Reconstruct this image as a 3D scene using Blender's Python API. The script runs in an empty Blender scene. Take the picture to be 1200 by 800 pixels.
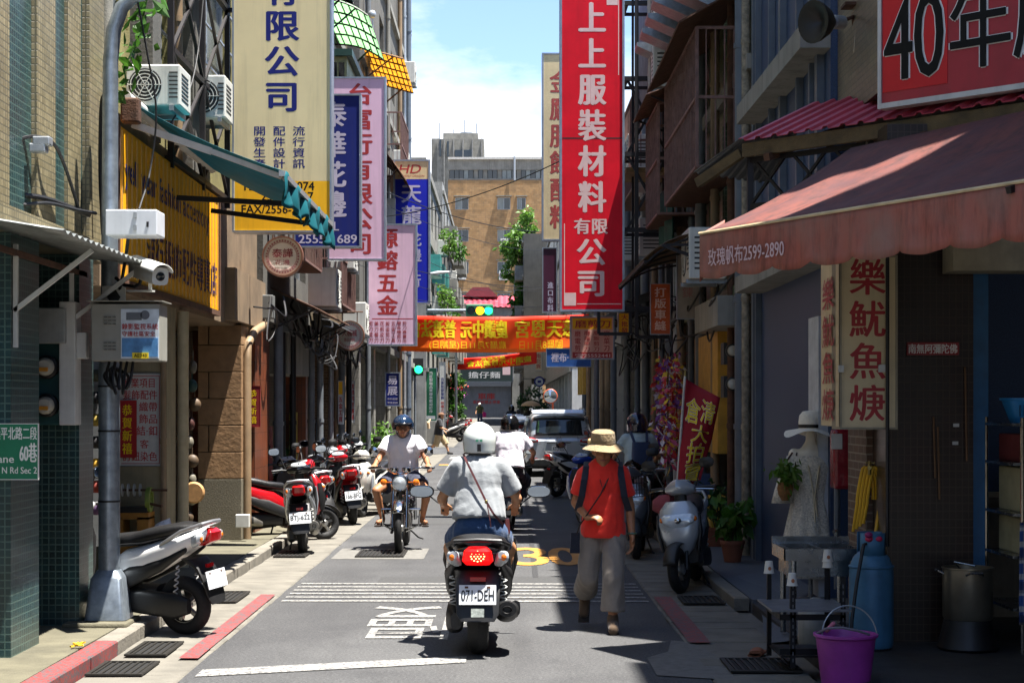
import bpy, math, random
from mathutils import Vector, Matrix, noise
R = math.radians
rnd = random.Random(7)
sc = bpy.context.scene
col = sc.collection
tmps = bpy.data.scenes.new('scratch')

# ---------------------------------------------------------------- camera
cd = bpy.data.cameras.new('camera'); cam = bpy.data.objects.new('camera', cd); col.objects.link(cam)
cam.location = (0, 0, 1.8); cam.rotation_euler = (R(90), 0, 0)
cd.sensor_width = 36; cd.lens = 60; cd.shift_x = .0075; cd.shift_y = .0633
cd.clip_start = .1; cd.clip_end = 3000
sc.camera = cam
# ---------------------------------------------------------------- sky and sun
SUN = Vector((.255, -.075, 1)).normalized()
elev = math.asin(SUN.z); azi = math.atan2(SUN.x, SUN.y)
w = bpy.data.worlds.new('World'); sc.world = w; w.use_nodes = True
nt = w.node_tree; bg = nt.nodes['Background']
sky = nt.nodes.new('ShaderNodeTexSky'); sky.sky_type = 'NISHITA'; sky.sun_disc = False
sky.sun_elevation = elev; sky.sun_rotation = azi; sky.air_density = .8; sky.dust_density = .15; sky.ozone_density = 3.0
tc = nt.nodes.new('ShaderNodeTexCoord')
mp = nt.nodes.new('ShaderNodeMapping'); mp.inputs['Scale'].default_value = (2.2, 2.2, 5.5); mp.inputs['Location'].default_value = (.35, .1, .12)
no = nt.nodes.new('ShaderNodeTexNoise'); no.inputs['Scale'].default_value = 2.1; no.inputs['Detail'].default_value = 9; no.inputs['Roughness'].default_value = .58
cr = nt.nodes.new('ShaderNodeValToRGB'); cr.color_ramp.elements[0].position = .40; cr.color_ramp.elements[0].color = (.03, .03, .03, 1); cr.color_ramp.elements[1].position = .62
sz = nt.nodes.new('ShaderNodeSeparateXYZ'); mr = nt.nodes.new('ShaderNodeMapRange')      # clouds bank up toward the horizon
mr.inputs['From Min'].default_value = .12; mr.inputs['From Max'].default_value = .24; mr.inputs['To Min'].default_value = .12; mr.inputs['To Max'].default_value = -.2
ad = nt.nodes.new('ShaderNodeMath'); ad.operation = 'ADD'
nt.links.new(tc.outputs['Generated'], sz.inputs[0]); nt.links.new(sz.outputs['Z'], mr.inputs['Value']); nt.links.new(mr.outputs['Result'], ad.inputs[0]); nt.links.new(no.outputs['Fac'], ad.inputs[1])
mx = nt.nodes.new('ShaderNodeMix'); mx.data_type = 'RGBA'
mx.inputs['B'].default_value = (5.6, 5.75, 6.0, 1)
nt.links.new(tc.outputs['Generated'], mp.inputs['Vector']); nt.links.new(mp.outputs['Vector'], no.inputs['Vector'])
nt.links.new(ad.outputs[0], cr.inputs['Fac']); nt.links.new(cr.outputs['Color'], mx.inputs['Factor'])
nt.links.new(sky.outputs['Color'], mx.inputs['A']); nt.links.new(mx.outputs['Result'], bg.inputs['Color'])
bg.inputs['Strength'].default_value = .07
sd = bpy.data.lights.new('sun', 'SUN'); sd.energy = 5.0; sd.angle = R(.53); sd.color = (1, .955, .89)
so = bpy.data.objects.new('sun', sd); col.objects.link(so); so.location = (0, 0, 40)
so.rotation_euler = SUN.to_track_quat('Z', 'Y').to_euler()
vs = sc.view_settings; vs.view_transform = 'Standard'; vs.look = 'None'; vs.exposure = 2.02; vs.gamma = 1; vs.use_curve_mapping = False
sc.render.engine = 'CYCLES'; sc.cycles.use_denoising = True; sc.cycles.max_bounces = 8; sc.cycles.diffuse_bounces = 3

# ---------------------------------------------------------------- helpers
def g(y): return max(0., (min(y, 170) - 60) * .0075)            # the lane climbs gently past the crossing
def P(px, py, Y): return Vector(((px - 591) * Y / 2000, Y, 1.8 - (py - 476) * Y / 2000))
def XZ(px, py, Y): return (px - 591) * Y / 2000, 1.8 - (py - 476) * Y / 2000
def lin(h):
    h = h.lstrip('#'); o = []
    for i in (0, 2, 4):
        c = int(h[i:i+2], 16) / 255; o.append(c / 12.92 if c <= .04045 else ((c + .055) / 1.055) ** 2.4)
    return (*o, 1)

class MB:
    def __init__(s): s.v = []; s.f = []; s.m = []; s.sm = []; s.mi = 0
    def add(s, vs, fs, smooth=False):
        o = len(s.v); s.v += [tuple(p) for p in vs]
        for f in fs: s.f.append(tuple(i + o for i in f)); s.m.append(s.mi); s.sm.append(smooth)
        return s
    def box(s, c, d, rot=None):
        x, y, z = d[0] / 2, d[1] / 2, d[2] / 2
        vs = [Vector((a * x, b * y, e * z)) for a in (-1, 1) for b in (-1, 1) for e in (-1, 1)]
        if rot is not None: vs = [rot @ p for p in vs]
        c = Vector(c)
        return s.add([p + c for p in vs], [(0, 1, 3, 2), (4, 6, 7, 5), (0, 4, 5, 1), (2, 3, 7, 6), (0, 2, 6, 4), (1, 5, 7, 3)])
    def bb(s, a, b):
        return s.box([(a[i] + b[i]) / 2 for i in range(3)], [abs(b[i] - a[i]) for i in range(3)])
    def bar(s, a, b, w, h=None, up=(0, 0, 1)):
        a = Vector(a); b = Vector(b); h = h or w; d = b - a; L = d.length
        if L < 1e-6: return s
        d /= L; u = Vector(up)
        if abs(d.dot(u)) > .98: u = Vector((1, 0, 0))
        x = d.cross(u).normalized(); z = x.cross(d)
        return s.box((a + b) / 2, (w, L, h), Matrix((x, d, z)).transposed())
    def quad(s, a, b, c, d): return s.add([a, b, c, d], [(0, 1, 2, 3)])
    def tube(s, pts, r, n=8, cap=True, smooth=True):
        pts = [Vector(p) for p in pts]; k = len(pts)
        rr = r if isinstance(r, (list, tuple)) else [r] * k
        t0 = (pts[1] - pts[0]).normalized(); u = Vector((0, 0, 1)) if abs(t0.z) < .9 else Vector((1, 0, 0))
        x = t0.cross(u).normalized(); vs = []
        for i, p in enumerate(pts):
            t = (pts[min(i + 1, k - 1)] - pts[max(i - 1, 0)]).normalized()
            x = (x - t * x.dot(t)).normalized(); y = t.cross(x)
            for j in range(n):
                a = 2 * math.pi * j / n; vs.append(p + (x * math.cos(a) + y * math.sin(a)) * rr[i])
        s.add(vs, [(i * n + j, i * n + (j + 1) % n, (i + 1) * n + (j + 1) % n, (i + 1) * n + j) for i in range(k - 1) for j in range(n)], smooth)
        if cap: s.add(vs[:n], [tuple(range(n))[::-1]]); s.add(vs[-n:], [tuple(range(n))])
        return s
    def lathe(s, prof, c=(0, 0, 0), axis='z', n=16, smooth=True, M=None):
        c = Vector(c); vs = []; fs = []
        for r, h in prof:
            for j in range(n):
                a = 2 * math.pi * j / n; x, y = r * math.cos(a), r * math.sin(a)
                p = {'z': (x, y, h), 'x': (h, x, y), 'y': (x, h, y)}[axis]
                p = Vector(p)
                if M is not None: p = M @ p
                vs.append(c + p)
        for i in range(len(prof) - 1):
            for j in range(n):
                q = (i * n + j, i * n + (j + 1) % n, (i + 1) * n + (j + 1) % n, (i + 1) * n + j)
                fs.append(q if axis != 'y' else q[::-1])
        s.add(vs, fs, smooth)
        for i, fl in ((0, True), (len(prof) - 1, False)):
            if prof[i][0] > 1e-4 and prof[0] != prof[-1]:
                q = tuple(range(n)); q = q[::-1] if fl == (axis != 'y') else q
                s.add(vs[i * n:i * n + n], [q])
        return s
    def loft(s, secs, n=20, cap=True, smooth=True):
        """secs: (centre, half vector U, half vector V, exponent)"""
        vs = []
        for c, U, V, e in secs:
            c, U, V = Vector(c), Vector(U), Vector(V)
            for j in range(n):
                a = 2 * math.pi * j / n; ca, sa = math.cos(a), math.sin(a)
                vs.append(c + U * math.copysign(abs(ca) ** (2 / e), ca) + V * math.copysign(abs(sa) ** (2 / e), sa))
        k = len(secs)
        s.add(vs, [(i * n + j, i * n + (j + 1) % n, (i + 1) * n + (j + 1) % n, (i + 1) * n + j) for i in range(k - 1) for j in range(n)], smooth)
        if cap: s.add(vs[:n], [tuple(range(n))[::-1]], smooth); s.add(vs[-n:], [tuple(range(n))], smooth)
        return s
    def ell(s, c, r, n=14, m=9, M=None):
        r = (r, r, r) if not isinstance(r, (tuple, list)) else r
        vs = []; c = Vector(c)
        for i in range(m + 1):
            t = math.pi * i / m; z = -math.cos(t); q = max(math.sin(t), 1e-3)
            for j in range(n):
                a = 2 * math.pi * j / n; p = Vector((r[0] * q * math.cos(a), r[1] * q * math.sin(a), r[2] * z))
                if M is not None: p = M @ p
                vs.append(c + p)
        s.add(vs, [(i * n + j, i * n + (j + 1) % n, (i + 1) * n + (j + 1) % n, (i + 1) * n + j) for i in range(m) for j in range(n)], True)
        return s
    def capsule(s, a, b, ra, rb, n=12):
        s.tube([a, b], [ra, rb], n, True); s.ell(a, ra * .999, n, 8); s.ell(b, rb * .999, n, 8); return s
    def grid(s, fn, nu, nv, smooth=True):
        vs = [fn(i / nu, j / nv) for j in range(nv + 1) for i in range(nu + 1)]; w_ = nu + 1
        return s.add(vs, [(j * w_ + i, j * w_ + i + 1, (j + 1) * w_ + i + 1, (j + 1) * w_ + i) for j in range(nv) for i in range(nu)], smooth)
    def prism(s, poly, a, b, axis='y'):
        """extrude a 2-D outline (counter-clockwise) along an axis from a to b"""
        n = len(poly)
        f = {'y': lambda p, t: (p[0], t, p[1]), 'x': lambda p, t: (t, p[0], p[1]), 'z': lambda p, t: (p[0], p[1], t)}[axis]
        vs = [f(p, a) for p in poly] + [f(p, b) for p in poly]
        return s.add(vs, [tuple(range(n)), tuple(range(n, 2 * n))[::-1]] + [(i, i + n, (i + 1) % n + n, (i + 1) % n) for i in range(n)])
    def build(s, name, mat, parent=None, world=False, bevel=0, sharp=38, solid=0):
        me = bpy.data.meshes.new(name)
        off = Vector((0, 0, 0))
        if world and parent is not None: off = rootloc(parent)
        elif world == 'c' and s.v:
            pass
        me.from_pydata([(p[0] - off[0], p[1] - off[1], p[2] - off[2]) for p in s.v], [], s.f)
        for m in (mat if isinstance(mat, (list, tuple)) else [mat]): me.materials.append(m)
        me.polygons.foreach_set('material_index', s.m); me.polygons.foreach_set('use_smooth', s.sm)
        me.update()
        if any(s.sm): me.set_sharp_from_angle(angle=R(sharp))
        o = bpy.data.objects.new(name, me); col.objects.link(o); o.parent = parent
        if solid:
            m = o.modifiers.new('solid', 'SOLIDIFY'); m.thickness = solid; m.offset = 0
        if bevel:
            m = o.modifiers.new('bevel', 'BEVEL'); m.width = bevel; m.segments = 2; m.limit_method = 'ANGLE'; m.angle_limit = R(50); m.harden_normals = False
        return o

def rootloc(p):
    v = Vector((0, 0, 0))
    while p is not None: v += Vector(p.location); p = p.parent
    return v
def tag(o, label, cat, group=None, kind=None):
    if label: o['label'] = label
    if cat: o['category'] = cat
    if group: o['group'] = group
    if kind: o['kind'] = kind
    return o
def thing(name, label, cat, loc=(0, 0, 0), rz=0, group=None):
    o = bpy.data.objects.new(name, None); col.objects.link(o); o.location = loc; o.rotation_euler = (0, 0, rz)
    o.empty_display_size = .1
    return tag(o, label, cat, group)
def struct(o): o['kind'] = 'structure'; return o
def part(name, mat, parent, fn, world=True, **k):
    m = MB(); fn(m); return m.build(name, mat, parent, world, **k)
def copy_tree(o, parent=None):
    c = o.copy(); col.objects.link(c); c.parent = parent
    for ch in list(o.children): copy_tree(ch, c)
    return c
def blob(name, m, voxel, mat, parent, smooth=4, dec=0):
    """merge overlapping solids into one continuous surface"""
    me = bpy.data.meshes.new('tmp'); me.from_pydata(m.v, [], m.f); o = bpy.data.objects.new('tmp', me); tmps.collection.objects.link(o)
    r = o.modifiers.new('r', 'REMESH'); r.mode = 'VOXEL'; r.voxel_size = voxel; r.use_smooth_shade = True
    q = o.modifiers.new('s', 'SMOOTH'); q.iterations = smooth; q.factor = .5
    if dec: d = o.modifiers.new('d', 'DECIMATE'); d.ratio = dec
    tmps.view_layers[0].update(); dg = tmps.view_layers[0].depsgraph
    nm = bpy.data.meshes.new_from_object(o.evaluated_get(dg)); nm.name = name
    bpy.data.objects.remove(o); bpy.data.meshes.remove(me)
    nm.materials.clear(); nm.materials.append(mat)
    nm.polygons.foreach_set('use_smooth', [True] * len(nm.polygons))
    ob = bpy.data.objects.new(name, nm); col.objects.link(ob); ob.parent = parent
    return ob

# ---------------------------------------------------------------- materials
_mc = {}
def _base(name):
    m = bpy.data.materials.new(name); m.use_nodes = True
    return m, m.node_tree, m.node_tree.nodes['Principled BSDF']
def _n(nt, t, **k):
    n = nt.nodes.new('ShaderNode' + t)
    for a, b in k.items():
        if a in n.inputs: n.inputs[a].default_value = b
        else: setattr(n, a, b)
    return n
def _mix(nt, fac, a, b, blend='MIX'):
    m = nt.nodes.new('ShaderNodeMix'); m.data_type = 'RGBA'; m.blend_type = blend
    for k, v in (('Factor', fac), ('A', a), ('B', b)):
        if hasattr(v, 'links') or isinstance(v, bpy.types.NodeSocket): nt.links.new(v, m.inputs[k])
        else: m.inputs[k].default_value = v
    return m.outputs['Result']
def _coords(nt, world=False):
    if world: return _n(nt, 'NewGeometry').outputs['Position']
    return _n(nt, 'TexCoord').outputs['Object']
def _noise(nt, vec, scale, detail=5, rough=.6, stretch=None):
    if stretch:
        mp = _n(nt, 'Mapping'); mp.inputs['Scale'].default_value = stretch; nt.links.new(vec, mp.inputs['Vector']); vec = mp.outputs['Vector']
    n = _n(nt, 'TexNoise', Scale=scale, Detail=detail, Roughness=rough); nt.links.new(vec, n.inputs['Vector']); return n.outputs['Fac']
def _ramp(nt, fac, a, b):
    r = _n(nt, 'MapRange'); r.inputs['From Min'].default_value = a; r.inputs['From Max'].default_value = b
    nt.links.new(fac, r.inputs['Value']); return r.outputs['Result']
def mat(name, c, rough=.6, metal=0, var=.25, scale=6, bump=.0, bscale=60, streak=0, dirt=(.05, .045, .035, 1), spec=.5, coat=0, emit=0, trans=0, world=False, sheen=0):
    """painted / worn surface: base colour, blotchy variation, vertical dirt streaks, fine relief"""
    if name in _mc: return _mc[name]
    m, nt, b = _base(name); c = lin(c) if isinstance(c, str) else (*c[:3], 1)
    vec = _coords(nt, world)
    out = c
    if var:
        f = _ramp(nt, _noise(nt, vec, scale), .3, .7)
        dk = tuple(x * (1 - var) for x in c[:3]) + (1,); lt = tuple(min(1, x * (1 + var * .45)) for x in c[:3]) + (1,)
        out = _mix(nt, f, dk, lt)
    if streak:
        f = _ramp(nt, _noise(nt, vec, 1.0, 6, .65, (9, 9, .55)), .5, .78)
        mm = _n(nt, 'Math', operation='MULTIPLY'); nt.links.new(f, mm.inputs[0]); mm.inputs[1].default_value = streak
        out = _mix(nt, mm.outputs[0], out, dirt)
    if isinstance(out, tuple): b.inputs['Base Color'].default_value = out
    else: nt.links.new(out, b.inputs['Base Color'])
    b.inputs['Roughness'].default_value = rough; b.inputs['Metallic'].default_value = metal; b.inputs['Specular IOR Level'].default_value = spec
    if rough > .08 and not emit:
        fr = _n(nt, 'MapRange'); nt.links.new(_noise(nt, vec, scale * 2.3, 4), fr.inputs['Value'])
        fr.inputs['To Min'].default_value = max(.02, rough - .12); fr.inputs['To Max'].default_value = min(1, rough + .12)
        nt.links.new(fr.outputs['Result'], b.inputs['Roughness'])
    if coat: b.inputs['Coat Weight'].default_value = coat; b.inputs['Coat Roughness'].default_value = .08
    if sheen: b.inputs['Sheen Weight'].default_value = sheen
    if emit: b.inputs['Emission Color'].default_value = c; b.inputs['Emission Strength'].default_value = emit
    if bump:
        bp = _n(nt, 'Bump', Strength=bump, Distance=.02); nt.links.new(_noise(nt, vec, bscale, 6), bp.inputs['Height']); nt.links.new(bp.outputs['Normal'], b.inputs['Normal'])
    if trans:
        t = _n(nt, 'BsdfTranslucent'); 
        if isinstance(out, tuple): t.inputs['Color'].default_value = out
        else: nt.links.new(out, t.inputs['Color'])
        ms = _n(nt, 'MixShader'); ms.inputs[0].default_value = trans
        nt.links.new(b.outputs[0], ms.inputs[1]); nt.links.new(t.outputs[0], ms.inputs[2])
        nt.links.new(ms.outputs[0], nt.nodes['Material Output'].inputs['Surface'])
    _mc[name] = m; return m
def tilemat(name, c1, c2, mortar, bw, bh, ms=.06, rough=.35, bump=.5, off=0., dirtv=.45, streak=.5, gvar=.0):
    """small tiles or bricks on axis-aligned walls, laid out in metres"""
    if name in _mc: return _mc[name]
    m, nt, b = _base(name)
    ge = _n(nt, 'NewGeometry'); sp = _n(nt, 'SeparateXYZ'); nt.links.new(ge.outputs['Position'], sp.inputs[0])
    sn = _n(nt, 'SeparateXYZ'); nt.links.new(ge.outputs['Normal'], sn.inputs[0])
    def mth(op, a, bb_=None):
        q = _n(nt, 'Math', operation=op); nt.links.new(a, q.inputs[0])
        if bb_ is not None: nt.links.new(bb_, q.inputs[1])
        return q.outputs[0]
    u = mth('ADD', mth('MULTIPLY', sp.outputs['X'], mth('ABSOLUTE', sn.outputs['Y'])), mth('MULTIPLY', sp.outputs['Y'], mth('ABSOLUTE', sn.outputs['X'])))
    cb = _n(nt, 'CombineXYZ'); nt.links.new(u, cb.inputs[0]); nt.links.new(sp.outputs['Z'], cb.inputs[1])
    br = _n(nt, 'TexBrick'); nt.links.new(cb.outputs[0], br.inputs['Vector'])
    br.offset = off; br.inputs['Color1'].default_value = lin(c1); br.inputs['Color2'].default_value = lin(c2); br.inputs['Mortar'].default_value = lin(mortar)
    br.inputs['Scale'].default_value = 1; br.inputs['Brick Width'].default_value = bw; br.inputs['Row Height'].default_value = bh
    br.inputs['Mortar Size'].default_value = min(bw, bh) * ms; br.inputs['Mortar Smooth'].default_value = .1; br.inputs['Bias'].default_value = 0
    f = _ramp(nt, _noise(nt, ge.outputs['Position'], 1.6, 7), .35, .7)
    q = _n(nt, 'Math', operation='MULTIPLY'); nt.links.new(f, q.inputs[0]); q.inputs[1].default_value = dirtv
    o = _mix(nt, q.outputs[0], br.outputs['Color'], (.045, .042, .03, 1))
    f2 = _ramp(nt, _noise(nt, ge.outputs['Position'], 1, 6, .65, (7, 7, .5)), .52, .8)
    q2 = _n(nt, 'Math', operation='MULTIPLY'); nt.links.new(f2, q2.inputs[0]); q2.inputs[1].default_value = streak
    o = _mix(nt, q2.outputs[0], o, (.03, .03, .024, 1))
    nt.links.new(o, b.inputs['Base Color']); b.inputs['Roughness'].default_value = rough
    bp = _n(nt, 'Bump', Strength=bump, Distance=.004); bp.invert = True; nt.links.new(br.outputs['Fac'], bp.inputs['Height']); nt.links.new(bp.outputs['Normal'], b.inputs['Normal'])
    _mc[name] = m; return m
def glassmat(name, c, rough=.06, spec=.8):
    return mat(name, c, rough, 0, .3, 1.2, spec=spec)

# ---------------------------------------------------------------- lettering
_gl = {}
LAY = .0003
def glyph(s):
    if s not in _gl:
        cu = bpy.data.curves.new('g', 'FONT'); cu.body = s; cu.resolution_u = 3; cu.size = 1
        o = bpy.data.objects.new('g', cu); tmps.collection.objects.link(o); tmps.view_layers[0].update()
        me = bpy.data.meshes.new_from_object(o.evaluated_get(tmps.view_layers[0].depsgraph))
        v = [(p.co.x, p.co.y) for p in me.vertices]; f = [tuple(p.vertices) for p in me.polygons]
        bpy.data.objects.remove(o); bpy.data.curves.remove(cu); bpy.data.meshes.remove(me)
        xs = [p[0] for p in v] or [0]; ys = [p[1] for p in v] or [0]
        _gl[s] = (v, f, (min(xs), min(ys), max(xs), max(ys)))
    return _gl[s]
def put(m, s, O, U, V, box, bold=0., mirror=False, em=False, slant=0.):
    """lay text s into box (u0,v0,u1,v1) of the plane O,U,V"""
    v, f, (x0, y0, x1, y1) = glyph(s)
    if not v: return
    if em: x0, x1, y0, y1 = 0, 1.0, -.13, .87
    u0, v0, u1, v1 = box; O, U, V = Vector(O), Vector(U), Vector(V); N = U.cross(V).normalized()
    sx = (u1 - u0) / max(x1 - x0, 1e-3); sy = (v1 - v0) / max(y1 - y0, 1e-3)
    b = bold * (v1 - v0); sh = [(0, 0)] if not bold else [(-b, 0), (b, 0), (0, -b * .5), (0, b * .5), (0, 0)]
    for k, (dx, dy) in enumerate(sh):
        vs = []
        for px, py in v:
            a = (px - x0) * sx + dx; c = (py - y0) * sy + dy; a += slant * c
            a = u1 - a if mirror else u0 + a
            vs.append(O + U * a + V * (v0 + c) + N * (LAY * k))
        m.add(vs, f if not mirror else [q[::-1] for q in f])
def column(m, s, O, U, V, cx, top, bot, wd, bold=.03, mirror=False):
    k = len(s); ch = (top - bot) / k
    for i, c in enumerate(s):
        t = top - i * ch; put(m, c, O, U, V, (cx - wd / 2, t - ch * .96, cx + wd / 2, t - ch * .04), bold, mirror, em=True)
# ---------------------------------------------------------------- ground, road, pavements
def asphaltmat(name, base, patch):
    m, nt, b = _base(name); pos = _coords(nt, True)
    f1 = _ramp(nt, _noise(nt, pos, .55, 6), .35, .68); f2 = _ramp(nt, _noise(nt, pos, 130, 3, .7), .35, .7)
    f3 = _ramp(nt, _noise(nt, pos, 1.4, 8, .7, (1, .35, 1)), .55, .72)
    c = _mix(nt, f1, lin(base), lin(patch))
    f5 = _ramp(nt, _noise(nt, pos, .9, 3, .5, (1.6, .12, 1)), .5, .68)
    q5 = _n(nt, 'Math', operation='MULTIPLY'); nt.links.new(f5, q5.inputs[0]); q5.inputs[1].default_value = .7
    c = _mix(nt, q5.outputs[0], c, lin('#333334'))
    q = _n(nt, 'Math', operation='MULTIPLY'); nt.links.new(f3, q.inputs[0]); q.inputs[1].default_value = .55
    c = _mix(nt, q.outputs[0], c, (.02, .02, .021, 1))
    gr_n = _ramp(nt, _noise(nt, pos, 44, 4, .85), .34, .66); c = _mix(nt, gr_n, _mix(nt, 1., c, (.45, .45, .45, 1), 'MULTIPLY'), _mix(nt, 1., c, (1.65, 1.65, 1.65, 1), 'MULTIPLY'))
    lg = _ramp(nt, _noise(nt, pos, 110, 2, .5), .66, .72); q6 = _n(nt, 'Math', operation='MULTIPLY'); nt.links.new(lg, q6.inputs[0]); q6.inputs[1].default_value = .5; c = _mix(nt, q6.outputs[0], c, lin('#a8a6a2'))
    vo = _n(nt, 'TexVoronoi', feature='DISTANCE_TO_EDGE', Scale=.33); mpn = _n(nt, 'Mapping')
    nn = _n(nt, 'TexNoise', Scale=1.5, Detail=6); nt.links.new(pos, nn.inputs['Vector'])
    ad = _n(nt, 'VectorMath', operation='ADD'); nt.links.new(pos, ad.inputs[0]); nt.links.new(nn.outputs['Color'], ad.inputs[1]); nt.links.new(ad.outputs[0], vo.inputs['Vector'])
    lt = _n(nt, 'Math', operation='LESS_THAN'); nt.links.new(vo.outputs['Distance'], lt.inputs[0]); lt.inputs[1].default_value = .0022
    c = _mix(nt, lt.outputs[0], c, (.06, .06, .06, 1))
    nt.links.new(c, b.inputs['Base Color']); b.inputs['Roughness'].default_value = .82; b.inputs['Specular IOR Level'].default_value = .35
    bp = _n(nt, 'Bump', Strength=.5, Distance=.006); nt.links.new(_noise(nt, pos, 160, 3), bp.inputs['Height']); nt.links.new(bp.outputs['Normal'], b.inputs['Normal'])
    return m
M_asph = asphaltmat('asphalt', '#363637', '#474747')
M_conc = mat('concrete', '#67635c', .85, var=.3, scale=2.2, bump=.35, bscale=70, streak=0, world=True)
M_slab = mat('slab_concrete', '#67635a', .85, var=.32, scale=3, bump=.4, bscale=55, world=True)
M_kerb = mat('kerb_stone', '#736e64', .8, var=.3, scale=4, bump=.4, bscale=40, world=True)
M_moss = mat('mossy_concrete', '#595544', .9, var=.4, scale=2.6, bump=.5, bscale=45, world=True)
M_terr = mat('terrazzo', '#545960', .7, var=.55, scale=75, bump=.4, bscale=90, world=True)
def paintmat(name, c, wear):
    m, nt, b = _base(name); p = _coords(nt, True)
    f = _ramp(nt, _noise(nt, p, 30, 9, .8), wear - .06, wear + .03); f2 = _ramp(nt, _noise(nt, p, 3, 5), .3, .75)
    c1 = _mix(nt, f2, lin(c), tuple(x * .62 for x in lin(c)[:3]) + (1,)); o = _mix(nt, f, c1, lin('#454547'))
    nt.links.new(o, b.inputs['Base Color']); b.inputs['Roughness'].default_value = .75
    bp = _n(nt, 'Bump', Strength=.4, Distance=.004); nt.links.new(_noise(nt, p, 120, 4), bp.inputs['Height']); nt.links.new(bp.outputs['Normal'], b.inputs['Normal']); return m
M_white_p = paintmat('road_paint_white', '#97958f', .53); M_yel_p = paintmat('road_paint_yellow', '#c4862c', .6)
M_red_p = paintmat('red_kerb_paint', '#85312e', .53)
M_iron = mat('cast_iron', '#35332f', .55, .6, var=.4, scale=20)

def strip(name, m_, x0, x1, y0, y1, z, mt, step=6., jag=0.):
    m = MB(); k = max(1, int((y1 - y0) / step)); xs = [x0, x1]
    for i in range(k + 1):
        y = y0 + (y1 - y0) * i / k
        m.v += [(x0 + (rnd.uniform(-jag, jag) if jag else 0), y, z + g(y)), (x1 + (rnd.uniform(-jag, jag) if jag else 0), y, z + g(y))]
    for i in range(k): m.f.append((2 * i, 2 * i + 1, 2 * i + 3, 2 * i + 2)); m.m.append(0); m.sm.append(False)
    return struct(m.build(name, mt))
# the ground reaches the horizon
m = MB(); ys = [-300, 0, 60, 170, 2500]
for y in ys: m.v += [(-1200, y, -.05 + g(y)), (1200, y, -.05 + g(y))]
for i in range(4): m.f.append((2*i, 2*i+1, 2*i+3, 2*i+2)); m.m.append(0); m.sm.append(False)
struct(m.build('ground', M_conc))
road = strip('road', None, -2.13, 1.37, -30, 162, 0, M_asph, .35, .012)
struct(strip('cross_street', None, -90, 90, 63.6, 71.4, -.004, M_asph))
struct(strip('end_street', None, -90, 90, 152, 160, -.004, M_asph))
# gutter strips: single slabs near the camera, a plain sheet beyond
gl_ = strip('gutter', None, -2.80, -2.12, 24, 63.6, .004, M_slab)
gr_ = strip('gutter', None, 1.36, 2.05, 24, 63.6, .004, M_slab)
strip('gutter', None, -2.80, -2.12, 71.4, 152, .004, M_slab); strip('gutter', None, 1.36, 2.05, 71.4, 118, .004, M_slab)
def slabmesh(name, sx, sy, sz, mt):
    m = MB(); e = .012; x, y = sx / 2, sy / 2
    m.add([(-x, -y, -sz), (x, -y, -sz), (x, y, -sz), (-x, y, -sz), (-x, -y, -e), (x, -y, -e), (x, y, -e), (-x, y, -e),
           (-x + e, -y + e, 0), (x - e, -y + e, 0), (x - e, y - e, 0), (-x + e, y - e, 0)],
          [(0, 1, 5, 4), (1, 2, 6, 5), (2, 3, 7, 6), (3, 0, 4, 7), (4, 5, 9, 8), (5, 6, 10, 9), (6, 7, 11, 10), (7, 4, 8, 11), (8, 9, 10, 11)])
    o = m.build(name, mt); me = o.data; bpy.data.objects.remove(o); return me
def lay(name, me, parent, x, y0, y1, step, z, jit=.004):
    y = y0
    while y < y1:
        o = bpy.data.objects.new(name, me); col.objects.link(o); o.parent = parent
        o.location = (x + rnd.uniform(-jit, jit), y + step / 2, z + g(y) + rnd.uniform(-jit, jit))
        o.rotation_euler = (rnd.uniform(-.006, .006), rnd.uniform(-.006, .006), rnd.uniform(-.004, .004)); y += step
lay('concrete_slab', slabmesh('concrete_slab', .665, .585, .08, M_slab), gl_, -2.468, 9, 24, .6, .006)
lay('concrete_slab', slabmesh('concrete_slab', .67, .385, .08, M_slab), gr_, 1.712, 9, 24, .4, .006)
# raised pavements
def walk(x0, x1, y0, y1, z, mt, name='pavement'):
    m = MB(); k = max(1, int((y1 - y0) / 4))
    for i in range(k + 1):
        y = y0 + (y1 - y0) * i / k; q = g(y); m.v += [(x0, y, z + q), (x1, y, z + q), (x0, y, q - .05), (x1, y, q - .05)]
    for i in range(k):
        a = 4 * i
        for f in ((a, a+1, a+5, a+4), (a+2, a, a+4, a+6), (a+1, a+3, a+7, a+5)): m.f.append(f); m.m.append(0); m.sm.append(False)
    for f in ((2, 3, 1, 0), (4*k, 4*k+1, 4*k+3, 4*k+2)): m.f.append(f); m.m.append(0); m.sm.append(False)
    return struct(m.build(name, mt))
pv = walk(-7, -2.985, 9, 63.6, .10, M_moss); pr = walk(2.21, 8, 15.2, 63.6, .08, M_terr)
walk(-7, -2.985, 71.4, 152, .10, M_conc); walk(2.21, 8, 71.4, 118, .08, M_conc)
walk(2.21, 8, 6, 15.2, .05, mat('wet_concrete', '#2e2c2a', .6, var=.4, scale=3, bump=.3, world=True))
lay('kerb_stone', slabmesh('kerb_stone', .165, .79, .14, M_red_p), pv, -2.893, 9.2, 12.3, .8, .105)
lay('kerb_stone', slabmesh('kerb_stone', .165, .79, .14, M_kerb), pv, -2.893, 12.4, 24.3, .8, .105)
walk(-2.975, -2.81, 24.4, 63.6, .105, M_kerb, 'kerb')
lay('kerb_stone', slabmesh('kerb_stone', .135, .79, .12, M_kerb), pr, 2.13, 15.3, 24, .8, .085)
walk(2.065, 2.20, 24.4, 63.6, .085, M_kerb, 'kerb')
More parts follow.
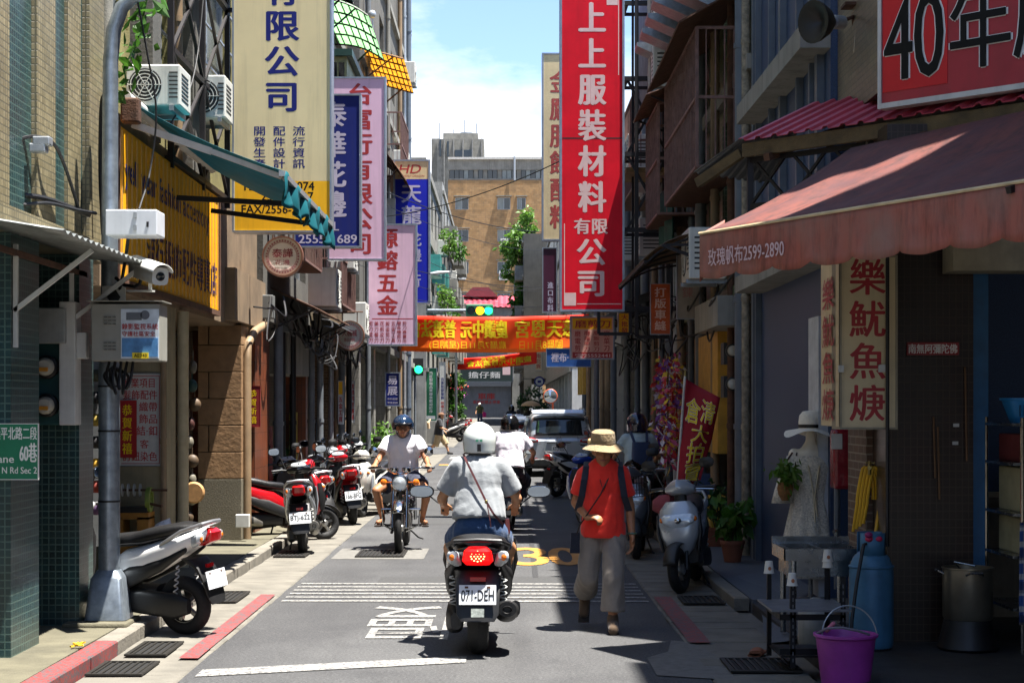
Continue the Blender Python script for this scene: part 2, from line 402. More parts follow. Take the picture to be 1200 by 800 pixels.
# loose terrazzo ramp that spills from the shop front
m = MB()
def ramp(u, v):
    y = 12.9 + v * 4.4; e = 2.02 + .22 * math.sin(v * 3.0) ** 2; q = min(1, u * 2.2); q = q * q * (3 - 2 * q)
    return (e + u * 1.2, y, .016 + .10 * q)
m.grid(ramp, 12, 18); struct(m.build('pavement_ramp', M_terr))

# painted markings: each piece lies 5 mm over the asphalt
def paint(name, polys, mt, parent, z=.006):
    m = MB()
    for p in polys: m.add([(x, y, z + g(y)) for x, y in p], [tuple(range(len(p)))])
    return m.build(name, mt, parent)
for i, yy in enumerate((684.5, 688.3, 692.2, 696.2, 700.4, 704.8)):
    y = 3600 / (yy - 476); hw = .05
    paint('rumble_stripe', [[(-2.06, y - hw + .05), (1.33, y - hw), (1.33, y + hw), (-2.06, y + hw + .05)]], M_white_p, road)
paint('stop_line', [[(-2.06, 11.35), (-.27, 11.98), (-.27, 12.28), (-2.06, 11.65)]], M_white_p, road)
for s, px0, px1 in (('3', 603, 641), ('0', 644, 680)):
    m = MB(); x0, x1 = (px0 - 591) * .01025, (px1 - 591) * .01025
    put(m, s, (0, 0, .006), (1, 0, 0), (0, 1, 0), (x0, 19.3, x1, 21.7), .008); m.build('speed_number', M_yel_p, road)
m = MB(); put(m, '慢', (0, 0, .006), (-1, 0, 0), (0, -1, 0), (.32, -15.35, 1.16, -13.15), 0); m.build('slow_marking', M_white_p, road)
paint('crossing_stripe', [[(-2.0, 61.6), (1.2, 61.6), (1.2, 62.0), (-2.0, 62.0)]], M_white_p, road)
for k in range(7):
    x = -1.9 + k * .5; paint('crossing_stripe', [[(x, 58.2), (x + .28, 58.2), (x + .28, 60.8), (x, 60.8)]], M_white_p, road)
paint('yellow_box_line', [[(-2.0, 52), (-1.6, 52), (-1.6, 52.8), (-2.0, 52.8)]], M_yel_p, road)
paint('red_line', [[(-2.31, 12.1), (-2.17, 12.1), (-2.17, 16.2), (-2.31, 16.2)]], M_red_p, gl_, .018)
paint('red_line', [[(1.40, 12.9), (1.56, 12.9), (1.56, 16.0), (1.40, 16.0)]], M_red_p, gr_, .018)
M_pale = mat('worn_patch', '#63615c', .85, var=.3, scale=12, bump=.3, world=True)
paint('repair_patch', [[(1.02, 11.4), (1.5, 11.2), (1.6, 11.9), (1.42, 13.0), (1.28, 13.1), (1.20, 12.5), (1.02, 12.2)]], M_pale, road, .007)
M_tar = mat('tar_patch', '#2b2b2c', .8, var=.35, scale=40, bump=.4, bscale=120, world=True)
paint('repair_patch', [[(-1.3, 16.6), (.9, 16.75), (.9, 18.1), (-1.3, 18.0)]], mat('tar_patch2', '#393939', .85, var=.35, scale=35, bump=.4, bscale=120, world=True), road, .003)
paint('tar_seam', [[(.30, 17.95), (.36, 17.95), (.52, 40), (.44, 40)]], M_tar, road, .0045)
paint('repair_patch', [[(-1.95, 26), (-.6, 26), (-.6, 33), (-1.95, 33)]], mat('tar_patch2', '#393939'), road, .003)
paint('repair_patch', [[(-2.05, 20.1), (-.95, 20.1), (-.95, 21.6), (-2.05, 21.6)]], M_pale, road, .004)
def grate(label, x0, y0, x1, y1, z, along='y'):
    t = thing('drain_grate', label, 'drain grate', ((x0 + x1) / 2, (y0 + y1) / 2, z), 0, 'iron drain grates in the gutters')
    part('pit', mat('pit_dark', '#0b0b0b', .9, var=0), t, lambda m: m.bb((x0, y0, z), (x1, y1, z + .003)))
    def fr(m):
        for a, b in (((x0, y0), (x1, y0 + .03)), ((x0, y1 - .03), (x1, y1)), ((x0, y0 + .03), (x0 + .03, y1 - .03)), ((x1 - .03, y0 + .03), (x1, y1 - .03))):
            m.bb((*a, z + .003), (*b, z + .014))
    part('frame', M_iron, t, fr)
    k = max(3, int((x1 - x0) / .045)) 
    me = None
    for i in range(1, k):
        x = x0 + (x1 - x0) * i / k
        if me is None:
            o = part('bar', M_iron, t, lambda m: m.bb((-.008, -(y1 - y0) / 2 + .03, .003), (.008, (y1 - y0) / 2 - .03, .012)), world=False); me = o.data
        else: o = bpy.data.objects.new('bar', me); col.objects.link(o); o.parent = t
        o.location = (x - (x0 + x1) / 2, 0, 0)
grate('drain grate at the foot of the street lamp pole', -2.72, 12.2, -2.42, 12.9, .016)
grate('drain grate nearest the left bottom corner beside the red line', -2.78, 11.3, -2.40, 11.9, .016)
grate('drain grate beside the left kerb behind the white scooter', -2.76, 15.5, -2.44, 16.4, .016)
grate('drain grate under the parked scooter with plate BTJ-622', -2.74, 20.2, -2.36, 21.0, .016)
grate('drain grate in the road under the oncoming motorcycle', -1.78, 20.3, -1.2, 21.2, .008)
grate('drain grate at the right gutter beside the small iron table', 1.52, 11.45, 2.0, 12.05, .016)
grate('long drain grate past the red line on the right', 1.62, 15.4, 2.0, 16.0, .016)
def manhole(label, x, y, r):
    t = thing('manhole_cover', label, 'manhole cover', (x, y, .006), 0, 'round manhole covers')
    part('lid', M_iron, t, lambda m: m.lathe([(r * .86, 0), (r * .86, .006), (.001, .006)], (0, 0, 0), 'z', 32), world=False)
    part('rim', M_iron, t, lambda m: m.lathe([(r * .89, 0), (r * .89, .007), (r, .007), (r, 0)] , (0, 0, 0), 'z', 32), world=False)
    part('tread', M_iron, t, lambda m: [m.box((a * r * .2, b * r * .2, .0085), (r * .11, r * .11, .005)) for a in range(-3, 4) for b in range(-3, 4) if a * a + b * b < 13], world=False)
manhole('round manhole cover in the road beyond the oncoming motorcycle', -.75, 31.0, .33)
manhole('round manhole cover ahead of the red scooter', .2, 38.0, .33)
# bits of litter
tag(part('litter', mat('litter_yellow', '#c9a31f', .6), None, lambda m: [m.tube([(-3.0 + .05 * math.sin(i * 1.9), 12.0 + .05 * math.cos(i * 2.3), .115 + .012 * (i % 3)) for i in range(14)], .006, 5)], world=False), 'small tangle of yellow and red scraps on the pavement edge', 'litter')
# ---------------------------------------------------------------- building materials
M_steel = mat('galvanised_steel', '#8d949a', .42, .75, var=.25, scale=14)
M_alu = mat('aluminium', '#a9adb0', .4, .6, var=.2, scale=10)
M_black = mat('black_paint', '#141315', .5, var=.3, scale=9)
M_blackst = mat('black_steel', '#191417', .55, .2, var=.4, scale=10)
M_rust = mat('rusty_iron', '#5a3d2c', .8, .2, var=.5, scale=9, bump=.3)
M_pane = glassmat('window_glass', '#1c2226'); M_pane2 = glassmat('curtained_glass', '#6f7470', .15)
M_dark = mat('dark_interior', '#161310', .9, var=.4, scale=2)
M_cable = mat('cable_black', '#101012', .55, var=.2)
M_pvc = mat('pvc_grey', '#666b70', .5, var=.3, scale=4, streak=.4)
M_pvcb = mat('pvc_blue_grey', '#56606c', .45, var=.25, scale=4, streak=.3)
M_pvct = mat('pvc_tan', '#856f54', .55, var=.25, scale=4, streak=.3)
M_white = mat('white_paint', '#bfbfba', .5, var=.15, scale=5, streak=.25)
M_cream = mat('cream_stucco', '#94886a', .85, var=.3, scale=2, bump=.25, streak=.5)
M_olive = mat('olive_stucco', '#777040', .85, var=.35, scale=2, bump=.3, streak=.6)
M_concw = mat('streaked_concrete', '#57554f', .85, var=.35, scale=1.2, bump=.3, bscale=25, streak=.85)
M_concl = mat('pale_concrete', '#86847c', .85, var=.3, scale=1.4, bump=.25, streak=.6)
M_brown = tilemat('brown_tile', '#5c4632', '#6d543b', '#8b7b62', .11, .055, .09, .4, off=.5)
M_grn = tilemat('green_tile', '#3c5230', '#4b6138', '#6f7a5e', .07, .07, .09, .4)
M_teal = tilemat('teal_mosaic', '#163336', '#224447', '#4d6862', .052, .052, .09, .3, streak=.3)
M_crm_t = tilemat('cream_mosaic', '#857a5c', '#a09473', '#6b6550', .052, .052, .11, .4, streak=.3)
M_red_t = tilemat('terracotta_tile', '#6e351d', '#854424', '#472c1f', .07, .24, .06, .35)
M_brn_s = tilemat('dark_brown_mosaic', '#21130f', '#2a1813', '#44352c', .048, .06, .07, .3, streak=.1)
M_slate = tilemat('grey_tile', '#8d8b85', '#98968f', '#6b6a66', .1, .2, .05, .4, off=.5)
M_beig = tilemat('beige_tile', '#6a5f4a', '#7c6f58', '#524a3d', .1, .05, .08, .4, off=.5)
M_granite = mat('blue_grey_granite', '#2c4162', .5, var=.5, scale=110, bump=.08)
M_stone = mat('sandstone_block', '#8f6f4e', .6, var=.25, scale=7, bump=.35, bscale=16, streak=.15)
M_stone_d = mat('granite_plinth', '#6d6655', .7, var=.5, scale=50, bump=.2)
M_orange = tilemat('orange_brick', '#9c7648', '#ae885a', '#87704e', .5, .22, .06, .7, off=.5, streak=.35)
M_redroof = mat('red_corrugated', '#b03a48', .5, var=.25, scale=2, streak=.3)
M_shut = mat('shutter_grey', '#72767c', .45, .3, var=.2, scale=2, streak=.25)

Xv, Yv, Zv = Vector((1, 0, 0)), Vector((0, 1, 0)), Vector((0, 0, 1))
def wallholes(m, O, U, V, rect, holes, depth):
    O, U, V = Vector(O), Vector(U), Vector(V); N = U.cross(V)
    u0, v0, u1, v1 = rect
    us = sorted({u0, u1, *[h[0] for h in holes], *[h[2] for h in holes]}); vv = sorted({v0, v1, *[h[1] for h in holes], *[h[3] for h in holes]})
    pt = lambda u, v, d=0: O + U * u + V * v - N * d
    for i in range(len(us) - 1):
        for j in range(len(vv) - 1):
            cu, cv = (us[i] + us[i+1]) / 2, (vv[j] + vv[j+1]) / 2
            if any(h[0] < cu < h[2] and h[1] < cv < h[3] for h in holes): continue
            m.quad(pt(us[i], vv[j]), pt(us[i+1], vv[j]), pt(us[i+1], vv[j+1]), pt(us[i], vv[j+1]))
    for a, b, c, d in holes:
        for p, q in (((a, b), (c, b)), ((c, b), (c, d)), ((c, d), (a, d)), ((a, d), (a, b))):
            m.quad(pt(*q), pt(*p), pt(*p, depth), pt(*q, depth))
def window(parent, O, U, V, h, depth, fm, pm, mull=1, bars=0):
    O, U, V = Vector(O), Vector(U), Vector(V); N = U.cross(V); a, b, c, d = h; q = .05
    bx = lambda m, u0, v0, u1, v1, n0, n1: m.add([O + U * u + V * v + N * n for u in (u0, u1) for v in (v0, v1) for n in (n0, n1)], [(0, 1, 3, 2), (4, 6, 7, 5), (0, 4, 5, 1), (2, 3, 7, 6), (0, 2, 6, 4), (1, 5, 7, 3)])
    m = MB(); n0, n1 = -depth * .8, -depth * .45
    bx(m, a, b, c, b + q, n0, n1); bx(m, a, d - q, c, d, n0, n1); bx(m, a, b + q, a + q, d - q, n0, n1); bx(m, c - q, b + q, c, d - q, n0, n1)
    for i in range(1, mull + 1):
        u = a + (c - a) * i / (mull + 1); bx(m, u - q * .4, b + q, u + q * .4, d - q, n0 + .005, n1 - .005)
    for i in range(bars):
        v = b + q + (d - b - 2 * q) * (i + 1) / (bars + 1); bx(m, a, v - .012, c, v + .012, .02, .045)
    w_ = m.build('window', fm, parent, True)
    k = mull + 1
    for i in range(k):
        m = MB(); u0 = a + (c - a) * i / k + .01; u1 = a + (c - a) * (i + 1) / k - .01
        bx(m, u0, b + .01, u1, d - .01, -depth * .75, -depth * .6); m.build('pane', pm[i % len(pm)] if isinstance(pm, list) else pm, w_, True)
    return w_

def shop(name, label, side, y0, y1, H, wall, xf=None, gf=3.3, floors=3, bays=2, ww=1.4, wh=1.3, pil=None, back=None, fm=None, pm=None, pw=.5, sills=True, cat='building', winrow=None, deep=9, sfx=1., backx=2.4):
    """a shophouse: arcade with pillars below, wall with window openings above"""
    xf = (-3.35 if side < 0 else 2.85) if xf is None else xf
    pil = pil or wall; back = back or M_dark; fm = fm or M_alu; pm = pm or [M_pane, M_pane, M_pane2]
    s = -side; U = Vector((0, s, 0)); O = Vector((xf, 0, 0)); L = [y0 * s, y1 * s]; u0, u1 = min(L), max(L)
    gz = g(y0)
    t = thing(name, label, cat, (xf, (y0 + y1) / 2, gz))
    fh = (H - gf - .5) / floors; holes = []
    for f in range(floors):
        for k in range(bays):
            cu = u0 + (u1 - u0) * (k + .5) / bays; z = gz + gf + fh * f + fh * .28
            holes.append((cu - ww / 2, z, cu + ww / 2, z + min(wh, fh * .6)))
    m = MB(); wallholes(m, O, U, Zv, (u0, gz + gf, u1, gz + H), holes, .22)
    xi = xf + side * .22; xb = xf + side * deep; e = .0
    for y in (y0, y1): m.quad((xf, y, gz + gf), (xi, y, gz + gf), (xi, y, gz + H), (xf, y, gz + H))
    m.quad((xf, y0, gz + H), (xf, y1, gz + H), (xi, y1, gz + H), (xi, y0, gz + H)); m.quad((xf, y0, gz + gf), (xf, y1, gz + gf), (xi, y1, gz + gf), (xi, y0, gz + gf))
    m.bb((xi, y0, gz + gf), (xb, y1, gz + H))
    m.build('wall', wall, t, True)
    for h in holes: window(t, O, U, Zv, h, .22, fm, [rnd.choice(pm), rnd.choice(pm)], 1, 0)
    if sills:
        for f in range(floors + 1):
            z = gz + gf + fh * f
            m = MB(); m.bb((xf - side * .1, y0 + .02, z - .12), (xf + side * .1, y1 - .02, z + .05)); m.build('ledge', M_concl if f else wall, t, True)
    n = max(1, round((y1 - y0) / 4.5))
    for k in range(n + 1):
        y = y0 + (y1 - y0 - pw) * k / n
        m = MB(); m.bb((xf + side * .012, y + .004, gz), (xf + side * .55, y + pw - .004, gz + gf - .002)); m.build('pillar', pil, t, True)
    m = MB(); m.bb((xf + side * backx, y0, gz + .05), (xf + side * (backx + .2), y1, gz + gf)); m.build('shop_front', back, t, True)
    m = MB(); m.bb((xf + side * (deep - .3), y0, gz), (xf + side * deep, y1, gz + gf)); m.build('rear_wall', wall, t, True)
    return t
def pipe(parent, pts, r, mt, name='drain_pipe', clips=True):
    m = MB(); m.tube(pts, r, 10)
    if clips:
        a, b = Vector(pts[0]), Vector(pts[-1]); k = int((b - a).length / 1.7)
        for i in range(1, k + 1):
            p = a.lerp(b, i / (k + 1)); d = (b - a).normalized() * .03; m.tube([p - d, p + d], r * 1.18, 10)
    return m.build(name, mt, parent, True)

# ================================================================ left row
# L1: corner house clad in mosaic tile
t = L1 = thing('tiled_corner_building', 'corner building clad in cream and teal mosaic tile at the left edge', 'building', (-3.35, 11.8, 0))
part('wall', M_teal, t, lambda m: (m.bb((-3.41, 10.9, 3.0), (-10, 14.3, 14)), m.bb((-4.3, 9.0, .1), (-9, 10.9, 14))))
for y0, y1, x in ((11.05, 11.64, -3.375), (12.30, 12.80, -3.365), (13.22, 13.62, -3.38), (13.78, 14.28, -3.35)):
    part('pilaster', M_crm_t, t, lambda m: m.bb((-3.409, y0, 3.1), (x, y1, 13.9)))
part('pillar', M_teal, t, lambda m: m.bb((-3.34, 11.55, .1), (-4.6, 12.25, 3.0)))
part('pier', M_teal, t, lambda m: m.bb((-3.30, 13.25, .1), (-4.3, 13.7, 3.0)))
part('ledge', M_crm_t, t, lambda m: m.bb((-3.30, 10.95, 2.98), (-4.6, 14.2, 3.14)))
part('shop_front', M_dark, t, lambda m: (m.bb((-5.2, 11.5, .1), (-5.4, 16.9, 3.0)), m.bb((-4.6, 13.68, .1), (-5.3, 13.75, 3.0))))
# meter board
t = thing('meter_board', 'teal meter board with two round glass electricity meters on the tiled pier', 'meter board', P(66, 500, 13.2))
part('board', mat('teal_board', '#1c4a4a', .6), t, lambda m: m.bb(P(46, 360, 13.22), P(76, 498, 13.17)), bevel=.008)
part('cover', mat('meter_grey', '#8b8f8e', .5, streak=.3), t, lambda m: m.bb(P(46, 362, 13.16), P(76, 402, 13.0)), bevel=.01)
part('trunking', M_white, t, lambda m: (m.bb(P(76.5, 355, 13.24), P(88, 498, 13.05)), m.bb(P(88.5, 390, 13.2), P(101, 420, 13.1))), bevel=.008)
for yy in (430, 475):
    c = P(56, yy, 13.16)
    o = part('meter', M_black, t, lambda m: m.lathe([(.09, 0), (.09, -.05), (.075, -.06)], c, 'y', 20))
    part('meter_glass', mat('meter_dial', '#b9b5a8', .1, var=.1), o, lambda m: m.lathe([(.068, 0), (.068, -.09), (.05, -.12), (.001, -.125)], c, 'y', 20))
    part('dial_mark', mat('meter_mark', '#c98a2d', .4), o, lambda m: m.box(c + Vector((0, -.128, -.02)), (.07, .006, .03)))
# L2: haberdashery building
t = L2 = thing('haberdashery_building', 'old olive stucco building above the yellow shop sign', 'building', (-3.4, 19, 0))
def l2w(m):
    wallholes(m, (-3.62, 0, 0), (0, 1, 0), Zv, (14.4, 4.4, 23.6, 10.6), [(15.2, 5.4, 16.4, 7.0), (17.2, 5.2, 18.6, 7.2), (20.2, 5.4, 22.6, 7.4), (15.2, 8.4, 16.6, 9.8), (17.4, 8.4, 18.8, 9.8), (20.2, 8.4, 22.6, 9.8)], .25)
    m.bb((-3.87, 14.4, 4.4), (-11, 23.6, 10.6))
part('wall', M_olive, t, l2w)
for h in ((15.2, 5.4, 16.4, 7.0), (17.2, 5.2, 18.6, 7.2), (20.2, 5.4, 22.6, 7.4), (15.2, 8.4, 16.6, 9.8), (17.4, 8.4, 18.8, 9.8), (20.2, 8.4, 22.6, 9.8)):
    window(t, (-3.62, 0, 0), (0, 1, 0), Zv, h, .25, M_alu, [M_pane, M_pane2], 1, 3)
part('fascia', mat('tan_stucco', '#7f6b53', .8, var=.35, scale=2, bump=.3, streak=.5), t, lambda m: (m.bb((-3.42, 14.42, 2.82), (-11, 23.6, 4.4)), m.bb((-3.30, 20.9, 2.86), (-3.42, 23.6, 3.5))))
part('pier', M_cream, t, lambda m: m.bb((-3.42, 17.3, .1), (-4.5, 17.75, 2.82)))
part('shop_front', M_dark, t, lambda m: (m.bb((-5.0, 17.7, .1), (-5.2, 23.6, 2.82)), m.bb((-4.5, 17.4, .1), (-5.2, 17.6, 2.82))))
part('pilaster', M_concw, t, lambda m: (m.bb((-3.4, 16.5, 4.4), (-3.62, 16.9, 10.6)), m.bb((-3.45, 18.9, 4.4), (-3.62, 19.4, 10.6))))
pipe(t, [(-3.40, 18.05, .1), (-3.40, 18.05, 2.8)], .062, mat('pvc_cream', '#b8a988', .5, var=.2, streak=.25))
pipe(t, [(-3.44, 17.22, .1), (-3.44, 17.22, 2.8)], .03, M_pvct)
pipe(t, [(-3.48, 18.2, 4.4), (-3.48, 18.2, 10.5)], .05, M_pvct); pipe(t, [(-3.5, 15.0, 4.5), (-3.5, 15.0, 10.5)], .06, M_concl)
# stone pillar with separate blocks
sp = part('stone_pillar', M_stone_d, t, lambda m: m.bb((-3.36, 21.76, .1), (-3.88, 22.28, 2.85)))
z = .1; hb = [.78, .34, .34, .34, .34, .34, .34]
def blk(m, a, b): m.bb(a, b)
for i, h in enumerate(hb):
    zz = min(z + h, 2.84)
    if i == 0: spl = [(-3.90, -3.34)]
    elif i % 2: spl = [(-3.90, -3.34)]
    else: spl = [(-3.90, -3.765), (-3.757, -3.34)]
    for a, b in spl:
        part('stone_block', M_stone_d if i == 0 else M_stone, sp, lambda m: m.bb((a + .003, 21.70, z + .004), (b - .003, 22.32, zz - .004)), bevel=.007)
    z = zz
pipe(t, [(-3.30, 21.9, .1), (-3.30, 21.9, 2.4), (-3.30, 21.95, 2.6), (-3.26, 22.3, 2.78), (-3.26, 23.2, 2.9)], .055, M_pvct, clips=False)
part('junction_box', M_white, t, lambda m: m.bb(P(277, 602, 21.6), P(292, 618, 21.5)), bevel=.01)
# L3
t = L3 = shop('shophouse', 'narrow shophouse with terracotta tiled front behind the round lace shop sign', -1, 23.7, 29.4, 9.0, M_concw, floors=2, bays=2, ww=1.6, wh=1.7, pil=M_red_t, gf=3.1, back=M_brown, backx=1.6)
part('tile_panel', M_red_t, t, lambda m: m.bb((-3.36, 23.0, .1), (-4.2, 24.4, 3.08)))
part('shutter_box', M_concl, t, lambda m: m.bb((-3.3, 26.0, 2.3), (-3.9, 29.0, 3.05)))
for y, r, mt in ((24.7, .07, M_pvc), (26.4, .05, M_black), (28.9, .06, M_pvc), (25.3, .03, M_cable)): pipe(t, [(-3.27, y, .1), (-3.27, y, 3.0)], r, mt)
t = L3b = shop('shophouse', 'brown tiled shophouse under the green window canopy', -1, 29.5, 36.4, 9.6, M_beig, floors=2, bays=2, ww=1.8, wh=1.7, pil=M_brown, gf=3.0, back=M_brown, backx=1.2)
for y, r, mt in ((30.2, .06, M_pvc), (32.1, .05, M_alu), (34.2, .07, M_pvc), (35.8, .06, M_black), (33.1, .04, M_pvct)): pipe(t, [(-3.26, y, .1), (-3.26, y, 3.0)], r, mt)
t = L4 = shop('tall_concrete_building', 'tall streaked concrete building rising out of the frame on the left', -1, 36.5, 54.0, 19.0, M_concw, xf=-3.1, floors=5, bays=4, ww=1.5, wh=1.3, pil=M_slate, gf=3.3)
for y, r, mt in ((37.6, .06, M_pvc), (44, .06, M_concl), (49.0, .07, M_pvct), (51.2, .06, M_alu), (53.2, .10, M_pvcb), (53.8, .07, M_pvc)): pipe(t, [(-3.0, y, .1), (-3.0, y, 18.5)], r, mt)
L5 = shop('shophouse', 'low pale shophouse at the left corner of the crossing', -1, 54.2, 63.2, 10.2, M_concl, floors=2, bays=3, pil=M_concl)
L6 = shop('apartment_building', 'white apartment house past the crossing with window cages and hanging plants', -1, 72.0, 88, 12.2, M_concl, xf=-3.3, floors=3, bays=4, pil=M_concl, ww=2, wh=1.5)
for y, z_ in [(a, b) for a in (73, 78, 83) for b in (4.2, 7.4)]: part('balcony_box', mat('teal_glass', '#3f8f86', .3, var=.3), L6, lambda m: m.bb((-3.3, y, z_), (-2.75, y + 2.2, z_ + .9)))
L7 = shop('apartment_building', 'grey apartment house farther along the left side before the lane ends', -1, 88.3, 118, 13.2, M_slate, xf=-3.2, floors=4, bays=6, pil=M_concl, ww=1.8)
for y, z_ in [(a, b) for a in (90, 97, 104, 111) for b in (4.4, 7.6, 10.4)]: part('balcony_box', M_concl, L7, lambda m: m.bb((-3.2, y, z_), (-2.5, y + 3, z_ + .9)))
L8 = shop('apartment_building', 'dim house at the far left end of the lane beside the leafy tree', -1, 118.4, 151, 9, M_beig, xf=-3.9, floors=2, bays=6)
# ================================================================ right row
# R1: corner food shop, front skewed to the lane
t = R1 = thing('corner_food_shop', 'dark corner food shop with brown mosaic pillar under the maroon awning', 'building', (3.2, 12.8, 0))
part('pillar', M_brn_s, t, lambda m: m.bb((2.85, 12.7, .05), (3.49, 13.2, 3.9)))
part('brick_return', tilemat('narrow_brick', '#5b4337', '#684c3e', '#8d8172', .2, .065, .1, .7, off=.5, streak=.2), t, lambda m: m.bb((2.80, 13.21, .05), (3.4, 13.9, 3.9)))
fr = Vector((.70, -.714, 0)); nn_ = Vector((-.714, -.70, 0))
def r1up(m):
    A = Vector((2.93, 13.1)); B = A + Vector((.70, -.714)) * 6.5
    poly = [(A.x, A.y), (B.x, B.y), (12, B.y), (12, 15.0), (2.93, 15.0)]
    m.prism(poly[::-1], 4.26, 9.7, 'z')
part('upper_wall', M_beig, t, r1up)
part('upper_wall', M_beig, t, lambda m: m.bb((4.35, 6.5, 4.27), (12, 11.0, 13.6)))  # unseen set-back block, added and sized to shade the near road
part('lintel', mat('cream_lintel', '#9a9078', .7, streak=.3), t, lambda m: m.bb(P(1117, 272, 12.3), P(1290, 321, 12.6)))
part('steel_post', mat('blue_enamel', '#1d5c88', .45, var=.25, streak=.3), t, lambda m: (m.bb((3.50, 12.78, .05), (3.60, 12.9, 2.9)), m.bb((3.60, 12.8, .05), (3.63, 12.88, 2.9))))
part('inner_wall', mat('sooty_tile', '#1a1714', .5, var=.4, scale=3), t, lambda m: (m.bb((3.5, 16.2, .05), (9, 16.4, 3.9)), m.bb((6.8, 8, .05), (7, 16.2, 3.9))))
# R2: granite clad house
t = R2 = thing('granite_building', 'house clad in blue grey granite with metal mullions behind the mannequin', 'building', (2.85, 17, 0))
part('wall', M_granite, t, lambda m: (m.bb((2.87, 15.02, .08), (11, 19.3, 9.0))))
for y, w_ in ((19.28, .14), (19.05, .05), (18.1, .06), (17.4, .12), (16.4, .06), (15.7, .06), (15.35, .12)):
    part('mullion', M_pvcb, t, lambda m: m.bb((2.80, y - w_ / 2, 3.3 if y < 18.9 else .08), (2.868, y + w_ / 2, 9.0)))
part('ledge', M_concl, t, lambda m: m.bb((2.55, 15.0, 3.05), (2.868, 18.9, 3.22)))
part('ledge', M_concl, t, lambda m: m.bb((2.6, 15.0, 4.95), (2.868, 19.1, 5.15)))
part('ledge', mat('cloudy_white', '#b9bdc2', .6, streak=.2), t, lambda m: m.bb((2.78, 15.1, .1), (2.866, 15.6, 2.6)))
pipe(t, [(2.74, 19.75, .1), (2.74, 19.75, 8.9)], .075, M_pvcb); pipe(t, [(2.76, 19.5, .1), (2.76, 19.5, 8.9)], .05, mat('scabby_pipe', '#8c8372', .8, var=.6, scale=14, bump=.4))
# R3..R7
t = R3 = shop('shophouse', 'dark green tiled shophouse with rusty window cages behind the shop flag', 1, 19.32, 27.5, 8.8, M_grn, floors=2, bays=2, ww=1.8, wh=1.8, pil=M_concw, back=M_brown, gf=3.2, backx=1.5)
for y, r, mt in ((20.6, .05, M_rust), (22.2, .06, M_pvct), (23.8, .08, M_pvc), (25.0, .05, M_pvc), (26.4, .07, M_pvct), (27.2, .05, M_alu)): pipe(t, [(2.74, y, .1), (2.74, y, 8.9)], r, mt)
part('yellow_panel', mat('yellow_panel', '#c4932f', .6, streak=.25), t, lambda m: m.bb((2.70, 21.6, 1.2), (2.84, 24.2, 2.75)))
part('concrete_beam', M_concl, t, lambda m: m.bb((2.5, 20.0, 2.75), (2.84, 22.4, 3.1)))
t = R4 = shop('shophouse', 'cluttered shophouse with stacked air conditioners behind the big red sign', 1, 27.6, 40, 8.4, M_concw, floors=2, bays=3, ww=1.7, wh=1.6, pil=M_slate, gf=3.3)
for y, r, mt in ((28.3, .07, M_pvc), (29.6, .05, M_pvcb), (31, .06, M_pvct), (33, .08, M_pvc), (35, .06, M_pvcb), (38, .08, M_pvc)): pipe(t, [(2.73, y, .1), (2.73, y, 8.2)], r, mt)
t = R5 = shop('shophouse', 'pale shophouse with bare white columns past the silver car', 1, 40.2, 63, 6.8, M_concl, floors=2, bays=5, pil=M_white, back=M_concl, gf=3.4, backx=1.0)
for y in (42.5, 45, 47.3, 50.4, 55, 58): pipe(t, [(2.72, y, .1), (2.72, y, 6.6)], .08, rnd.choice([M_pvc, M_pvcb, M_pvct]))
for y in (56.8, 58.6, 60.2): part('yellow_sleeve', mat('yellow_sleeve', '#c29a3c', .6), t, lambda m: m.bb((2.6, y, 2.2), (2.72, y + .3, 3.4)))
R6 = shop('apartment_building', 'pale tiled house at the right past the crossing', 1, 72, 118, 12.5, M_slate, floors=3, bays=8, pil=M_white, back=M_concl)
R7 = shop('apartment_building', 'weathered house with planted balconies narrowing the far right of the lane', 1, 119, 151.5, 13.4, M_concw, xf=1.35, floors=4, bays=6, pil=M_concw, ww=2.2)
for y, z_ in [(a, b) for a in (119.5, 126, 134) for b in (4.0, 7.4, 10.2)]: part('balcony_box', M_concl, R7, lambda m: m.bb((1.35, y, z_ + g(120)), (.75, y + 3.4, z_ + g(120) + 1)))
# the lane goes on behind the camera; unseen rows added to block light
shop('shophouse', 'unseen shophouse added to block light on the left side of the lane behind the camera', -1, -30, 4.5, 7.2, M_beig, xf=-4.2, floors=1, bays=6)
shop('shophouse', 'unseen shophouse added to block light on the right side of the lane behind the camera', 1, -30, 3.0, 6.8, M_concw, xf=4.4, floors=1, bays=6)
# ================================================================ the end of the lane
t = thing('garage_house', 'low house closing the lane with red corrugated roof and roller shutter', 'building', (-2.3, 160.4, g(160)))
gz = g(165)
def x16(px): return (px - 591) * .08
part('wall', M_concl, t, lambda m: (m.bb((-7, 160.6, gz), (x16(540), 170, 11)), m.bb((x16(600), 160.6, gz), (3.6, 170, 11)), m.bb((x16(540), 160.6, gz + 3.9), (x16(600), 170, 11)), m.bb((x16(540), 163, gz), (x16(600), 170, gz + 3.9))))
def roof(m):
    x0, x1 = -6.6, 1.4
    vs = []
    for i in range(33):
        x = x0 + (x1 - x0) * i / 32; b_ = .09 * (i % 2)
        vs += [(x, 160.2, 11.1 + b_), (x, 163.2, 12.3 + b_), (x, 166, 11.1 + b_)]
    for i in range(32): m.add([vs[3*i], vs[3*i+3], vs[3*i+4], vs[3*i+1]], [(0, 1, 2, 3)]); m.add([vs[3*i+1], vs[3*i+4], vs[3*i+5], vs[3*i+2]], [(0, 1, 2, 3)])
part('roof', M_redroof, t, roof)
part('roof_lantern', mat('maroon_roof', '#7c3439', .6), t, lambda m: m.prism([(-3.9, 12.2), (-.6, 12.2), (-1.5, 13.1), (-3.0, 13.1)], 162, 164.4))
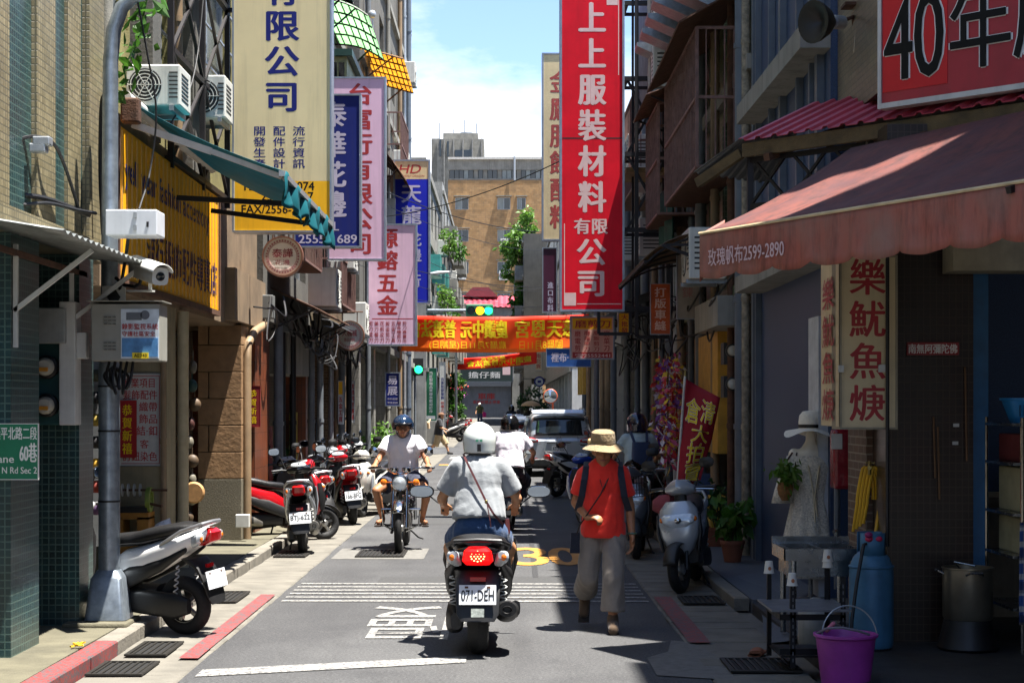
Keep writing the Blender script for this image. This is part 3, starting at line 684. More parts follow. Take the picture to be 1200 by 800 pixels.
for px in (532, 546, 560, 576, 590):
    window(t, (0, 160.6, 0), (1, 0, 0), Zv, (x16(px), 8.4, x16(px + 9), 10.2), -.06, M_alu, M_pane, 1)
sh = part('roller_shutter', M_shut, t, lambda m: [m.bb((x16(541), 160.9 - .01 * (k % 2), gz + .18 * k), (x16(599), 161.0, gz + .18 * k + .172)) for k in range(16)])
part('shutter_frame', M_alu, t, lambda m: (m.bb((x16(541), 160.5, gz + 2.9), (x16(599), 160.62, gz + 3.5)), m.bb((x16(540), 160.45, gz + 3.5), (x16(602), 160.62, gz + 3.8))))
M_lred = mat('letter_red', '#a8292b', .5, var=.15)
M_lwhite = mat('letter_white', '#dcdad4', .5, var=.1)
m = MB(); put(m, '車庫', (0, 160.86, 0), (1, 0, 0), Zv, (x16(560), XZ(0, 468, 160.9)[1], x16(580), XZ(0, 460.5, 160.9)[1]), .02); put(m, '車庫前禁止停車', (0, 160.86, 0), (1, 0, 0), Zv, (x16(554), XZ(0, 473, 160.9)[1], x16(586), XZ(0, 469, 160.9)[1]), .02); m.build('lettering', M_lred, sh, True)
# orange block
t = thing('orange_apartment_block', 'orange brick apartment block with air conditioners standing behind the lane end', 'building', (0, 185, 0))
def o16(px): return (px - 591) * .0925
def oz(py): return 1.8 - (py - 476) * .0925
holes = []
for row in (250, 287.5, 325, 362, 400):
    for a, b in ((533.5, 549), (583, 598), (606, 616)): holes.append((o16(a), oz(row - 4.5), o16(b), oz(row - 18.5)))
ow = MB(); wallholes(ow, (0, 185, 0), (1, 0, 0), Zv, (o16(525), 0, o16(660), oz(211)), holes, .3); ow.bb((o16(525), 185.3, 0), (o16(660), 200, oz(211)))
ow.quad((o16(525), 185, 0), (o16(525), 185, oz(211)), (o16(525), 185.3, oz(211)), (o16(525), 185.3, 0)); ow.build('wall', M_orange, t, True)
for h in holes:
    window(t, (0, 185, 0), (1, 0, 0), Zv, h, .3, M_alu, [rnd.choice([M_pane, M_pane2]), M_pane], 1)
    part('window_hood', M_concl, t, lambda m: m.bb((h[0] - .15, 184.6, h[3] + .08), (h[2] + .15, 184.998, h[3] + .16)))
part('penthouse', M_concl, t, lambda m: (m.bb((o16(526), 185.1, oz(211)), (o16(660), 199, oz(209))), m.bb((o16(526), 185.1, oz(199)), (o16(660), 199, oz(187)))))
for i in range(22):
    a = 527 + i * 5.6
    part('window_band_pane', rnd.choice([M_pane, M_pane, M_pane2, M_concl]), t, lambda m: m.bb((o16(a), 185.3, oz(209)), (o16(a + 5), 185.5, oz(199))))
part('window_band_back', M_dark, t, lambda m: m.bb((o16(526.5), 185.6, oz(209)), (o16(659), 198, oz(199))))
part('parapet', mat('parapet_white', '#c2c0b8', .7, streak=.3), t, lambda m: m.bb((o16(525), 184.8, oz(187)), (o16(661), 199.5, oz(184.5))))
part('drain_pipe', M_alu, t, lambda m: m.tube([(o16(603), 184.7, oz(212)), (o16(603), 184.7, oz(184))], .12))
# concrete tower
t = thing('concrete_tower', 'grey concrete stair tower with masts far behind the orange block', 'building', (-7, 255, 0))
def tz(py): return 1.8 - (py - 476) * .1275
def tx(px): return (px - 591) * .1275
part('wall', M_concl, t, lambda m: (m.bb((tx(512), 255, 0), (tx(567), 268, tz(163))), m.bb((tx(505), 257, 0), (tx(514), 266, tz(160))), m.bb((tx(519), 256, tz(163)), (tx(560), 266, tz(155)))), bevel=0)
for a, b, c, d in ((533, 176, 553, 184), (515, 164, 517, 184), (524, 166, 526, 184)):
    part('window', M_pane, t, lambda m: m.bb((tx(a), 254.8, tz(d)), (tx(c), 254.99, tz(b))))
for k in range(5): part('rib', M_slate, t, lambda m: m.bb((tx(520 + k * 11), 254.6, 20), (tx(521.4 + k * 11), 254.99, tz(163))))
for px, top in ((514, 140), (531, 148), (544, 137), (558, 141)): part('mast', M_steel, t, lambda m: m.tube([(tx(px), 258, tz(163)), (tx(px), 258, tz(top))], .07, 6))
part('roof_tank', M_alu, t, lambda m: (m.lathe([(1.0, tz(156)), (1.0, tz(151)), (.1, tz(149))], (tx(546), 259, 0)), m.lathe([(.8, tz(156)), (.8, tz(152)), (.1, tz(151))], (tx(526), 259, 0))))
# ---------------------------------------------------------------- shop signs
M_lblue = mat('letter_blue', '#1c2470', .5, spec=.2, var=.15); M_lblack = mat('letter_black', '#121212', .5, spec=.2, var=.1)
M_lpurp = mat('letter_purple', '#3c2350', .5, spec=.2, var=.15); M_lpink = mat('letter_pale_pink', '#e3c3c0', .5, spec=.2, var=.12)
M_llav = mat('letter_lavender', '#b9b3c9', .5, spec=.2, var=.1); M_lyel = mat('letter_yellow', '#e8c51f', .5, spec=.2, var=.1)
M_scream = mat('sign_cream', '#f4e3b6', .55, spec=.22, var=.08, scale=2, streak=.24, trans=.25)
M_samber = mat('sign_amber', '#f0b41e', .55, spec=.22, var=.1, scale=2, streak=.24)
M_snavy = mat('sign_navy', '#15226e', .55, spec=.22, var=.12, scale=2, streak=.24)
M_sblue = mat('sign_blue', '#1c28b4', .55, spec=.22, var=.1, scale=2, streak=.24)
M_slav = mat('sign_lavender', '#e2bcd2', .55, spec=.22, var=.08, scale=2, streak=.24)
M_sred = mat('sign_red', '#e00a26', .55, spec=.22, var=.15, scale=2.5, streak=.24, dirt=(.12, .002, .008, 1))
M_smar = mat('sign_maroon', '#43102f', .4, var=.15); M_sbeig = mat('sign_beige', '#d6c196', .55, spec=.22, var=.1, scale=2, streak=.24)
M_spink = mat('sign_pink', '#d9a293', .45, var=.1, scale=4, streak=.2)
M_sframe = mat('sign_frame', '#8f97a3', .4, .6, var=.2, scale=8, streak=.2)

def sign(name, label, Y, box, panel, items=(), frame=M_sframe, depth=.22, fw=2.0, arms=None, cat='shop sign', group=None):
    """lightbox sign square to the lane; box and items in photograph pixels measured at depth Y"""
    x0, y0, x1, y1 = box; a = P(x0, y1, Y); b = P(x1, y0, Y)
    t = thing(name, label, cat, ((a.x + b.x) / 2, Y + depth / 2, a.z), 0, group)
    f = fw * Y / 2000
    ins = min(.012, depth * .25)
    part('panel', panel, t, lambda m: m.bb((a.x + f, Y + ins, a.z + f), (b.x - f, Y + depth - ins, b.z - f)))
    def fr(m):
        for p, q in (((a.x, a.z), (b.x, a.z + f)), ((a.x, b.z - f), (b.x, b.z)), ((a.x, a.z + f), (a.x + f, b.z - f)), ((b.x - f, a.z + f), (b.x, b.z - f))):
            m.bb((p[0], Y, p[1]), (q[0], Y + depth, q[1]))
    part('frame', frame, t, fr)
    k = 0; e_ = max(.0004, 3.2e-5 * Y); O = Vector((0, Y + ins - e_, 0))
    groups = {}; global LAY; LAY = e_ * .12
    for it in items:
        kind, mt = it[0], it[-1]
        if kind == 'rect':
            p, q = P(it[1], it[4], Y), P(it[3], it[2], Y); k += 1
            part('colour_field', mt, t, lambda m: m.bb((p.x, Y + ins - e_ * (.5 + .1 * (k % 4)), p.z), (q.x, Y + ins + .001, q.z)))
            O = Vector((0, Y + ins - 1.3 * e_, 0))
            continue
        if kind == 'col' and (it[4] - it[3]) / len(it[1]) > 13:
            _, s, cx, top, bot, wd, bold, _ = it; ch = (bot - top) / len(s)
            for i, c in enumerate(s):
                m = MB(); column(m, c, O, Xv, Zv, P(cx, 0, Y).x, P(0, top + ch * i, Y).z, P(0, top + ch * (i + 1), Y).z, wd * Y / 2000, bold); m.build('character', mt, t, True)
            continue
        k += 1; m = groups.setdefault(mt.name + str(k), (MB(), mt))[0]
        if kind == 'col':
            _, s, cx, top, bot, wd, bold, _ = it
            column(m, s, O, Xv, Zv, P(cx, 0, Y).x, P(0, top, Y).z, P(0, bot, Y).z, wd * Y / 2000, bold)
        elif kind == 'row':
            _, s, ax, at, bx_, ab, bold, _ = it
            p, q = P(ax, ab, Y), P(bx_, at, Y); put(m, s, O, Xv, Zv, (p.x, p.z, q.x, q.z), bold)
        elif kind == 'rowm':
            _, s, ax, at, bx_, ab, bold, _ = it
            p, q = P(ax, ab, Y), P(bx_, at, Y); put(m, s, O, Xv, Zv, (p.x, p.z, q.x, q.z), bold, slant=.25)
    for m, mt in groups.values(): m.build('lettering', mt, t, True)
    if arms:
        for (ax, az, bx_, by, bz) in arms: part('support_arm', M_blackst, t, lambda m: m.bar((ax, Y + depth / 2, az), (bx_, by, bz), .05))
    return t

# --- left row
Y = 20.5; xl = P(272, 0, Y).x
s_ = sign('lightbox_sign', 'tall cream sign with blue characters and amber foot nearest the camera', Y, (272, -60, 388.5, 272), M_scream, [
    ('rect', 275, 212, 386, 270, M_samber),
    ('col', '有限公司', 330, -32, 134, 42, .035, M_lblue),
    ('col', '流行資訊', 350, 147, 198, 15, .02, M_lblue), ('col', '配件設計', 327, 147, 198, 15, .02, M_lblue), ('col', '開發生產', 304, 147, 198, 15, .02, M_lblue),
    ('row', 'TEL/2556-3074', 283, 213, 368, 223, .03, M_lblack), ('row', '2556-0537', 306, 225, 367, 235, .03, M_lblack), ('row', 'FAX/2556-3074', 283, 240, 368, 250, .03, M_lblack)], depth=.3)
# the steel frame that carries it along the facade
t = thing('sign_frame_truss', 'black steel truss carrying the tall cream sign', 'steel frame', (-3.33, 18.8, 4.3))
def truss(m):
    y0, y1 = 17.2, 20.7
    for z_ in (4.3, 5.4, 6.6, 7.7): m.bar((-3.36, y0, z_), (-3.36, y1, z_), .06); m.bar((-3.36, y1, z_), (-3.28, y1, z_), .05)
    for y in (y0, 19.0, y1): m.bar((-3.36, y, 4.2), (-3.36, y, 8.2), .06)
    for a, b in ((4.3, 5.4), (5.4, 6.6), (6.6, 7.7)):
        m.bar((-3.35, y0, a), (-3.35, 19.0, b), .035); m.bar((-3.35, y0, b), (-3.35, 19.0, a), .035); m.bar((-3.35, 19, a), (-3.35, y1, b), .035); m.bar((-3.35, 19, b), (-3.35, y1, a), .035)
    for z_ in (4.3, 6.6): m.bar((-3.62, y0, z_), (-3.36, y0, z_), .05); m.bar((-3.62, 19, z_), (-3.36, 19, z_), .05)
part('bars', M_blackst, t, truss)
sign('lightbox_sign', 'navy sign of the lace shop with lavender characters half hidden behind the cream sign', 24, (344, 110, 423, 290), M_snavy, [
    ('col', '泰華花邊', 391, 117, 257, 30, .035, M_llav), ('row', 'TEL', 375, 260, 397, 270, .02, M_llav), ('row', '2555-1689', 350, 275, 418, 285, .03, M_llav)])
sign('lightbox_sign', 'long lavender sign with red characters behind the navy sign', 27, (384, 90, 452, 305), M_slav, [
    ('col', '台富行有限公司', 422, 96, 300, 30, .035, M_lred)])
sign('lightbox_sign', 'lavender hardware sign with red characters and small price columns', 34, (430, 262, 488.5, 405), M_slav, [
    ('col', '源鎔五金', 454, 266, 371, 25, .04, M_lred), ('rect', 436, 373, 484, 374, M_lred)] +
    [('col', c, 434.5 + 6.6 * i, 376, 402, 5.2, .01, M_lred) for i, c in enumerate(('剪刀菜刀', '美刀餐刀', '花剪皮刀', '鈑金剪刀', '五金工具', '磨各種剪刀', '剪刀專賣店'))])
sign('lightbox_sign', 'blue lace sign with silver characters and cursive HD heading', 42, (461, 187, 504, 356), M_sblue, [
    ('rect', 463, 189, 502, 210, M_sbeig), ('col', '天龍', 482, 214, 265, 24, .035, M_llav), ('col', '花邊', 487, 272, 308, 14, .03, M_llav), ('col', '行', 487, 320, 338, 13, .02, M_llav), ('rowm', 'HD', 467, 193, 492, 203, .02, M_lred), ('row', 'HEAVENLY DRAGON', 467, 205, 497, 207.5, .0, M_lred)])
sign('lightbox_sign', 'small navy sign with two silver characters above the parked scooters', 43, (451, 436, 469, 476), M_snavy, [
    ('col', '易展', 460, 439, 464, 12, .04, M_llav), ('row', '布料批發', 454, 466, 466, 468.5, .01, M_llav), ('row', '零售服飾', 454, 470.5, 466, 473, .01, M_llav)], depth=.15, fw=1.4)
sign('lightbox_sign', 'narrow white hardware sign with orange top between the pipes', 33, (396, 446, 402, 497), M_white, [('rect', 396.6, 447, 401.6, 462, M_samber), ('col', '五金工具', 399, 464, 495, 4.6, .03, M_lred)], depth=.1, fw=.5)
sign('hanging_scroll', 'narrow white vertical strip sign hanging by the pipe', 35, (412, 446, 415.5, 495), M_white, [('col', '批發零售服務', 413.7, 449, 492, 3, .02, M_lred)], depth=.03, fw=.4)
# round signs
def roundsign(label, Y, px, py, rp, top, sub, tone):
    c = P(px, py, Y); r = rp * Y / 2000
    t = thing('round_sign', label, 'shop sign', (c.x, Y + .06, c.z - r), 0, 'round hanging signs')
    part('disc', M_white if tone else mat('round_cream', '#e6ded2', .4, var=.06), t, lambda m: m.lathe([(r * .92, 0), (r * .92, .1)], (c.x, Y + .01, c.z), 'y', 40))
    part('rim', mat('round_rim', '#7c5544', .5, .3), t, lambda m: m.lathe([(r * .92, -.012), (r, -.012), (r, .13), (r * .92, .13), (r * .92, -.012)], (c.x, Y, c.z), 'y', 40))
    def ring(m):
        for k in range(36):
            a = k * math.tau / 36; m.box((c.x + math.cos(a) * r * .78, Y + .006, c.z + math.sin(a) * r * .78), (r * .085, .004, r * .085), Matrix.Rotation(-a, 3, 'Y'))
        m.lathe([(r * .69, -.003), (r * .715, -.003), (r * .715, .003), (r * .69, .003), (r * .69, -.003)], (c.x, Y + .006, c.z), 'y', 40)
    mt = mat('round_letter', '#8f3f45', .5); part('lace_ring', mat('round_lace', '#b3797a', .5), t, ring)
    m = MB(); put(m, top, (0, Y + .003, 0), Xv, Zv, (c.x - r * .5, c.z - r * .05, c.x + r * .5, c.z + r * .38), .02); put(m, sub, (0, Y + .003, 0), Xv, Zv, (c.x - r * .36, c.z - r * .42, c.x + r * .36, c.z - r * .16), .01); m.build('lettering', mt, t, True)
    part('hanger', M_rust, t, lambda m: (m.tube([(-3.3, Y + .06, c.z + r + .16), (c.x + r * .9, Y + .06, c.z + r + .16)], .014, 6), m.tube([(c.x - r * .5, Y + .06, c.z + r * .8), (c.x - r * .5, Y + .06, c.z + r + .16)], .01, 6), m.tube([(c.x + r * .5, Y + .06, c.z + r * .8), (c.x + r * .5, Y + .06, c.z + r + .16)], .01, 6)))
roundsign('round cream lace shop sign with dark red ring below the cream sign', 22, 331, 300.5, 24, '泰譁', '花邊', 0)
roundsign('smaller faded round pink sign hanging farther along the left row', 31, 409.5, 393, 17.5, '大楓城', '飾品材料', 1)
# yellow fascia sign on the haberdashery
t = thing('fascia_sign', 'ribbed yellow fashion accessory sign along the shop front', 'shop sign', (-3.36, 17.5, 2.92))
a0, a1 = 14.86, 20.05
part('panel', mat('ribbed_yellow', '#f0ac14', .5, spec=.2, var=.15, scale=1.5, streak=.18), t, lambda m: m.bb((-3.415, a0, 2.92), (-3.36, a1, 4.25)))
part('frame', M_rust, t, lambda m: (m.bb((-3.418, a0, 2.86), (-3.34, a1, 2.92)), m.bb((-3.418, a1, 2.86), (-3.34, a1 + .06, 4.25)), m.bb((-3.418, a0 - .05, 2.86), (-3.34, a0, 4.25))))
o = None
for k in range(26):
    y = a0 + .12 + k * .2
    if y > a1 - .05: break
    if o is None: o = part('rib', mat('rib_pale', '#d2a85a', .45), t, lambda m: m.bb((.0, -.008, -.64), (.012, .008, .64)), world=False); 
    else: o = o.copy(); col.objects.link(o)
    o.location = (0, y - 17.5, .665)
m = MB(); put(m, 'yell year fashion accessory', (-3.352, 0, 0), Yv, Zv, (15.1, 3.72, 19.4, 4.02), .02); m.build('lettering', M_lblue, t, True)
m = MB(); put(m, '流行服飾配件專賣店', (-3.352, 0, 0), Yv, Zv, (16.0, 3.08, 19.9, 3.46), .02); m.build('lettering', M_lpurp, t, True)
# price board with new-year strip
Y = 17.28
t = sign('price_board', 'white board listing trimmings in red on the cream pier', Y, (139, 437, 190, 546), M_white, [
    ('row', '營業項目', 144, 443, 181, 454, .015, M_lred), ('row', '髮飾配件', 144, 457, 184, 468, .015, M_lred), ('row', '織帶', 163, 471, 184, 482, .015, M_lred), ('row', '飾品', 163, 485, 184, 496, .015, M_lred), ('row', '結·釦', 160, 499, 184, 510, .015, M_lred), ('row', '客', 164, 515, 174, 525, .015, M_lred), ('row', '訂鈕染色', 144, 529, 184, 540, .015, M_lred),
    ('rect', 142, 440, 187, 440.8, M_lred), ('rect', 142, 542.5, 187, 543.3, M_lred), ('rect', 186.2, 440, 187, 543, M_lred)], depth=.02, fw=.8)
sign('new_year_strip', 'red paper strip with gold greeting over the white trimmings board', Y - .035, (140, 469, 160, 536), mat('red_paper', '#a01218', .6, var=.15), [('col', '恭賀新禧', 149, 473, 533, 12, .02, M_lyel)], depth=.014, fw=.2, cat='paper strip', frame=M_lred)
sign('new_year_strip', 'dark red greeting strip on the terracotta tile panel', 22.96, (287, 452, 305, 500), mat('red_paper_dark', '#7e1017', .6), [('col', '恭賀新禧', 296, 456, 497, 10, .02, M_lyel)], depth=.014, fw=.2, cat='paper strip', frame=M_lred)
# green street name plate on the teal pillar
Y = 11.52
sign('street_name_plate', 'green street name plate fixed to the teal tiled pillar', Y, (-42, 496, 45, 562), mat('street_green', '#0f6f4e', .4, var=.08), [
    ('row', '延平北路二段', -8, 500, 43, 515, .015, M_lwhite), ('row', '60巷', 23, 519, 43, 541, .02, M_lwhite), ('row', 'Lane', -9, 533, 16, 542, .02, M_lwhite), ('row', 'YanPing N Rd Sec 2', -30, 547, 43, 557, .012, M_lwhite)], depth=.02, fw=.8, cat='street sign', frame=M_lwhite)
# --- right row
Y = 27
sign('lightbox_sign', 'huge red garment supplies sign with pink characters on the right', Y, (656, -90, 732, 365), M_sred, [
    ('col', '上上服裝材料', 694, 0, 252, 33, .035, M_lpink), ('row', '有限', 673, 256, 712, 274, .035, M_lpink), ('col', '公司', 693, 277, 350, 36, .035, M_lpink),
    ('rect', 659, 161, 729, 163, mat('sign_joint', '#5e0a14', .6)), ('rect', 661, 343, 675, 358, M_lpink), ('rect', 676, 355.5, 728, 356.5, M_lpink), ('rect', 661, 262, 662, 343, M_lpink), ('rect', 724.5, -60, 725.5, 88, M_lpink), ('rect', 711, -60, 724, 6, M_lpink)], depth=.3, fw=2.6)
t = thing('sign_frame_truss', 'black steel frame tying the huge red sign to the right facade', 'steel frame', (2.4, 27.2, 3.3))
def truss2(m):
    for z_ in (3.35, 4.6, 5.8, 7.0, 8.2): m.bar((1.9, 27.12, z_), (2.83, 27.12, z_), .07); m.bar((1.9, 27.9, z_), (2.83, 27.9, z_), .05); m.bar((1.95, 27.12, z_), (1.95, 27.9, z_), .05)
    for x in (2.1, 2.6): m.bar((x, 27.1, 3.3), (x, 27.1, 8.6), .06); m.bar((x, 27.9, 3.3), (x, 27.9, 8.6), .04)
    for a, b in ((4.6, 5.8), (5.8, 7.0)): m.bar((1.95, 27.15, a), (2.6, 27.15, b), .04); m.bar((1.95, 27.15, b), (2.6, 27.15, a), .04)
    m.bar((1.5, 27.1, 3.3), (1.5, 27.1, 2.95), .05); m.bar((1.5, 27.1, 2.95), (2.0, 27.1, 2.95), .05); m.bar((2.0, 27.1, 2.95), (2.0, 27.1, 3.3), .05)
    m.bar((2.1, 27.1, 3.3), (2.1, 27.1, 2.9), .05); m.bar((2.1, 27.1, 2.9), (2.6, 27.1, 2.9), .05)
part('bars', M_blackst, t, truss2)
sign('lightbox_sign', 'faded knife grinder sign with yellow heading under the huge red sign', 29, (668, 370, 720, 421), M_spink, [
    ('rect', 671, 373, 717, 385.5, M_samber), ('rect', 671, 412.5, 717, 420, M_lred), ('row', '磨剪刀', 674, 375, 715, 384, .03, M_lred)] +
    [('col', c, x, 387, 412, 7.5, .02, M_lred) for c, x in (('磨電剪', 677), ('磨指甲刀', 688), ('磨飯剪刀', 699), ('磨菜刀', 711))] + [('row', '☎25552441', 674, 414, 715, 419, .02, M_lpink)], depth=.15, fw=1.6)
sign('lightbox_sign', 'tall beige sign with faded red characters behind the huge red sign', 36, (635, 62, 700, 282), M_sbeig, [('col', '金鷹服飾配料', 657, 80, 270, 26, .03, mat('faded_red', '#a8433c', .6))], depth=.3)
sign('lightbox_sign', 'narrow purple imported fabric sign below the beige sign', 39, (635.5, 290, 653, 366), M_smar, [('col', '進口布料', 645, 330, 365, 7, .03, M_llav)], depth=.2, fw=1.2)
sign('fascia_board', 'blue fabric lining board hanging behind the knife grinder sign', 44, (640, 408, 693, 430), mat('board_blue', '#1c4f96', .5, var=.12, streak=.2), [('row', '裡布·', 646, 413, 666, 424, .03, M_llav)], depth=.12, fw=.8)
sign('lightbox_sign', 'cluttered red and yellow sign beside the knife grinder sign', 28.4, (724, 366, 740, 392), M_samber, [('col', '大批發', 732, 368, 391, 8, .03, M_lred)], depth=.12, fw=1)
sign('wall_poster', 'long orange and red poster board on the right facade', 24.5, (762, 332, 786, 392), mat('poster_orange', '#c4551f', .5, var=.4, scale=5), [('col', '打版車縫', 774, 336, 388, 14, .03, M_lpink)], depth=.06, fw=.8)
sign('wall_poster', 'grey painted board with faded lettering under the old tin canopy', 23, (793, 286, 820, 374), mat('board_grey', '#9a938c', .6, var=.2, streak=.4), [('col', '鈕釦拉鍊', 806, 292, 350, 13, .0, mat('faded_pink', '#a0686a', .6))], depth=.06, fw=.8)
# far signs
sign('fascia_board', 'dark green noodle shop board over the lane end', 158, (537, 428, 601, 447), mat('board_dkgreen', '#22332f', .6), [('row', '擔仔麵', 549, 435.5, 586, 443, .02, M_lwhite), ('rect', 589, 429, 598, 439, M_lpink)], depth=.3, fw=.3)
sign('billboard', 'green shoe advertisement board at the left past the crossing', 72.5, (487, 431, 512, 493), mat('board_green', '#1f6b45', .5, var=.1), [('col', '巧匠製鞋品質優良歡迎訂作', 505, 435, 484, 4.2, .02, M_lwhite), ('col', '專業鞋材批發零售', 493, 437, 480, 2.6, .02, M_lwhite), ('rect', 489, 487, 510, 491, M_lwhite)], depth=.2, fw=.5)
part('plinth', M_concl, bpy.data.objects['billboard'], lambda m: m.bb((P(486, 0, 72.5).x, 72.4, g(72)), (P(514, 0, 72.5).x, 73.2, P(0, 493.5, 72.5).z)))
sign('lightbox_sign', 'slim white vertical sign with blue and red characters past the crossing', 76, (515, 424, 522, 506), M_white, [('col', '百貨批發服飾', 518.5, 442, 468, 4, .02, M_lblue), ('col', '特價大拍賣', 518.5, 470, 490, 4, .02, M_lred)], depth=.2, fw=.4)
sign('lightbox_sign', 'narrow beige sign with red characters far along the right', 118, (627, 412, 635, 434), M_sbeig, [('col', '南北貨', 631, 414, 432, 6, .02, M_lred)], depth=.2, fw=.4)

LAY = .0003
# banners strung across the lane; both show their reversed back side
def bannermat(name, a, b, z0, z1):
    m, nt, bs = _base(name); p = _coords(nt, True); sp_ = _n(nt, 'SeparateXYZ'); nt.links.new(p, sp_.inputs[0])
    f = _ramp(nt, sp_.outputs['Z'], z0, z1); c = _mix(nt, f, lin(a), lin(b)); nt.links.new(c, bs.inputs['Base Color']); bs.inputs['Roughness'].default_value = .6
    tr = _n(nt, 'BsdfTranslucent'); nt.links.new(c, tr.inputs['Color']); ms = _n(nt, 'MixShader'); ms.inputs[0].default_value = .55
    nt.links.new(bs.outputs[0], ms.inputs[1]); nt.links.new(tr.outputs[0], ms.inputs[2]); nt.links.new(ms.outputs[0], nt.nodes['Material Output'].inputs['Surface'])
    return m
def banner(label, Y, pts, mt, rows, lm):
    (ax, at, ab), (bx, bt, bb_) = pts
    t = thing('banner', label, 'banner', P((ax + bx) / 2, ab, Y))
    def pos(u, v, d=0):
        px = ax + (bx - ax) * u; top = at + (bt - at) * u; bot = ab + (bb_ - ab) * u; p = P(px, top + (bot - top) * v, Y)
        p.y += .10 * math.sin(u * 9 + v * 2) * (.3 + v) + .05 * math.sin(u * 23) - d; p.z -= .25 * (1 - (2 * u - 1) ** 2) * .25; return p
    part('cloth', mt, t, lambda m: m.grid(lambda u, v: pos(u, v), 60, 8), solid=.004)
    m = MB()
    for s, u0, v0, u1, v1, bold in rows:
        mm = MB(); put(mm, s, (0, 0, 0), Xv, Zv, (u0, 1 - v1, u1, 1 - v0), bold, mirror=True)
        m.add([pos(p[0], 1 - p[2], .014 - p[1] * .5) for p in mm.v], mm.f)
    m.build('lettering', lm, t, True)
    part('rope', M_cable, t, lambda m: (m.tube([(-3.2, Y, P(0, at, Y).z + .2), pos(0, 0)], .012, 5), m.tube([pos(1, 0), (2.85, Y, P(0, bt, Y).z + .15)], .012, 5)))
    return t
banner('large orange temple festival banner stretched across the lane, seen from behind', 48, ((470, 369, 411), (690, 368, 410)), bannermat('banner_orange', '#ff8a1c', '#f23a18', 3.35, 4.35), [
    ('普渡法會', .045, .10, .29, .60, .008), ('慶讚中元', .32, .10, .565, .60, .008), ('慈天恩宮', .61, .10, .94, .60, .008),
    ('國曆8月11日', .63, .68, .86, .93, .0), ('農曆7月11日(星期日)', .15, .68, .56, .93, .0)], mat('banner_yellow', '#f2e21c', .5, var=.05, trans=.4))
banner('smaller red temple banner with yellow characters farther down the lane', 105, ((536, 420, 433), (629, 411, 426)), bannermat('banner_red', '#f03a1c', '#f03a1c', 0, 1), [
    ('慶讚中元普渡法會', .12, .3, .93, .78, .01), ('慈天恩宮', .3, .06, .6, .28, .01), ('農曆七月十一日', .3, .8, .8, .95, .0)], mat('banner_yellow', '#f2e21c', .5))
# ---------------------------------------------------------------- street lamp pole and what hangs on it
Y = 13.4
M_galv = mat('galvanised_pole', '#8f99a2', .42, .7, var=.35, scale=11)
px0 = P(128, 0, Y).x
t = thing('street_lamp_pole', 'galvanised street lamp pole with flared box base at the left kerb', 'lamp pole', (px0, Y, .1))
part('shaft', M_galv, t, lambda m: (m.tube([(px0, Y, .45), (px0, Y, 2.1)], .083, 20), m.tube([(px0, Y, 2.1), (px0, Y, 2.18), (px0 + .01, Y, 4.5), (px0 + .035, Y, 4.75), (px0 + .10, Y, 4.93), (px0 + .2, Y, 5.02), (px0 + .5, Y, 5.1), (px0 + 1.4, Y, 5.22)], [.083, .068, .06, .058, .056, .054, .05, .045], 20)))
part('lamp_head', M_galv, t, lambda m: m.loft([((px0 + 1.4, Y, 5.22), (0, .05, 0), (0, 0, .04), 2), ((px0 + 1.6, Y, 5.22), (0, .13, 0), (0, 0, .07), 2.5), ((px0 + 2.0, Y, 5.26), (0, .12, 0), (0, 0, .06), 2.5), ((px0 + 2.1, Y, 5.27), (0, .04, 0), (0, 0, .03), 2)], 14))
def basebox(m):
    m.loft([((px0, Y, .14), (.165, 0, 0), (0, .165, 0), 9), ((px0, Y, .46), (.125, 0, 0), (0, .125, 0), 9), ((px0, Y, .47), (.12, 0, 0), (0, .12, 0), 5), ((px0, Y, .52), (.09, 0, 0), (0, .09, 0), 2.2)], 32)
part('base_casing', M_galv, t, basebox)
part('footing', M_moss, t, lambda m: m.bb((px0 - .3, Y - .3, .02), (px0 + .2, Y + .25, .135)), bevel=.02)
for z_ in (1.05, 1.6, 1.95): part('strap', M_black, t, lambda m: m.tube([(px0, Y, z_), (px0, Y, z_ + .015)], .088, 18))
tag(part('wall_bracket_box', mat('cabinet_white', '#c7cbd0', .45, var=.1, streak=.15), None, lambda m: m.bb(P(134, 280, 13.25), P(184, 245.5, 12.95)), world=False, bevel=.008), 'white metal junction box strapped near the middle of the lamp pole', 'junction box')
o = bpy.data.objects['wall_bracket_box']
part('hinge', M_alu, o, lambda m: [m.bb(P(157, yy, 12.955), P(160, yy + 6, 12.93)) for yy in (249, 264)], world=False); part('latch', M_black, o, lambda m: m.bb(P(172, 260, 12.955), P(174, 266, 12.94)), world=False)
# control cabinet
t = thing('control_cabinet', 'grey control cabinet with blue camera notice on the lamp pole', 'cabinet', P(152, 424, 13.2))
M_cab = mat('cabinet_grey', '#8e8d84', .5, var=.12, streak=.2)
part('body', M_cab, t, lambda m: m.bb(P(118, 424, 13.3), P(187, 356, 13.0)), bevel=.006)
part('lid', M_cab, t, lambda m: m.bb(P(115, 356.5, 13.33), P(190, 352, 12.96)))
part('louvre', mat('louvre_dark', '#5d5c55', .6), t, lambda m: [m.bb(P(122 + 5 * i, yy, 13.0), P(125.5 + 5 * i, yy - 1.2, 12.988)) for i in range(3) for yy in (372, 376, 380, 402, 406, 410)])
po = part('notice', mat('notice_paper', '#c9d3da', .45, var=.25, scale=9), t, lambda m: m.bb(P(142, 420, 13.0), P(186, 362, 12.99)))
part('notice_graphic', mat('notice_blue', '#4f86b8', .45, var=.4, scale=14), po, lambda m: (m.bb(P(143, 418, 12.99), P(185, 396, 12.986)),))
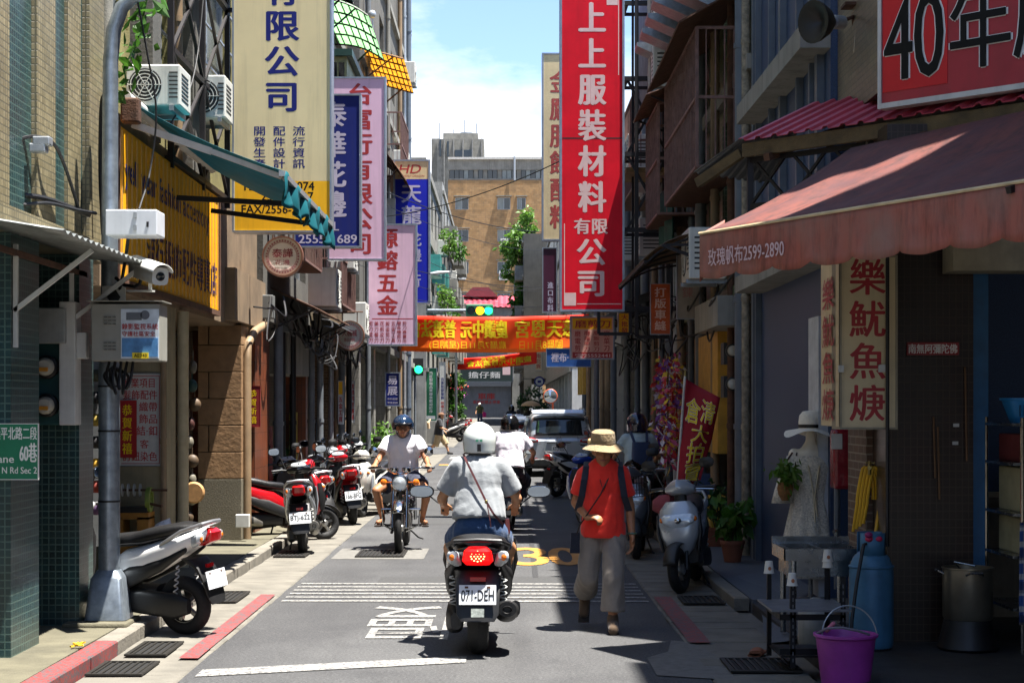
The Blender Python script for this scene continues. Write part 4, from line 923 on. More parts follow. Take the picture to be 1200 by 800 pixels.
part('notice_camera', mat('notice_grey', '#5d6168', .45), po, lambda m: (m.bb(P(148, 375, 12.99), P(166, 366, 12.986)), m.lathe([(.035, 0), (.035, -.004)], P(170, 369, 12.99), 'y', 16)))
m = MB(); put(m, '錄影監視系統', (0, 12.985, 0), Xv, Zv, (P(143, 0, 12.985).x, P(0, 386, 12.985).z, P(185, 0, 12.985).x, P(0, 379, 12.985).z), .02); put(m, '守護社區安全', (0, 12.985, 0), Xv, Zv, (P(143, 0, 12.985).x, P(0, 394, 12.985).z, P(182, 0, 12.985).x, P(0, 388, 12.985).z), .02); m.build('lettering', M_lred, po, True)
pl = part('number_plate', mat('plate_yellow', '#e0c61e', .5), po, lambda m: m.bb(P(155, 420, 12.985), P(174, 413, 12.98)))
m = MB(); put(m, 'AE348', (0, 12.976, 0), Xv, Zv, (P(157, 0, 12.976).x, P(0, 418.5, 12.976).z, P(172, 0, 12.976).x, P(0, 414.5, 12.976).z), .02); m.build('lettering', M_lblack, po, True)
# chevron plate
t = thing('chevron_plate', 'small white plate with black diamond round the lamp pole', 'plate', P(133, 352, 13.25))
part('plate', M_white, t, lambda m: (m.bb(P(120, 361, 13.3), P(147, 335, 13.285)),))
part('diamond', M_black, t, lambda m: m.prism([(P(133, 0, 13.27).x, P(0, 360, 13.27).z), (P(141, 0, 13.27).x, P(0, 348, 13.27).z), (P(133, 0, 13.27).x, P(0, 336, 13.27).z), (P(125, 0, 13.27).x, P(0, 348, 13.27).z)], 13.277, 13.284))
# surveillance camera
t = thing('surveillance_camera', 'white surveillance camera on a bracket in front of the yellow sign', 'camera', P(172, 345, 13.1))
a = P(160, 314, 13.25); b = P(188, 324, 12.7)
d = (b - a).normalized(); xx = d.cross(Zv).normalized(); zz = xx.cross(d)
part('housing', M_white, t, lambda m: m.loft([(a, xx * .055, zz * .06, 4), (a + d * .02, xx * .068, zz * .07, 4), (b, xx * .062, zz * .066, 4)], 20))
part('sun_shield', mat('shield_white', '#d4d4ce', .4, var=.08), t, lambda m: m.grid(lambda u, v: a + d * (-.02 + u * ((b - a).length + .08)) + xx * (.078 * math.cos(math.pi * (.05 + .9 * v))) + zz * (.02 + .075 * math.sin(math.pi * (.05 + .9 * v))), 4, 12), solid=.006)
part('lens', M_pane, t, lambda m: m.lathe([(.035, 0), (.03, .012), (.001, .014)], b, 'y', 16, M=Matrix((xx, d, zz)).transposed()))
part('bracket', M_white, t, lambda m: (m.bar(P(150, 341, 13.15), P(180, 341, 13.1), .05, .012), m.bar(P(176, 340, 13.1), P(176, 322, 13.05), .03, .012)))
part('cable', M_cable, t, lambda m: m.tube([P(166, 322, 13.1), P(164, 332, 13.08), P(158, 336, 13.1), P(146, 334, 13.2), P(136, 326, 13.3)], .014, 8))
# cables round the pole and the tiled wall
def cable(label, pts, r, n=8, grp='cables on the left wall', k=24, sag=0):
    """smooth cable through points"""
    pts = [Vector(p) for p in pts]; out = []
    if len(pts) == 2:
        for i in range(k + 1):
            u = i / k; p = pts[0].lerp(pts[1], u); p.z -= sag * 4 * u * (1 - u); out.append(p)
    else:
        q = [pts[0] * 2 - pts[1]] + pts + [pts[-1] * 2 - pts[-2]]
        for i in range(1, len(q) - 2):
            for j in range(6):
                u = j / 6; out.append(.5 * ((2 * q[i]) + (q[i+1] - q[i-1]) * u + (2*q[i-1] - 5*q[i] + 4*q[i+1] - q[i+2]) * u * u + (3*q[i] - q[i-1] - 3*q[i+1] + q[i+2]) * u ** 3))
        out.append(pts[-1])
    m = MB(); m.tube(out, r, 6); o = m.build('cable', M_cable); tag(o, label, 'cable', grp); return o
for i in range(4):
    cable('thick black cable bundled with others up the tiled wall to the pole', [(-3.27 + .02 * i, 13.9 + .02 * i, 3.2), (-3.28 + .025 * i, 13.85, 3.7), (-3.26 + .028 * i, 13.8, 4.2), P(123 + i * 3, 110 + i * 2, 13.6), P(133, 106, 13.5)], .016, grp='cable bundle beside the lamp pole')
cable('black cable looping in an arc over the tiled wall', [P(-12, 250, 12), P(2, 225, 12), P(3, 190, 12.0), P(14, 168, 12), P(40, 160, 12.2), P(62, 168, 12.4), P(76, 195, 12.7), P(92, 244, 13.1)], .013)
cable('black cable drooping along the ledge of the tiled wall', [P(-20, 222, 11.9), P(20, 228, 12.1), P(50, 232, 12.4), P(80, 242, 12.9), P(104, 252, 13.4)], .02)
cable('second black cable lying along the ledge below the first', [P(-20, 238, 11.9), P(25, 240, 12.1), P(56, 238, 12.4), P(90, 246, 13.0), P(112, 250, 13.5)], .014)
for i in range(5):
    x = 128 + i * 7
    cable('black cable hanging out of the bottom of the control cabinet', [P(x, 424, 13.15), P(x - 3, 440 + 5 * (i % 3), 13.1), P(x + 4 - 3 * i, 455 + 6 * (i % 2), 13.1), P(x - 6, 440, 13.2), P(133, 430, 13.3)], .012, grp='loops below the control cabinet')
cable('black cable from the white junction box down to the cabinet', [P(150, 280, 13.1), P(146, 310, 13.15), P(140, 340, 13.3), P(134, 352, 13.3)], .014, grp='cables at the lamp pole')
cable('thin rust brown cord hanging from the lamp arm past the awning', [P(161, 0, 13.4), P(172, 60, 13.5), P(183, 130, 13.6), P(176, 200, 13.6), P(163, 245, 13.3)], .008, grp='cables at the lamp pole')
bpy.data.objects['cable'].name = 'cable'
cable('pale thin wire drooping from the facade behind the awning', [P(238, 0, 17), P(232, 60, 16.8), P(222, 105, 16.4), P(200, 145, 15.8)], .008, grp='cables at the lamp pole')
# corrugated canopy over the corner shop
t = thing('corrugated_canopy', 'grey corrugated canopy with white struts at the left edge', 'canopy', (-3.0, 12.2, 2.9))
def corr(m):
    def f(u, v):
        y = 10.6 + u * 2.95; x = -3.36 + v * .62; return (x, y, 2.99 - v * .10 + .012 * math.sin(u * 2.95 / .075 * math.pi * 2 / 2))
    m.grid(f, 160, 3)
part('sheet', mat('corrugated_grey', '#868a87', .5, .4, var=.35, scale=4, streak=.2), t, corr, solid=.004)
part('edge_batten', M_rust, t, lambda m: m.bb((-3.33, 10.7, 2.82), (-3.30, 13.5, 2.86)))
for y in (11.6, 13.1): part('strut', M_white, t, lambda m: (m.bar((-3.33, y, 2.45), (-2.80, y, 2.86), .03), m.bar((-3.32, y, 2.2), (-3.32, y, 2.9), .03)))
# wall clamps
for i, (px, py) in enumerate(((50, 164), (45, 172))):
    tag(part('cable_clamp', M_alu, None, lambda m: m.bb(P(px - 8 + i, py - 2, 12.2), P(px + 8, py + 6, 12.1)), world=False, bevel=.01), ('aluminium cable clamp on the arc of cable, upper one', 'aluminium cable clamp on the arc of cable, lower one')[i], 'cable clamp')
# teal awning with crumpled valance
t = thing('teal_awning', 'teal fabric awning with a crumpled valance over the yellow sign', 'awning', (-2.7, 17, 4.1))
M_tealf = mat('teal_fabric', '#0e6c78', .65, var=.2, scale=3, streak=.15, trans=.35)
A = lambda u, v: Vector((-3.32 + 1.36 * u, 15.1 + 4.3 * v, 4.5 - .62 * u - .05 * math.sin(u * math.pi) + .015 * math.sin(v * 40) * u))
part('cloth', M_tealf, t, lambda m: m.grid(A, 12, 40), solid=.004)
def val(u, v):
    p = A(1, u); return p + Vector((.03 * math.sin(u * 70) * v + .02 * math.sin(u * 31 + v * 3), 0, -.27 * v + .03 * math.sin(u * 55) * v + .02 * math.sin(u * 17) * v))
part('valance', M_tealf, t, lambda m: m.grid(val, 120, 6), solid=.003)
part('cassette', M_white, t, lambda m: m.tube([(-3.34, 15.0, 4.52), (-3.34, 19.5, 4.52)], .06, 12))
part('front_bar', M_alu, t, lambda m: m.bar((-1.97, 15.1, 3.86), (-1.97, 19.4, 3.86), .05))
part('arm', M_white, t, lambda m: (m.bar((-3.3, 15.15, 4.30), (-2.6, 15.15, 4.06), .05, .06), m.bar((-2.6, 15.15, 4.06), (-1.98, 15.2, 3.84), .045)))
part('arm', M_blackst, t, lambda m: m.bar((-3.3, 19.2, 4.0), (-2.0, 19.3, 3.84), .05))
part('arm', M_blackst, t, lambda m: m.bar((-3.3, 17.2, 3.9), (-2.0, 17.3, 3.84), .05))
part('gear_box', M_rust, t, lambda m: m.bb((-3.36, 14.92, 4.28), (-3.2, 15.06, 4.5)), bevel=.02)

# ---------------------------------------------------------------- air conditioners
M_acw = mat('ac_white', '#c9c9c2', .5, var=.1, scale=5, streak=.35); M_acd = mat('ac_dark', '#2a2a2a', .6, var=.2)
def aircon(label, c, w, h, d, face, grp='air conditioners on the facades'):
    """face: 0 = fan toward camera, +1 = fan toward +X, -1 = toward -X"""
    rz = {0: 0, 1: R(90), -1: R(-90)}[face]
    t = thing('air_conditioner', label, 'air conditioner', (c[0], c[1], c[2] - h / 2), rz, grp)
    part('casing', M_acw, t, lambda m: m.box((0, 0, h / 2), (w, d, h)), world=False, bevel=.015)
    part('fan_opening', M_acd, t, lambda m: m.lathe([(h * .4, 0), (h * .4, -.006)], (-w * .14, -d / 2, h / 2), 'y', 24), world=False)
    def gr(m):
        for k in range(1, 5): m.lathe([(h * .085 * k, -.014), (h * .085 * k + .008, -.014), (h * .085 * k + .008, -.006), (h * .085 * k, -.006), (h * .085 * k, -.014)], (-w * .14, -d / 2, h / 2), 'y', 20)
        for k in range(6): m.bar((-w * .14, -d / 2 - .012, h / 2), (-w * .14 + h * .4 * math.cos(k * math.pi / 3), -d / 2 - .012, h / 2 + h * .4 * math.sin(k * math.pi / 3)), .01, .006)
    part('grille', M_acw, t, gr, world=False)
    part('side_louvre', M_acd, t, lambda m: [m.box((w / 2, -d * .05, h * (.2 + .1 * k)), (.008, d * .6, h * .035)) for k in range(7)] + [m.box((w * .38, -d / 2, h * (.2 + .1 * k)), (w * .16, .008, h * .035)) for k in range(7)], world=False)
    part('bracket', M_steel, t, lambda m: (m.box((-w * .35, 0, -.025), (.04, d * 1.1, .05)), m.box((w * .35, 0, -.025), (.04, d * 1.1, .05)), m.box((0, d * .45, -.025), (w * .7, .03, .04))), world=False)
    return t
aircon('air conditioner with dark louvres above the teal awning', P(186, 106, 16.0), .5, .38, .55, 0)
aircon('air conditioner behind the black truss beside the cream sign', P(248, 118, 19.6), .4, .48, .55, 0)
for i, (py, lab) in enumerate(((20, 'topmost'), (54, 'middle'), (86, 'lowest'))): pass
aircon('air conditioner hanging left of the orange block window, lower row', (o16(541), 184.4, oz(323)), 1.0, .9, .5, 0, 'air conditioners on the orange block')
aircon('air conditioner hanging right of centre on the orange block, lower row', (o16(591), 184.4, oz(323.5)), 1.15, .95, .5, 0, 'air conditioners on the orange block')
aircon('air conditioner on the upper right window of the orange block', (o16(591), 184.4, oz(284)), .8, .6, .5, 0, 'air conditioners on the orange block')
for i in range(3):
    aircon(('first', 'second', 'third')[i] + ' of three white condensers on shelves high on the right facade', (2.4, 22.8 + i * 1.15, 7.75 - .0 * i), .9, .75, .5, -1, 'condensers on the right facade')
aircon('white window unit behind the black frame of the huge red sign', (2.55, 28.9, 5.6), .6, .45, .5, 0)
for i, (y, z_) in enumerate(((74, 6.2), (80, 9.2), (86, 6.4), (93, 8.8), (100, 6.4))):
    aircon(('lower', 'upper', 'last lower', 'near upper', 'near lower')[i] + ' condenser on the ' + ('white' if i < 3 else 'grey') + ' apartment house past the crossing', (-2.85, y, z_), .9, .7, .5, 1)
for i, (y, z_) in enumerate(((25.6, 5.0), (31.4, 4.6), (39, 5.5))):
    aircon(('over the round lace sign', 'between the lavender signs', 'on the tall concrete wall')[i] and 'condenser on the left facade ' + ('over the round lace sign', 'between the lavender signs', 'of the tall concrete building')[i], (-2.95, y, z_), .85, .6, .45, 1)

# ---------------------------------------------------------------- window canopies on the left
def canopy(name, label, x0, x1, y0, y1, z0, z1, mt, ribm, nrib, curve, nb):
    t = thing(name, label, 'canopy', ((x0 + x1) / 2, (y0 + y1) / 2, z1))
    F = lambda u, v: Vector((x0 + (x1 - x0) * u, y0 + (y1 - y0) * v, z0 + (z1 - z0) * (u ** curve)))
    part('sheet', mt, t, lambda m: m.grid(F, 14, 2), solid=.006)
    for k in range(nrib):
        v = k / (nrib - 1); part('rib', ribm, t, lambda m: m.tube([F(u / 10, v) - Vector((0, 0, .02)) for u in range(11)], .018, 5))
    for k in range(nb):
        u = (k + .5) / nb; part('batten', ribm, t, lambda m: m.tube([F(u, 0) - Vector((0, 0, .035)), F(u, 1) - Vector((0, 0, .035))], .013, 5))
    part('brace', ribm, t, lambda m: (m.bar((x0, y0 + .1, z1 - .5), F(.75, .05), .03), m.bar((x0, y1 - .1, z1 - .5), F(.75, .95), .03)))
    return t
canopy('window_canopy', 'pale green translucent canopy with dark ribs high on the left', -3.35, -2.40, 30.0, 33.8, 8.98, 8.68, mat('green_fibreglass', '#c9efc6', .4, var=.1, trans=.7), M_blackst, 5, 2.4, 7)
canopy('window_canopy', 'ribbed orange yellow canopy sloping out past the green one', -3.1, -2.16, 36.6, 40.6, 9.5, 9.26, mat('yellow_fibreglass', '#ffcf70', .45, var=.2, scale=3, trans=.55), M_rust, 6, 1.1, 9)
canopy('window_canopy', 'brown rusty tin canopy under the yellow one', -3.1, -2.3, 40.0, 43.5, 8.0, 7.1, M_rust, M_rust, 4, 1.4, 3)
canopy('window_canopy', 'dark green canopy edge at the top beside the cream sign', -3.35, -2.6, 27, 29.4, 9.0, 8.75, mat('dkgreen_tin', '#1d4a44', .5), M_blackst, 3, 1, 3)
t = thing('bay_window', 'dark green bay window box below the pale green canopy', 'bay window', (-3.1, 31, 6.9))
part('box', mat('bay_cream', '#a9a877', .6, streak=.4), t, lambda m: m.bb((-3.34, 29.8, 6.7), (-2.75, 33.4, 7.9)))
part('roof', mat('bay_green', '#173f36', .5), t, lambda m: m.bb((-3.34, 29.7, 7.9), (-2.65, 33.5, 8.02)))
for k in range(4): part('pane', M_pane, t, lambda m: m.bb((-3.28 + k * .13, 29.785, 7.0), (-3.18 + k * .13, 29.81, 7.8)))
tag(part('wall_lamp', M_alu, None, lambda m: (m.ell(P(436, 17, 37), (.09, .06, .09)), m.tube([P(436, 17, 37), P(437, 34, 37)], .015, 6)), world=False), 'round mirror lamp high on the tall concrete wall', 'lamp')
# cluttered ledge cables on left row
for i in range(10):
    y = 23.2 + i * 1.6; z_ = 3.0 + rnd.uniform(-.15, .35)
    cable('sagging black cable tangled along the left arcade ledge', [(-3.2, y, z_), (-3.05 + rnd.uniform(-.1, .1), y + .5, z_ - rnd.uniform(.1, .5)), (-3.15, y + 1.1, z_ + rnd.uniform(-.2, .2)), (-3.2, y + 2.0, 3.0 + rnd.uniform(-.1, .3))], .016, grp='tangled arcade cables')
m = MB()
# things in the haberdashery arcade
for i in range(7):
    c = P(113, 440 + i * 26, 15.0)
    t = thing('thread_spool', 'thread spool ' + ('at the top of', 'second from the top of', 'third from the top of', 'in the middle of', 'third from the bottom of', 'second from the bottom of', 'at the bottom of')[i] + ' the row behind the lamp pole', 'spool', c - Vector((0, 0, .08)), 0, 'thread spools behind the lamp pole')
    tm = mat('thread_%d' % i, ('#3b3a2a', '#17161a', '#8f7a2c', '#1a181a', '#b48a1e', '#7a2a1c', '#4a2f55')[i], .8, var=.2)
    part('thread', tm, t, lambda m: m.lathe([(.05, -.07), (.055, 0), (.05, .07)], (0, 0, .08), 'x', 16), world=False)
    part('flange', M_white, t, lambda m: (m.lathe([(.085, .07), (.085, .08)], (0, 0, .08), 'x', 20), m.lathe([(.085, -.08), (.085, -.07)], (0, 0, .08), 'x', 20)), world=False)
tag(part('spool_rack', M_alu, None, lambda m: (m.tube([P(101, 400, 14.7), P(101, 690, 14.7)], .035, 8), m.bb(P(104, 410, 15.2), P(122, 640, 15.15))), world=False), 'pale upright rack holding the thread spools', 'rack')
t = thing('spool_winder', 'hand winding bobbin winder with green wheel on the wooden stand', 'winder', P(165, 600, 17.0))
part('shaft', M_rust, t, lambda m: m.tube([P(138, 574, 17), P(196, 574, 17)], .012, 8))
for px in (143, 150, 157, 164): part('disc', M_white, t, lambda m: m.lathe([(.065, 0), (.065, .008)], P(px, 574, 17), 'x', 18))
part('wheel', mat('green_wheel', '#7a8a3a', .5), t, lambda m: (m.lathe([(.08, -.02), (.125, -.02), (.125, .02), (.08, .02), (.08, -.02)], P(175, 585, 17), 'x', 22), [m.box(P(175, 585, 17), (.02, .02, .2), Matrix.Rotation(k * math.pi / 3, 3, 'X')) for k in range(3)]))
part('bed', M_black, t, lambda m: m.bb(P(138, 600, 17.1), P(172, 594, 16.9))); part('crank', M_rust, t, lambda m: m.tube([P(176, 590, 16.95), P(190, 593, 16.9)], .014, 8))
M_wood = mat('varnished_wood', '#9c6a22', .5, var=.35, scale=8)
t = thing('wooden_stand', 'open wooden stand behind the white scooter seat', 'stand', P(160, 650, 17.0))
part('frame', M_wood, t, lambda m: (m.bb(P(139, 606, 17.2), P(174, 600.5, 16.9)), m.bb(P(139, 648, 17.2), P(174, 638, 16.9)), m.bb(P(168, 638, 17.2), P(174, 606, 16.9)), m.bb(P(139, 638, 17.2), P(144, 606, 16.9))))
for px in (141, 171): part('leg', M_wood, t, lambda m: m.bb(P(px - 2.5, 690, 17.15), P(px + 2.5, 648, 17.0)))
tag(part('shopping_bag', mat('foil_bag', '#b9bcc6', .3, .3, var=.35, scale=18, bump=.8, bscale=25), None, lambda m: m.loft([(P(194, 640, 15.9), (.11, 0, 0), (0, .08, 0), 3), (P(192, 628, 15.9), (.12, 0, 0), (0, .08, 0), 3), (P(191, 615, 15.9), (.08, 0, 0), (0, .03, 0), 3), (P(193, 609, 15.9), (.05, 0, .02), (0, .01, 0), 3)], 14), world=False), 'crumpled silver snack bag on the ground behind the white scooter', 'bag')
tag(part('shopping_bag', mat('red_bag', '#b3181c', .35, var=.3, scale=14, bump=.8, bscale=25), None, lambda m: m.ell(P(180, 632, 15.8), (.10, .08, .10)), world=False), 'round red plastic bag beside the silver snack bag', 'bag')
# goods hanging in the dark gap
for i in range(9):
    c = P(224 + rnd.uniform(-5, 5), 430 + i * 22, 20.3); mt = mat('goods_%d' % i, rnd.choice(['#2c4a44', '#6f6a5c', '#4a2620', '#5c5440', '#22222a', '#54422e']), .6, var=.3)
    tag(part('hanging_trim', mt, None, lambda m: (m.ell(c, (.05 + .015 * (i % 3), .05, .08)), m.tube([c, c + Vector((0, 0, .2))], .008, 5)), world=False), 'small bundle of trim hanging in the dark gap beside the stone pillar', 'trim bundle', 'trims hanging beside the stone pillar')
tag(part('round_basket', mat('basket_tan', '#a87e4f', .7, var=.3, scale=30), None, lambda m: m.lathe([(.02, -.02), (.11, -.02), (.13, .02), (.10, .03), (.02, .03)], P(227, 577, 20.2), 'y', 20), world=False), 'flat round tan basket hanging beside the stone pillar', 'basket')
# green tendril climbing past the lamp pole
def leaves(m, pts, n, spread, size, seed=1):
    q = random.Random(seed)
    for _ in range(n):
        c = Vector(q.choice(pts)) + Vector([q.gauss(0, spread) for _ in range(3)]) if isinstance(spread, (int, float)) else Vector(q.choice(pts)) + Vector([q.gauss(0, s) for s in spread])
        d = Vector([q.gauss(0, 1) for _ in range(3)]).normalized(); d.z -= .3; s = size * q.uniform(.6, 1.3)
        e = d.cross(Vector([q.gauss(0, 1) for _ in range(3)])).normalized(); n_ = d.cross(e).normalized()
        m.add([c, c + d * s * .5 + e * s * .28 + n_ * s * .06, c + d * s, c + d * s * .5 - e * s * .28 + n_ * s * .06], [(0, 1, 2), (0, 2, 3)])
M_leaf = mat('leaf_green', '#3f6b1f', .5, var=.5, scale=9, trans=.35); M_leafd = mat('leaf_dark', '#244a1c', .5, var=.5, scale=9, trans=.3); M_leafl = mat('leaf_light', '#587e2a', .5, var=.45, scale=9, trans=.4)
M_bark = mat('bark', '#4a3a2a', .9, var=.4, scale=14, bump=.6)
t = thing('climbing_plant', 'green tendril with broad leaves behind the lamp pole top', 'plant', P(150, 90, 14.6))
vine = [P(172, 0, 14.6), P(168, 20, 14.6), P(162, 45, 14.6), P(155, 60, 14.5), P(146, 80, 14.5), P(148, 100, 14.5)]
part('stem', M_leafd, t, lambda m: m.tube(vine, .008, 5)); part('foliage', M_leaf, t, lambda m: leaves(m, vine, 60, .06, .14, 3))
# ---------------------------------------------------------------- the corner food shop
# maroon fabric awning with scalloped valance
def awnmat(name, c, stain):
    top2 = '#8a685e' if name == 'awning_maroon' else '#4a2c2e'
    m, nt, b = _base(name); p = _coords(nt, True)
    f = _ramp(nt, _noise(nt, p, 1, 8, .7, (10, 10, 1.6)), .45, .75); c1 = _mix(nt, f, lin(c), lin(stain))
    f2 = _ramp(nt, _noise(nt, p, 2.2, 6), .4, .75); c2 = _mix(nt, f2, c1, lin(top2))
    nt.links.new(c2, b.inputs['Base Color']); b.inputs['Roughness'].default_value = .75
    bp = _n(nt, 'Bump', Strength=.3, Distance=.01); nt.links.new(_noise(nt, p, 6, 5), bp.inputs['Height']); nt.links.new(bp.outputs['Normal'], b.inputs['Normal'])
    return m
M_awn = awnmat('awning_maroon', '#9a5446', '#3d241c')
F1, F2 = Vector((1.44, 12.5, 3.06)), Vector((3.05, 9.35, 3.06)); B1, B2 = Vector((2.66, 13.1, 3.78)), Vector((4.25, 9.95, 3.78))
t = thing('maroon_awning', 'faded maroon fabric awning with scalloped valance over the corner shop', 'awning', (2.6, 11.4, 2.8))
def aw(u, v):
    p = F1.lerp(F2, u).lerp(B1.lerp(B2, u), v); p.z -= .05 * math.sin(math.pi * v) + .012 * math.sin(u * 38) * math.sin(math.pi * v); return p
part('cloth', awnmat('awning_top_shaded', '#6a3428', '#261812'), t, lambda m: m.grid(aw, 60, 10), solid=.004)  # darker cloth and stain colours carry the shade of the tin canopy
outn = Vector((-.89, -.455, 0))
def va(u, v):
    p = F1.lerp(F2, u); sc_ = abs(math.sin(u * math.pi * 8)) ** .6
    return p + outn * (.012 * math.sin(u * 90) * v + .01) + Vector((0, 0, -.32 * v - .04 * v * (sc_ - .5)))
part('valance', M_awn, t, lambda m: m.grid(va, 160, 6), solid=.004)
sd_ = (B1 - F1); 
part('side_flap', M_awn, t, lambda m: m.grid(lambda u, v: F1.lerp(B1, u * .16) + Vector((-.008, .008, -.35 * v * (1 - u * .6) - .02 * v * math.sin(u * 9))), 10, 5), solid=.004)
part('hem', mat('awning_binding', '#c9b58e', .7), t, lambda m: m.tube([F1.lerp(F2, i / 30) + Vector((-.012, -.006, .004)) for i in range(31)], .012, 6))
part('front_bar', M_alu, t, lambda m: m.tube([F1 + Vector((.03, .02, -.03)), F2 + Vector((.03, .02, -.03))], .022, 8))
part('arm', M_blackst, t, lambda m: m.bar(F1 + Vector((.05, -.1, -.04)), B1 + Vector((0, -.1, -.3)), .04))
part('arm', M_blackst, t, lambda m: m.bar(F2 + Vector((-.2, .3, -.04)), B2 + Vector((-.2, .3, -.3)), .04))
m = MB(); U_ = (F2 - F1).normalized(); put(m, '玫瑰帆布2599-2890', F1 + outn * .03 + Vector((0, 0, -.36)), U_, Zv, (.14, .11, 1.05, .24), .015, slant=.0); m.build('lettering', mat('awning_print', '#c9aeb2', .7, var=.2), t, True)
# red corrugated tin canopy above it
t = thing('tin_canopy', 'red corrugated tin canopy on a timber edge above the maroon awning', 'canopy', (2.6, 13.2, 3.95))
C1, C2 = Vector((1.92, 14.0, 3.97)), Vector((5.2, 10.4, 3.97)); nb = Vector((.74, .67, 0))
def tin(u, v):
    p = C1.lerp(C2, u) + nb * (v * 1.0) + Vector((0, 0, .42 * v)); k = (u * 4.87 / .17) % 1
    p.z += .022 if k < .3 else 0; return p
part('sheet', M_redroof, t, lambda m: m.grid(tin, 290, 2, smooth=False), solid=.004)
def hip(u, v):
    a = C1 + nb * u; q = a + Vector((-.33, .32, -.22)) * v; k = (u * 1.0 / .1) % 1; q.z += .42 * u * (1 - v) + (.016 if k < .35 else 0); return q
part('hip_sheet', mat('grey_tin', '#6d6f70', .55, .3, var=.4, scale=5, streak=.5), t, lambda m: m.grid(hip, 60, 2, smooth=False), solid=.004)
part('edge_beam', mat('mossy_timber', '#5c4b2e', .85, var=.5, scale=6, bump=.4), t, lambda m: (m.bar(C1 + Vector((.05, .03, -.07)), C2 + Vector((.05, .03, -.07)), .05, .11), m.bar(C1 + Vector((.03, .05, -.09)), C1 + Vector((-.30, .33, -.30)), .05, .08)))
def lat(m):
    a, b = C1 + nb * .15 + Vector((0, 0, -.1)), C2 + nb * .15 + Vector((0, 0, -.1)); h_ = Vector((0, 0, -.42))
    m.bar(a + h_, b + h_, .04); m.bar(a + h_ * .1, b + h_ * .1, .04)
    for i in range(12):
        p, q = a.lerp(b, i / 12), a.lerp(b, (i + 1) / 12); m.bar(p, q + h_, .022); m.bar(p + h_, q, .022)
    for i in (0, 4, 8, 12): p = a.lerp(b, i / 12); m.bar(p, p + h_ * 1.5, .05)
part('lattice_girder', M_blackst, t, lat)
for i in range(4):
    a = C1.lerp(C2, .06 + i * .3) + Vector((0, 0, -.16)); part('purlin', M_rust, t, lambda m: m.bar(a, a + nb * 1.0 + Vector((0, 0, .34)), .06))
# "40 years" signboard standing on the tin canopy
S1, S2 = Vector((2.84, 12.95, 4.05)), Vector((4.35, 11.42, 4.05)); U_ = (S2 - S1).normalized(); N_ = U_.cross(Zv)
t = thing('fascia_sign', 'big red signboard with black outlined characters standing on the tin canopy', 'shop sign', S1)
L_ = (S2 - S1).length
def slab(m, u0, v0, u1, v1, n0, n1): m.add([S1 + U_ * u + Zv * v + N_ * n for u in (u0, u1) for v in (v0, v1) for n in (n0, n1)], [(0, 1, 3, 2), (4, 6, 7, 5), (0, 4, 5, 1), (2, 3, 7, 6), (0, 2, 6, 4), (1, 5, 7, 3)])
part('panel', mat('faded_red_board', '#a32a33', .5, var=.25, scale=2.5, streak=.25), t, lambda m: slab(m, .03, .04, L_, 1.6, -.1, 0))
part('frame', M_white, t, lambda m: (slab(m, 0, 0, L_, .04, -.1, .015), slab(m, 0, .04, .03, 1.6, -.1, .015)))
part('colour_field', mat('bright_red', '#c4121c', .5, var=.1), t, lambda m: slab(m, .04, .12, .59, 1.58, 0, .004))
M_lout = M_lwhite
for s, a, b, c, d in (('4', .06, .20, .30, .80), ('0', .32, .19, .56, .82), ('年', .62, .20, 1.10, .84), ('歷', 1.13, .22, 1.66, .88)):
    m = MB(); put(m, s, S1 + N_ * .006, U_, Zv, (a, b, c, d), .028); m.build('character_outline', M_lwhite, t, True)
    m = MB(); put(m, s, S1 + N_ * .014, U_, Zv, (a, b, c, d), .008); m.build('character', M_lblack, t, True)
# black spotlight
t = thing('spotlight', 'black round spotlight on an arm beside the big red signboard', 'spotlight', P(990, 30, 14.2))
c = P(963, 26, 14.0); ax = Vector((-.75, -.5, -.1)).normalized(); M3 = ax.to_track_quat('Z', 'Y').to_matrix()
part('reflector', M_black, t, lambda m: m.lathe([(.03, -.14), (.06, -.10), (.12, -.03), (.165, .06), (.175, .10), (.15, .10), (.01, .0)], c, 'z', 24, M=M3))
part('lamp_base', M_alu, t, lambda m: m.lathe([(.055, -.24), (.06, -.13), (.03, -.12)], c, 'z', 16, M=M3))
part('arm', M_rust, t, lambda m: (m.tube([c - ax * .2, P(1000, 20, 14.3), P(1003, 60, 14.6)], .018, 8), m.bb(P(985, 12, 14.4), P(1004, 2, 14.2))))
part('wire', mat('wire_pale', '#b9b4a4', .6), t, lambda m: m.tube([P(1005, 14, 14.2), P(1001, 60, 14.3), P(1008, 100, 14.4), P(1016, 110, 14.4)], .007, 5))
# fish soup box sign: a broad face to the lane end and a narrow face to the road
Y = 12.45
fs = sign('box_sign', 'cream squid soup box sign with red characters hanging at the brown pillar', Y, (984, 299, 1052, 503), mat('sign_dull_cream', '#cbb993', .5, var=.15, scale=3, streak=.2), [('col', '樂魷魚焿', 1017, 300, 497, 44, .02, mat('sign_darkred', '#9c1a24', .5))], depth=.3, fw=2.4, cat='shop sign', frame=mat('dull_frame', '#8f8672', .5, .2))
a = P(984, 503, Y); b = P(963, 299, Y + .9)
part('side_panel', mat('sign_dull_cream', '#cbb993', .45), fs, lambda m: m.add([(a.x - .006, Y + .002, a.z + .02), (b.x - .006, Y + .9, a.z + .02), (b.x - .006, Y + .9, b.z), (a.x - .006, Y + .002, b.z), (a.x + .02, Y + .30, a.z + .02), (b.x + .05, Y + .9, a.z + .02), (b.x + .05, Y + .9, b.z), (a.x + .02, Y + .30, b.z)], [(1, 0, 3, 2), (0, 1, 5, 4), (3, 7, 6, 2), (1, 2, 6, 5)]))
